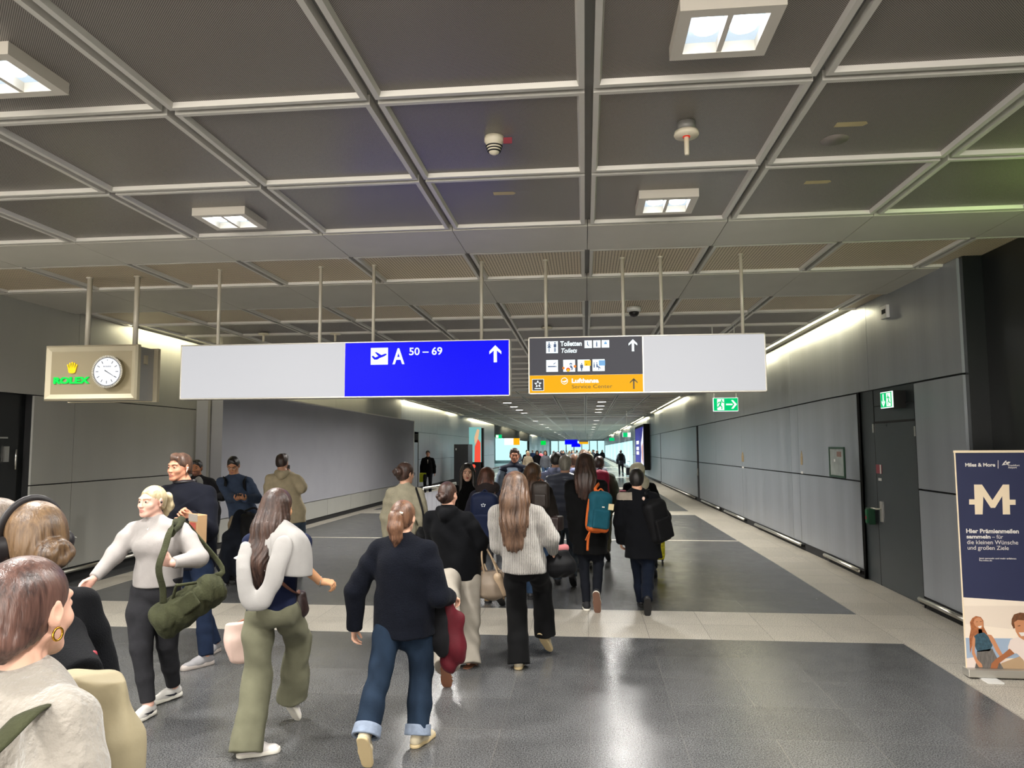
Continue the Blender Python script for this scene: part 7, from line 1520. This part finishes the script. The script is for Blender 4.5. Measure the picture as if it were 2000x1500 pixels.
# P22 woman in cream headscarf
def scarf(G, t):
    garment(G, lambda F: (F.el(at(G, 0, -0.02, 0.025), (0.104, 0.12, 0.112), (G.hr, G.hf, G.hu), 0.01), F.ch([at(G, 0, -0.03, -0.02), at(G, 0.02, -0.04, -0.12), G.neck+G.r*0.03-G.f*0.03-G.u*0.03], [0.098, 0.10, 0.125], 0.03), F.rc(at(G, 0, 0.16, 0.0), at(G, 0, 0.09, -0.03), 0.07, 0.058, 0.0, op='d'), F.disp(folds(0.005, seed=2))), 'headscarf', fabric('scarf_cream', 'dcd5c0', noise=0.04), t, 0.009)
P22, _ = simple('woman in cream headscarf half hidden by the person in the loose black jacket', 0.86, 10.7, 1.63, 6, (1246, 906), None, hm=H_bk, jk=M_jk, pants=M_dkt, style='crop', shoe=mat('sneaker_navy', '1e2438', 0.6), extra=scarf, face=True, hyaw=40, vb=0.009)
F = Field(onY(1215, 962, 10.4)-0.16, onY(1215, 962, 10.4)+0.16, 0.01); F.box(onY(1217, 966, 10.4), (0.05, 0.05, 0.06), None, 0.02); F.disp(folds(0.008)); o = F.mesh('scarf_end', fabric('scarf_pink', 'b0586c'), _)
# P25 foreground woman, P26 headphone woman, P27 head behind
G = Fig(-1.28, 1.60, 1.71, yaw=22, hyaw=4, hpitch=-3, top=(62, 1090), wrL=dict(lr=-0.2, fw=0.1, z=0.85), wrR=dict(lr=0.25, fw=0.12, z=0.85), fem=True, hip=(-1.28, 1.62, 0))
t = person(G, 'woman with gold hoop earring and fluffy white sweater in the left foreground', 'd2a48e', 0.0045, face=True)
M_fz = fabric('sweater_fluffy', '8c867d', noise=0.05, bump=1.0, bscale=45, sheen=0.5)
garment(G, lambda F: (top_sdf(F, G, hem=0.46, rx=0.19, ry=0.15, chest=(0.18, 0.135), sleeve=(0.088, 0.08, 0.055), amp=0.006, seed=4, collar=False), F.disp(folds(0.004, fx=(22, 22, 22)))), 'fluffy_sweater', M_fz, t, 0.0065)
garment(G, lambda F: pants_sdf(F, G), 'trousers', M_dkt, t, 0.012); shoes(G, t, M_soleW, M_soleW, laces=False)
garment(G, lambda F: (hair_cap(F, G, 0.007, -0.035, 0.062), F.el(at(G, -0.0, -0.105, -0.055), (0.05, 0.035, 0.045), (G.hr, G.hf, G.hu), 0.02), F.rc(at(G, 0.045, -0.08, -0.06), at(G, 0.02, -0.085, -0.09), 0.02, 0.014, 0.02), F.disp(strands(0.0015, G.hd, 2, 1.5))), 'hair', hairmat('hair_fg', '2e1f1c', '6e5046', 0.35), t, 0.004)
m = MB(); e_ = at(G, 0.088, -0.008, -0.052); m.tube([e_+np.array([0, 0, 0])+0.014*(math.cos(a)*G.hf+math.sin(a)*G.hu) for a in np.linspace(0, 6.283, 20)], 0.0028, mat('gold', 'd8a23c', 0.25, 1.0), 8, False); m.build('hoop_earring', t)
P25 = G
m = MB(); m.tube(spline([onY(112, 1374, 1.56), onY(60, 1392, 1.425), onY(10, 1438, 1.37), onY(-40, 1490, 1.34), onY(-80, 1560, 1.33)], 7), 0.024, M_ol, 10, True, 0.25, (0, -0.6, 0.8))
o = thing('shoulder_strap', tuple(G.sh['R']), 'dark olive bag strap over the fluffy white sweater of the foreground woman', 'strap'); m.build('webbing', o)
G = Fig(-1.85, 2.2, 1.72, yaw=-75, hyaw=-70, top=(62, 986), fem=True, hip=(-1.80, 2.2, 0), wrL=dict(px=(158, 1322, -0.25), elpx=(108, 1250, -0.15), hd=(-0.2, 0.2, -1), curl=55), wrR=dict(lr=0.2, fw=0.1, z=0.9), bulk=0.95)
t = person(G, 'woman with golden-brown bun and black over-ear headphones, left edge', 'cf9f88', 0.006, face=True)
garment(G, lambda F: top_sdf(F, G, hem=0.33, rx=0.185, ry=0.15, chest=(0.165, 0.13), sleeve=(0.068, 0.068, 0.06), amp=0.007), 'coat', fabric('coat_ink', '0f1013', bump=0.4), t, 0.008)
garment(G, lambda F: pants_sdf(F, G), 'trousers', M_dkt, t, 0.012); shoes(G, t, M_blk, M_soleB, laces=False)
garment(G, lambda F: bun(F, G, (0.0, -0.125, -0.045), 0.05, -0.05, 0.012, 0.004), 'hair', H_lb, t, 0.005)
o = thing('headphones', tuple(G.hd), 'black over-ear headphones worn by the woman at the left edge', 'headphones')
m = MB(); m.tube([at(G, 0.103*math.cos(a), -0.005-0.02*math.sin(a), 0.0+0.135*math.sin(a)) for a in np.linspace(0, math.pi, 18)], 0.013, M_blk, 10, True, 0.5, tuple(G.hf)); m.build('headband', o)
for sg in (-1, 1):
    F = Field(at(G, sg*0.10, 0, -0.01)-0.08, at(G, sg*0.10, 0, -0.01)+0.08, 0.004); F.rc(at(G, sg*0.088, -0.002, -0.012), at(G, sg*0.108, -0.002, -0.012), 0.036, 0.032, 0.0, G.hu, 1.2); F.mesh('ear_cup', M_blk, o)
    m = MB(); m.tube([at(G, sg*0.142, 0.015, 0.0), at(G, sg*0.142, -0.015, -0.006)], 0.002, M_al, 6); m.build('trim', o)
P26 = G
c = onY(180, 1445, 1.75)
o = tote('tote_bag', 'large cream tote bag in the left foreground hanging from the black-sleeved arm', 'bag', c, [(0.9, -0.35, 0), (0.35, 0.9, 0), (0, 0, 1)], 0.27, 0.15, 0.32, mat('canvas_cream', '8f8468', 0.75, noise=0.04, bump=0.15, bscale=30), [[c+np.array([-0.05, 0.0, 0.13]), P26.wr['L']+np.array([0, 0, -0.07]), c+np.array([0.05, 0, 0.13])]], sr=0.008, amp=0.010)
m = MB(); p_ = onY(166, 1305, 1.98); F = Field(p_-0.1, p_+0.1, 0.005); F.box(p_, (0.022, 0.03, 0.045), None, 0.012); tag(F.mesh('passport_case', mat('case_red', '8c2430', 0.6)if False else mat('case_red', '8c2430', 0.6), None), 'small red case tucked against the black coat at the left edge', 'case')
G = Fig(-2.45, 2.75, 1.74, yaw=10, top=(2, 979), hip=(-2.45, 2.75, 0))
t = person(G, 'person whose brown hair just shows at the left edge behind the headphone wearer', 'c99a80', 0.01, face=False)
garment(G, lambda F: top_sdf(F, G), 'jacket', M_dj, t, 0.012); garment(G, lambda F: pants_sdf(F, G), 'trousers', M_dkt, t, 0.012); shoes(G, t, M_blk, M_soleB, laces=False)
garment(G, lambda F: (hair_cap(F, G, 0.014, -0.03, 0.08), F.disp(strands(0.003, G.hd))), 'hair', hairmat('hair_ash', '3a302a', '85776a'), t, 0.006)
# ---- luggage
def suitcase(label, c, ax, w, d, h, m_, wheels=True, hz=1.02, name='suitcase', group=None):
    """c: centre of the base on the floor"""
    o = thing(name, (c[0], c[1], c[2]), label, 'suitcase', group); ax = [nv(v) for v in ax]; c = np.array(c, float); b = c+np.array([0, 0, 0.06+h/2])
    F = Field(b-max(w, h)*0.75, b+max(w, h)*0.75, 0.007); F.box(b, (w/2, d/2, h/2), ax, 0.05); wd = ax[0]
    F.disp(lambda x, y, z: np.where(np.abs(((x-b[0])*wd[0]+(y-b[1])*wd[1]))/(w/2) < 0.96, 0.006*np.sign(np.sin((z)*2*math.pi/0.055)), 0)); F.mesh('shell', m_, o)
    for sx in (-1, 1):
        for sy in (-1, 1):
            m = MB(); p_ = c+ax[0]*sx*(w/2-0.04)+ax[1]*sy*(d/2-0.04); m.tube([p_+ax[0]*0.012+np.array([0, 0, 0.028]), p_-ax[0]*0.012+np.array([0, 0, 0.028])], 0.028, M_blk, 12); m.box(p_[0]-0.015, p_[0]+0.015, p_[1]-0.015, p_[1]+0.015, c[2]+0.04, c[2]+0.075, M_blk); m.build('wheel', o)
    m = MB()
    for sx in (-1, 1): m.tube([b+ax[0]*sx*0.09-ax[1]*0+ax[2]*h*0.45, np.array([*(b+ax[0]*sx*0.09)[:2], c[2]+hz])], 0.009, M_al, 8)
    m.tube([np.array([*(b-ax[0]*0.10)[:2], c[2]+hz]), np.array([*(b+ax[0]*0.10)[:2], c[2]+hz])], 0.014, M_blk, 8); m.build('pull_handle', o)
    return o
p_ = fl(468, 1143); suitcase('black hard suitcase under the draped dark coat beside the man in the denim shirt', p_+np.array([0, 0.1, 0]), frame(10), 0.44, 0.27, 0.60, mat('shell_graphite', '1a1b1e', 0.4), hz=0.98)
c = p_+np.array([0.0, 0.1, 0.0]); F = Field(c+np.array([-0.45, -0.45, 0.0]), c+np.array([0.45, 0.4, 1.25]), 0.01)
F.ch([onY(470, 1010, c[1]-0.1), onY(456, 1050, c[1]-0.2), onY(442, 1100, c[1]-0.2), onY(440, 1128, c[1]-0.2)], [0.10, 0.13, 0.12, 0.07], 0.04, (0, 1, 0), 0.7); F.ch([onY(484, 1030, c[1]-0.05), onY(478, 1075, c[1]-0.16), onY(470, 1110, c[1]-0.16)], [0.09, 0.13, 0.12], 0.04, (0, 1, 0), 0.7); F.disp(folds(0.02, fx=(9, 9, 6), seed=4))
tag(F.mesh('draped_coat', fabric('coat_midnight', '0e1118'), None), 'black coat draped over the suitcase beside the man in the denim shirt', 'coat')
F = Field(onY(492, 1010, 9.6)-0.3, onY(492, 1010, 9.6)+0.3, 0.01); F.box(onY(490, 1020, 9.6)-np.array([0, 0, 0.06]), (0.13, 0.10, 0.18), frame(20), 0.06); F.disp(folds(0.012)); o = thing('backpack', tuple(onY(490, 1020, 9.6)), 'black backpack resting on top of the suitcase behind the draped coat', 'backpack'); F.mesh('pack_body', M_bl2, o)
m = MB(); m.tube(spline([onY(478, 998, 9.6), onY(498, 992, 9.5), onY(508, 1004, 9.6)], 5), 0.014, M_bl2, 8); m.build('strap', o)
p_ = fl(1280, 1103); suitcase('bright yellow ribbed suitcase on wheels behind the person with the black backpack', p_+np.array([-0.02, 0.25, 0]), frame(8), 0.40, 0.26, 0.48, mat('shell_yellow', 'd6cc18', 0.4), hz=0.95)
p_ = fl(1135, 1108); suitcase('silver suitcase seen between the legs of the woman in the black coat', p_+np.array([0.02, 0.1, 0]), frame(0), 0.34, 0.24, 0.5, mat('shell_silver', 'a09c98', 0.35, 0.3), hz=0.9)
# ================================================================== DISTANT PEOPLE
def zfar(Y): return -drop(Y)
def far(label, px, Y, H, yaw, jk, pants, hm, style='short', group=None, sk='b98870', lead='L', stride=0.2, vb=0.022, **kw):
    X = float(onY(px, 866, Y)[0])
    return simple(label, X, Y, H, yaw, None, None, hm=hm, jk=jk, pants=pants, style=style, sk=sk, lead=lead, stride=stride, vb=vb, vc=0.022, group=group, amp=0.004, **kw)
def vesty(G, t):
    m = MB(); m.tube([G.chest-G.f*0.0+G.r*0.0+G.f*0.15+G.u*0.1, G.chest+G.f*0.16-G.u*0.05], 0.012, M_soleW, 8); m.build('lanyard', t)
Gc, tc_ = far('staff member in black suit with lanyard standing at the far left door', 836, 29.5, 1.80, 170, M_coat, M_dkt, H_bk, stride=0.06, extra=vesty, vb=0.014)
c = Gc.wr['R']+np.array([0.1, -0.12, -0.15]); m = MB(); m.box(c[0]-0.14, c[0]+0.14, c[1]-0.02, c[1]+0.02, c[2]-0.2, c[2]+0.18, mat('hivis_yellow', 'b8c020', 0.6)); tag(m.build('folded_vest', None, 0.02), 'yellow high-visibility vest held by the staff member at the far left door', 'vest')
Gw, _ = far('lone traveller with a dark backpack pulling a case near the right wall far ahead', 1212, 50, 1.76, 0, fabric('jacket_slate', '3a3c40'), M_dkt, H_dk, vb=0.02)
backpack('dark backpack on the lone traveller near the right wall', Gw.chest+np.array([0, -0.22, 0]), frame(0), 0.34, 0.18, 0.52, M_bl2, M_bl2, pocket=False, vs=0.02)
suitcase('dark cabin case pulled by the lone traveller near the right wall', np.array([Gw.B[0]+0.5, 49.6, zfar(49.6)]), frame(0), 0.38, 0.24, 0.52, mat('shell_graphite', '1a1b1e', 0.4), hz=0.98)
protos = []
J_ = [fabric('far_red', '6e2f34'), fabric('far_black', '17181c'), fabric('far_navy', '23304c'), fabric('far_beige', '9c8e78'), fabric('far_white', 'b8b6b0'), fabric('far_grey', '5e6066')]
P_ = [M_dkt, M_jb, M_gry2, M_khaki, M_dkt, M_jb]
H_ = [H_bk, H_dk, H_br, H_bl, H_dk, H_ch]
for i in range(6):
    G, t = far('x', 1143, 40, 1.70+0.03*(i % 3), 0 if i % 2 == 0 else 180, J_[i], P_[i], H_[i], style='short' if i % 2 == 0 else 'half', lead='LR'[i % 2], vb=0.028, fem=i % 2 == 1)
    protos.append(t)
pl_ = [(1049, 42, 1), (1031, 38, 3), (1065, 40, 5), (1029, 46, 2), (1090, 55, 0), (1100, 60, 1), (1112, 62, 3), (1119, 58, 5), (1127, 70, 4), (1136, 66, 2), (1081, 50, 4), (1096, 64, 1), (1144, 72, 0), (1152, 60, 3), (1158, 78, 5), (1166, 64, 1), (1096, 85, 2), (1106, 90, 4), (1116, 95, 0), (1126, 88, 1), (1134, 92, 3), (1142, 96, 5), (1150, 90, 2), (1160, 86, 4), (1056, 58, 0), (1012, 62, 5), (1176, 82, 1), (1040, 70, 2)]
names = ['dark red top', 'black coat', 'navy jacket', 'beige jacket', 'white jacket', 'grey jacket']
pos_ = {}
seen = set()
for (px, Y, k) in pl_:
    src = protos[k]; X = float(onY(px, 866, Y)[0])
    if k in seen:
        t = src.copy(); COL.objects.link(t)
        for ch in list(src.children):
            c_ = ch.copy(); COL.objects.link(c_); c_.parent = t
            for g_ in ch.children: d_ = g_.copy(); COL.objects.link(d_); d_.parent = c_
    else: t = src; seen.add(k)
    t.location = (X, Y, -drop(Y)+(0.03 if -4.2 < X < -2.6 else 0)); t['group'] = 'distant travellers'
    near_ = 'nearest rows' if Y < 55 else ('middle rows' if Y < 75 else 'furthest rows')
    side_ = 'left of' if px < 1100 else ('right of' if px > 1132 else 'below')
    t['label'] = 'tiny distant traveller in %s, %s of crowd, %s far blue sign' % (names[k], near_, side_)
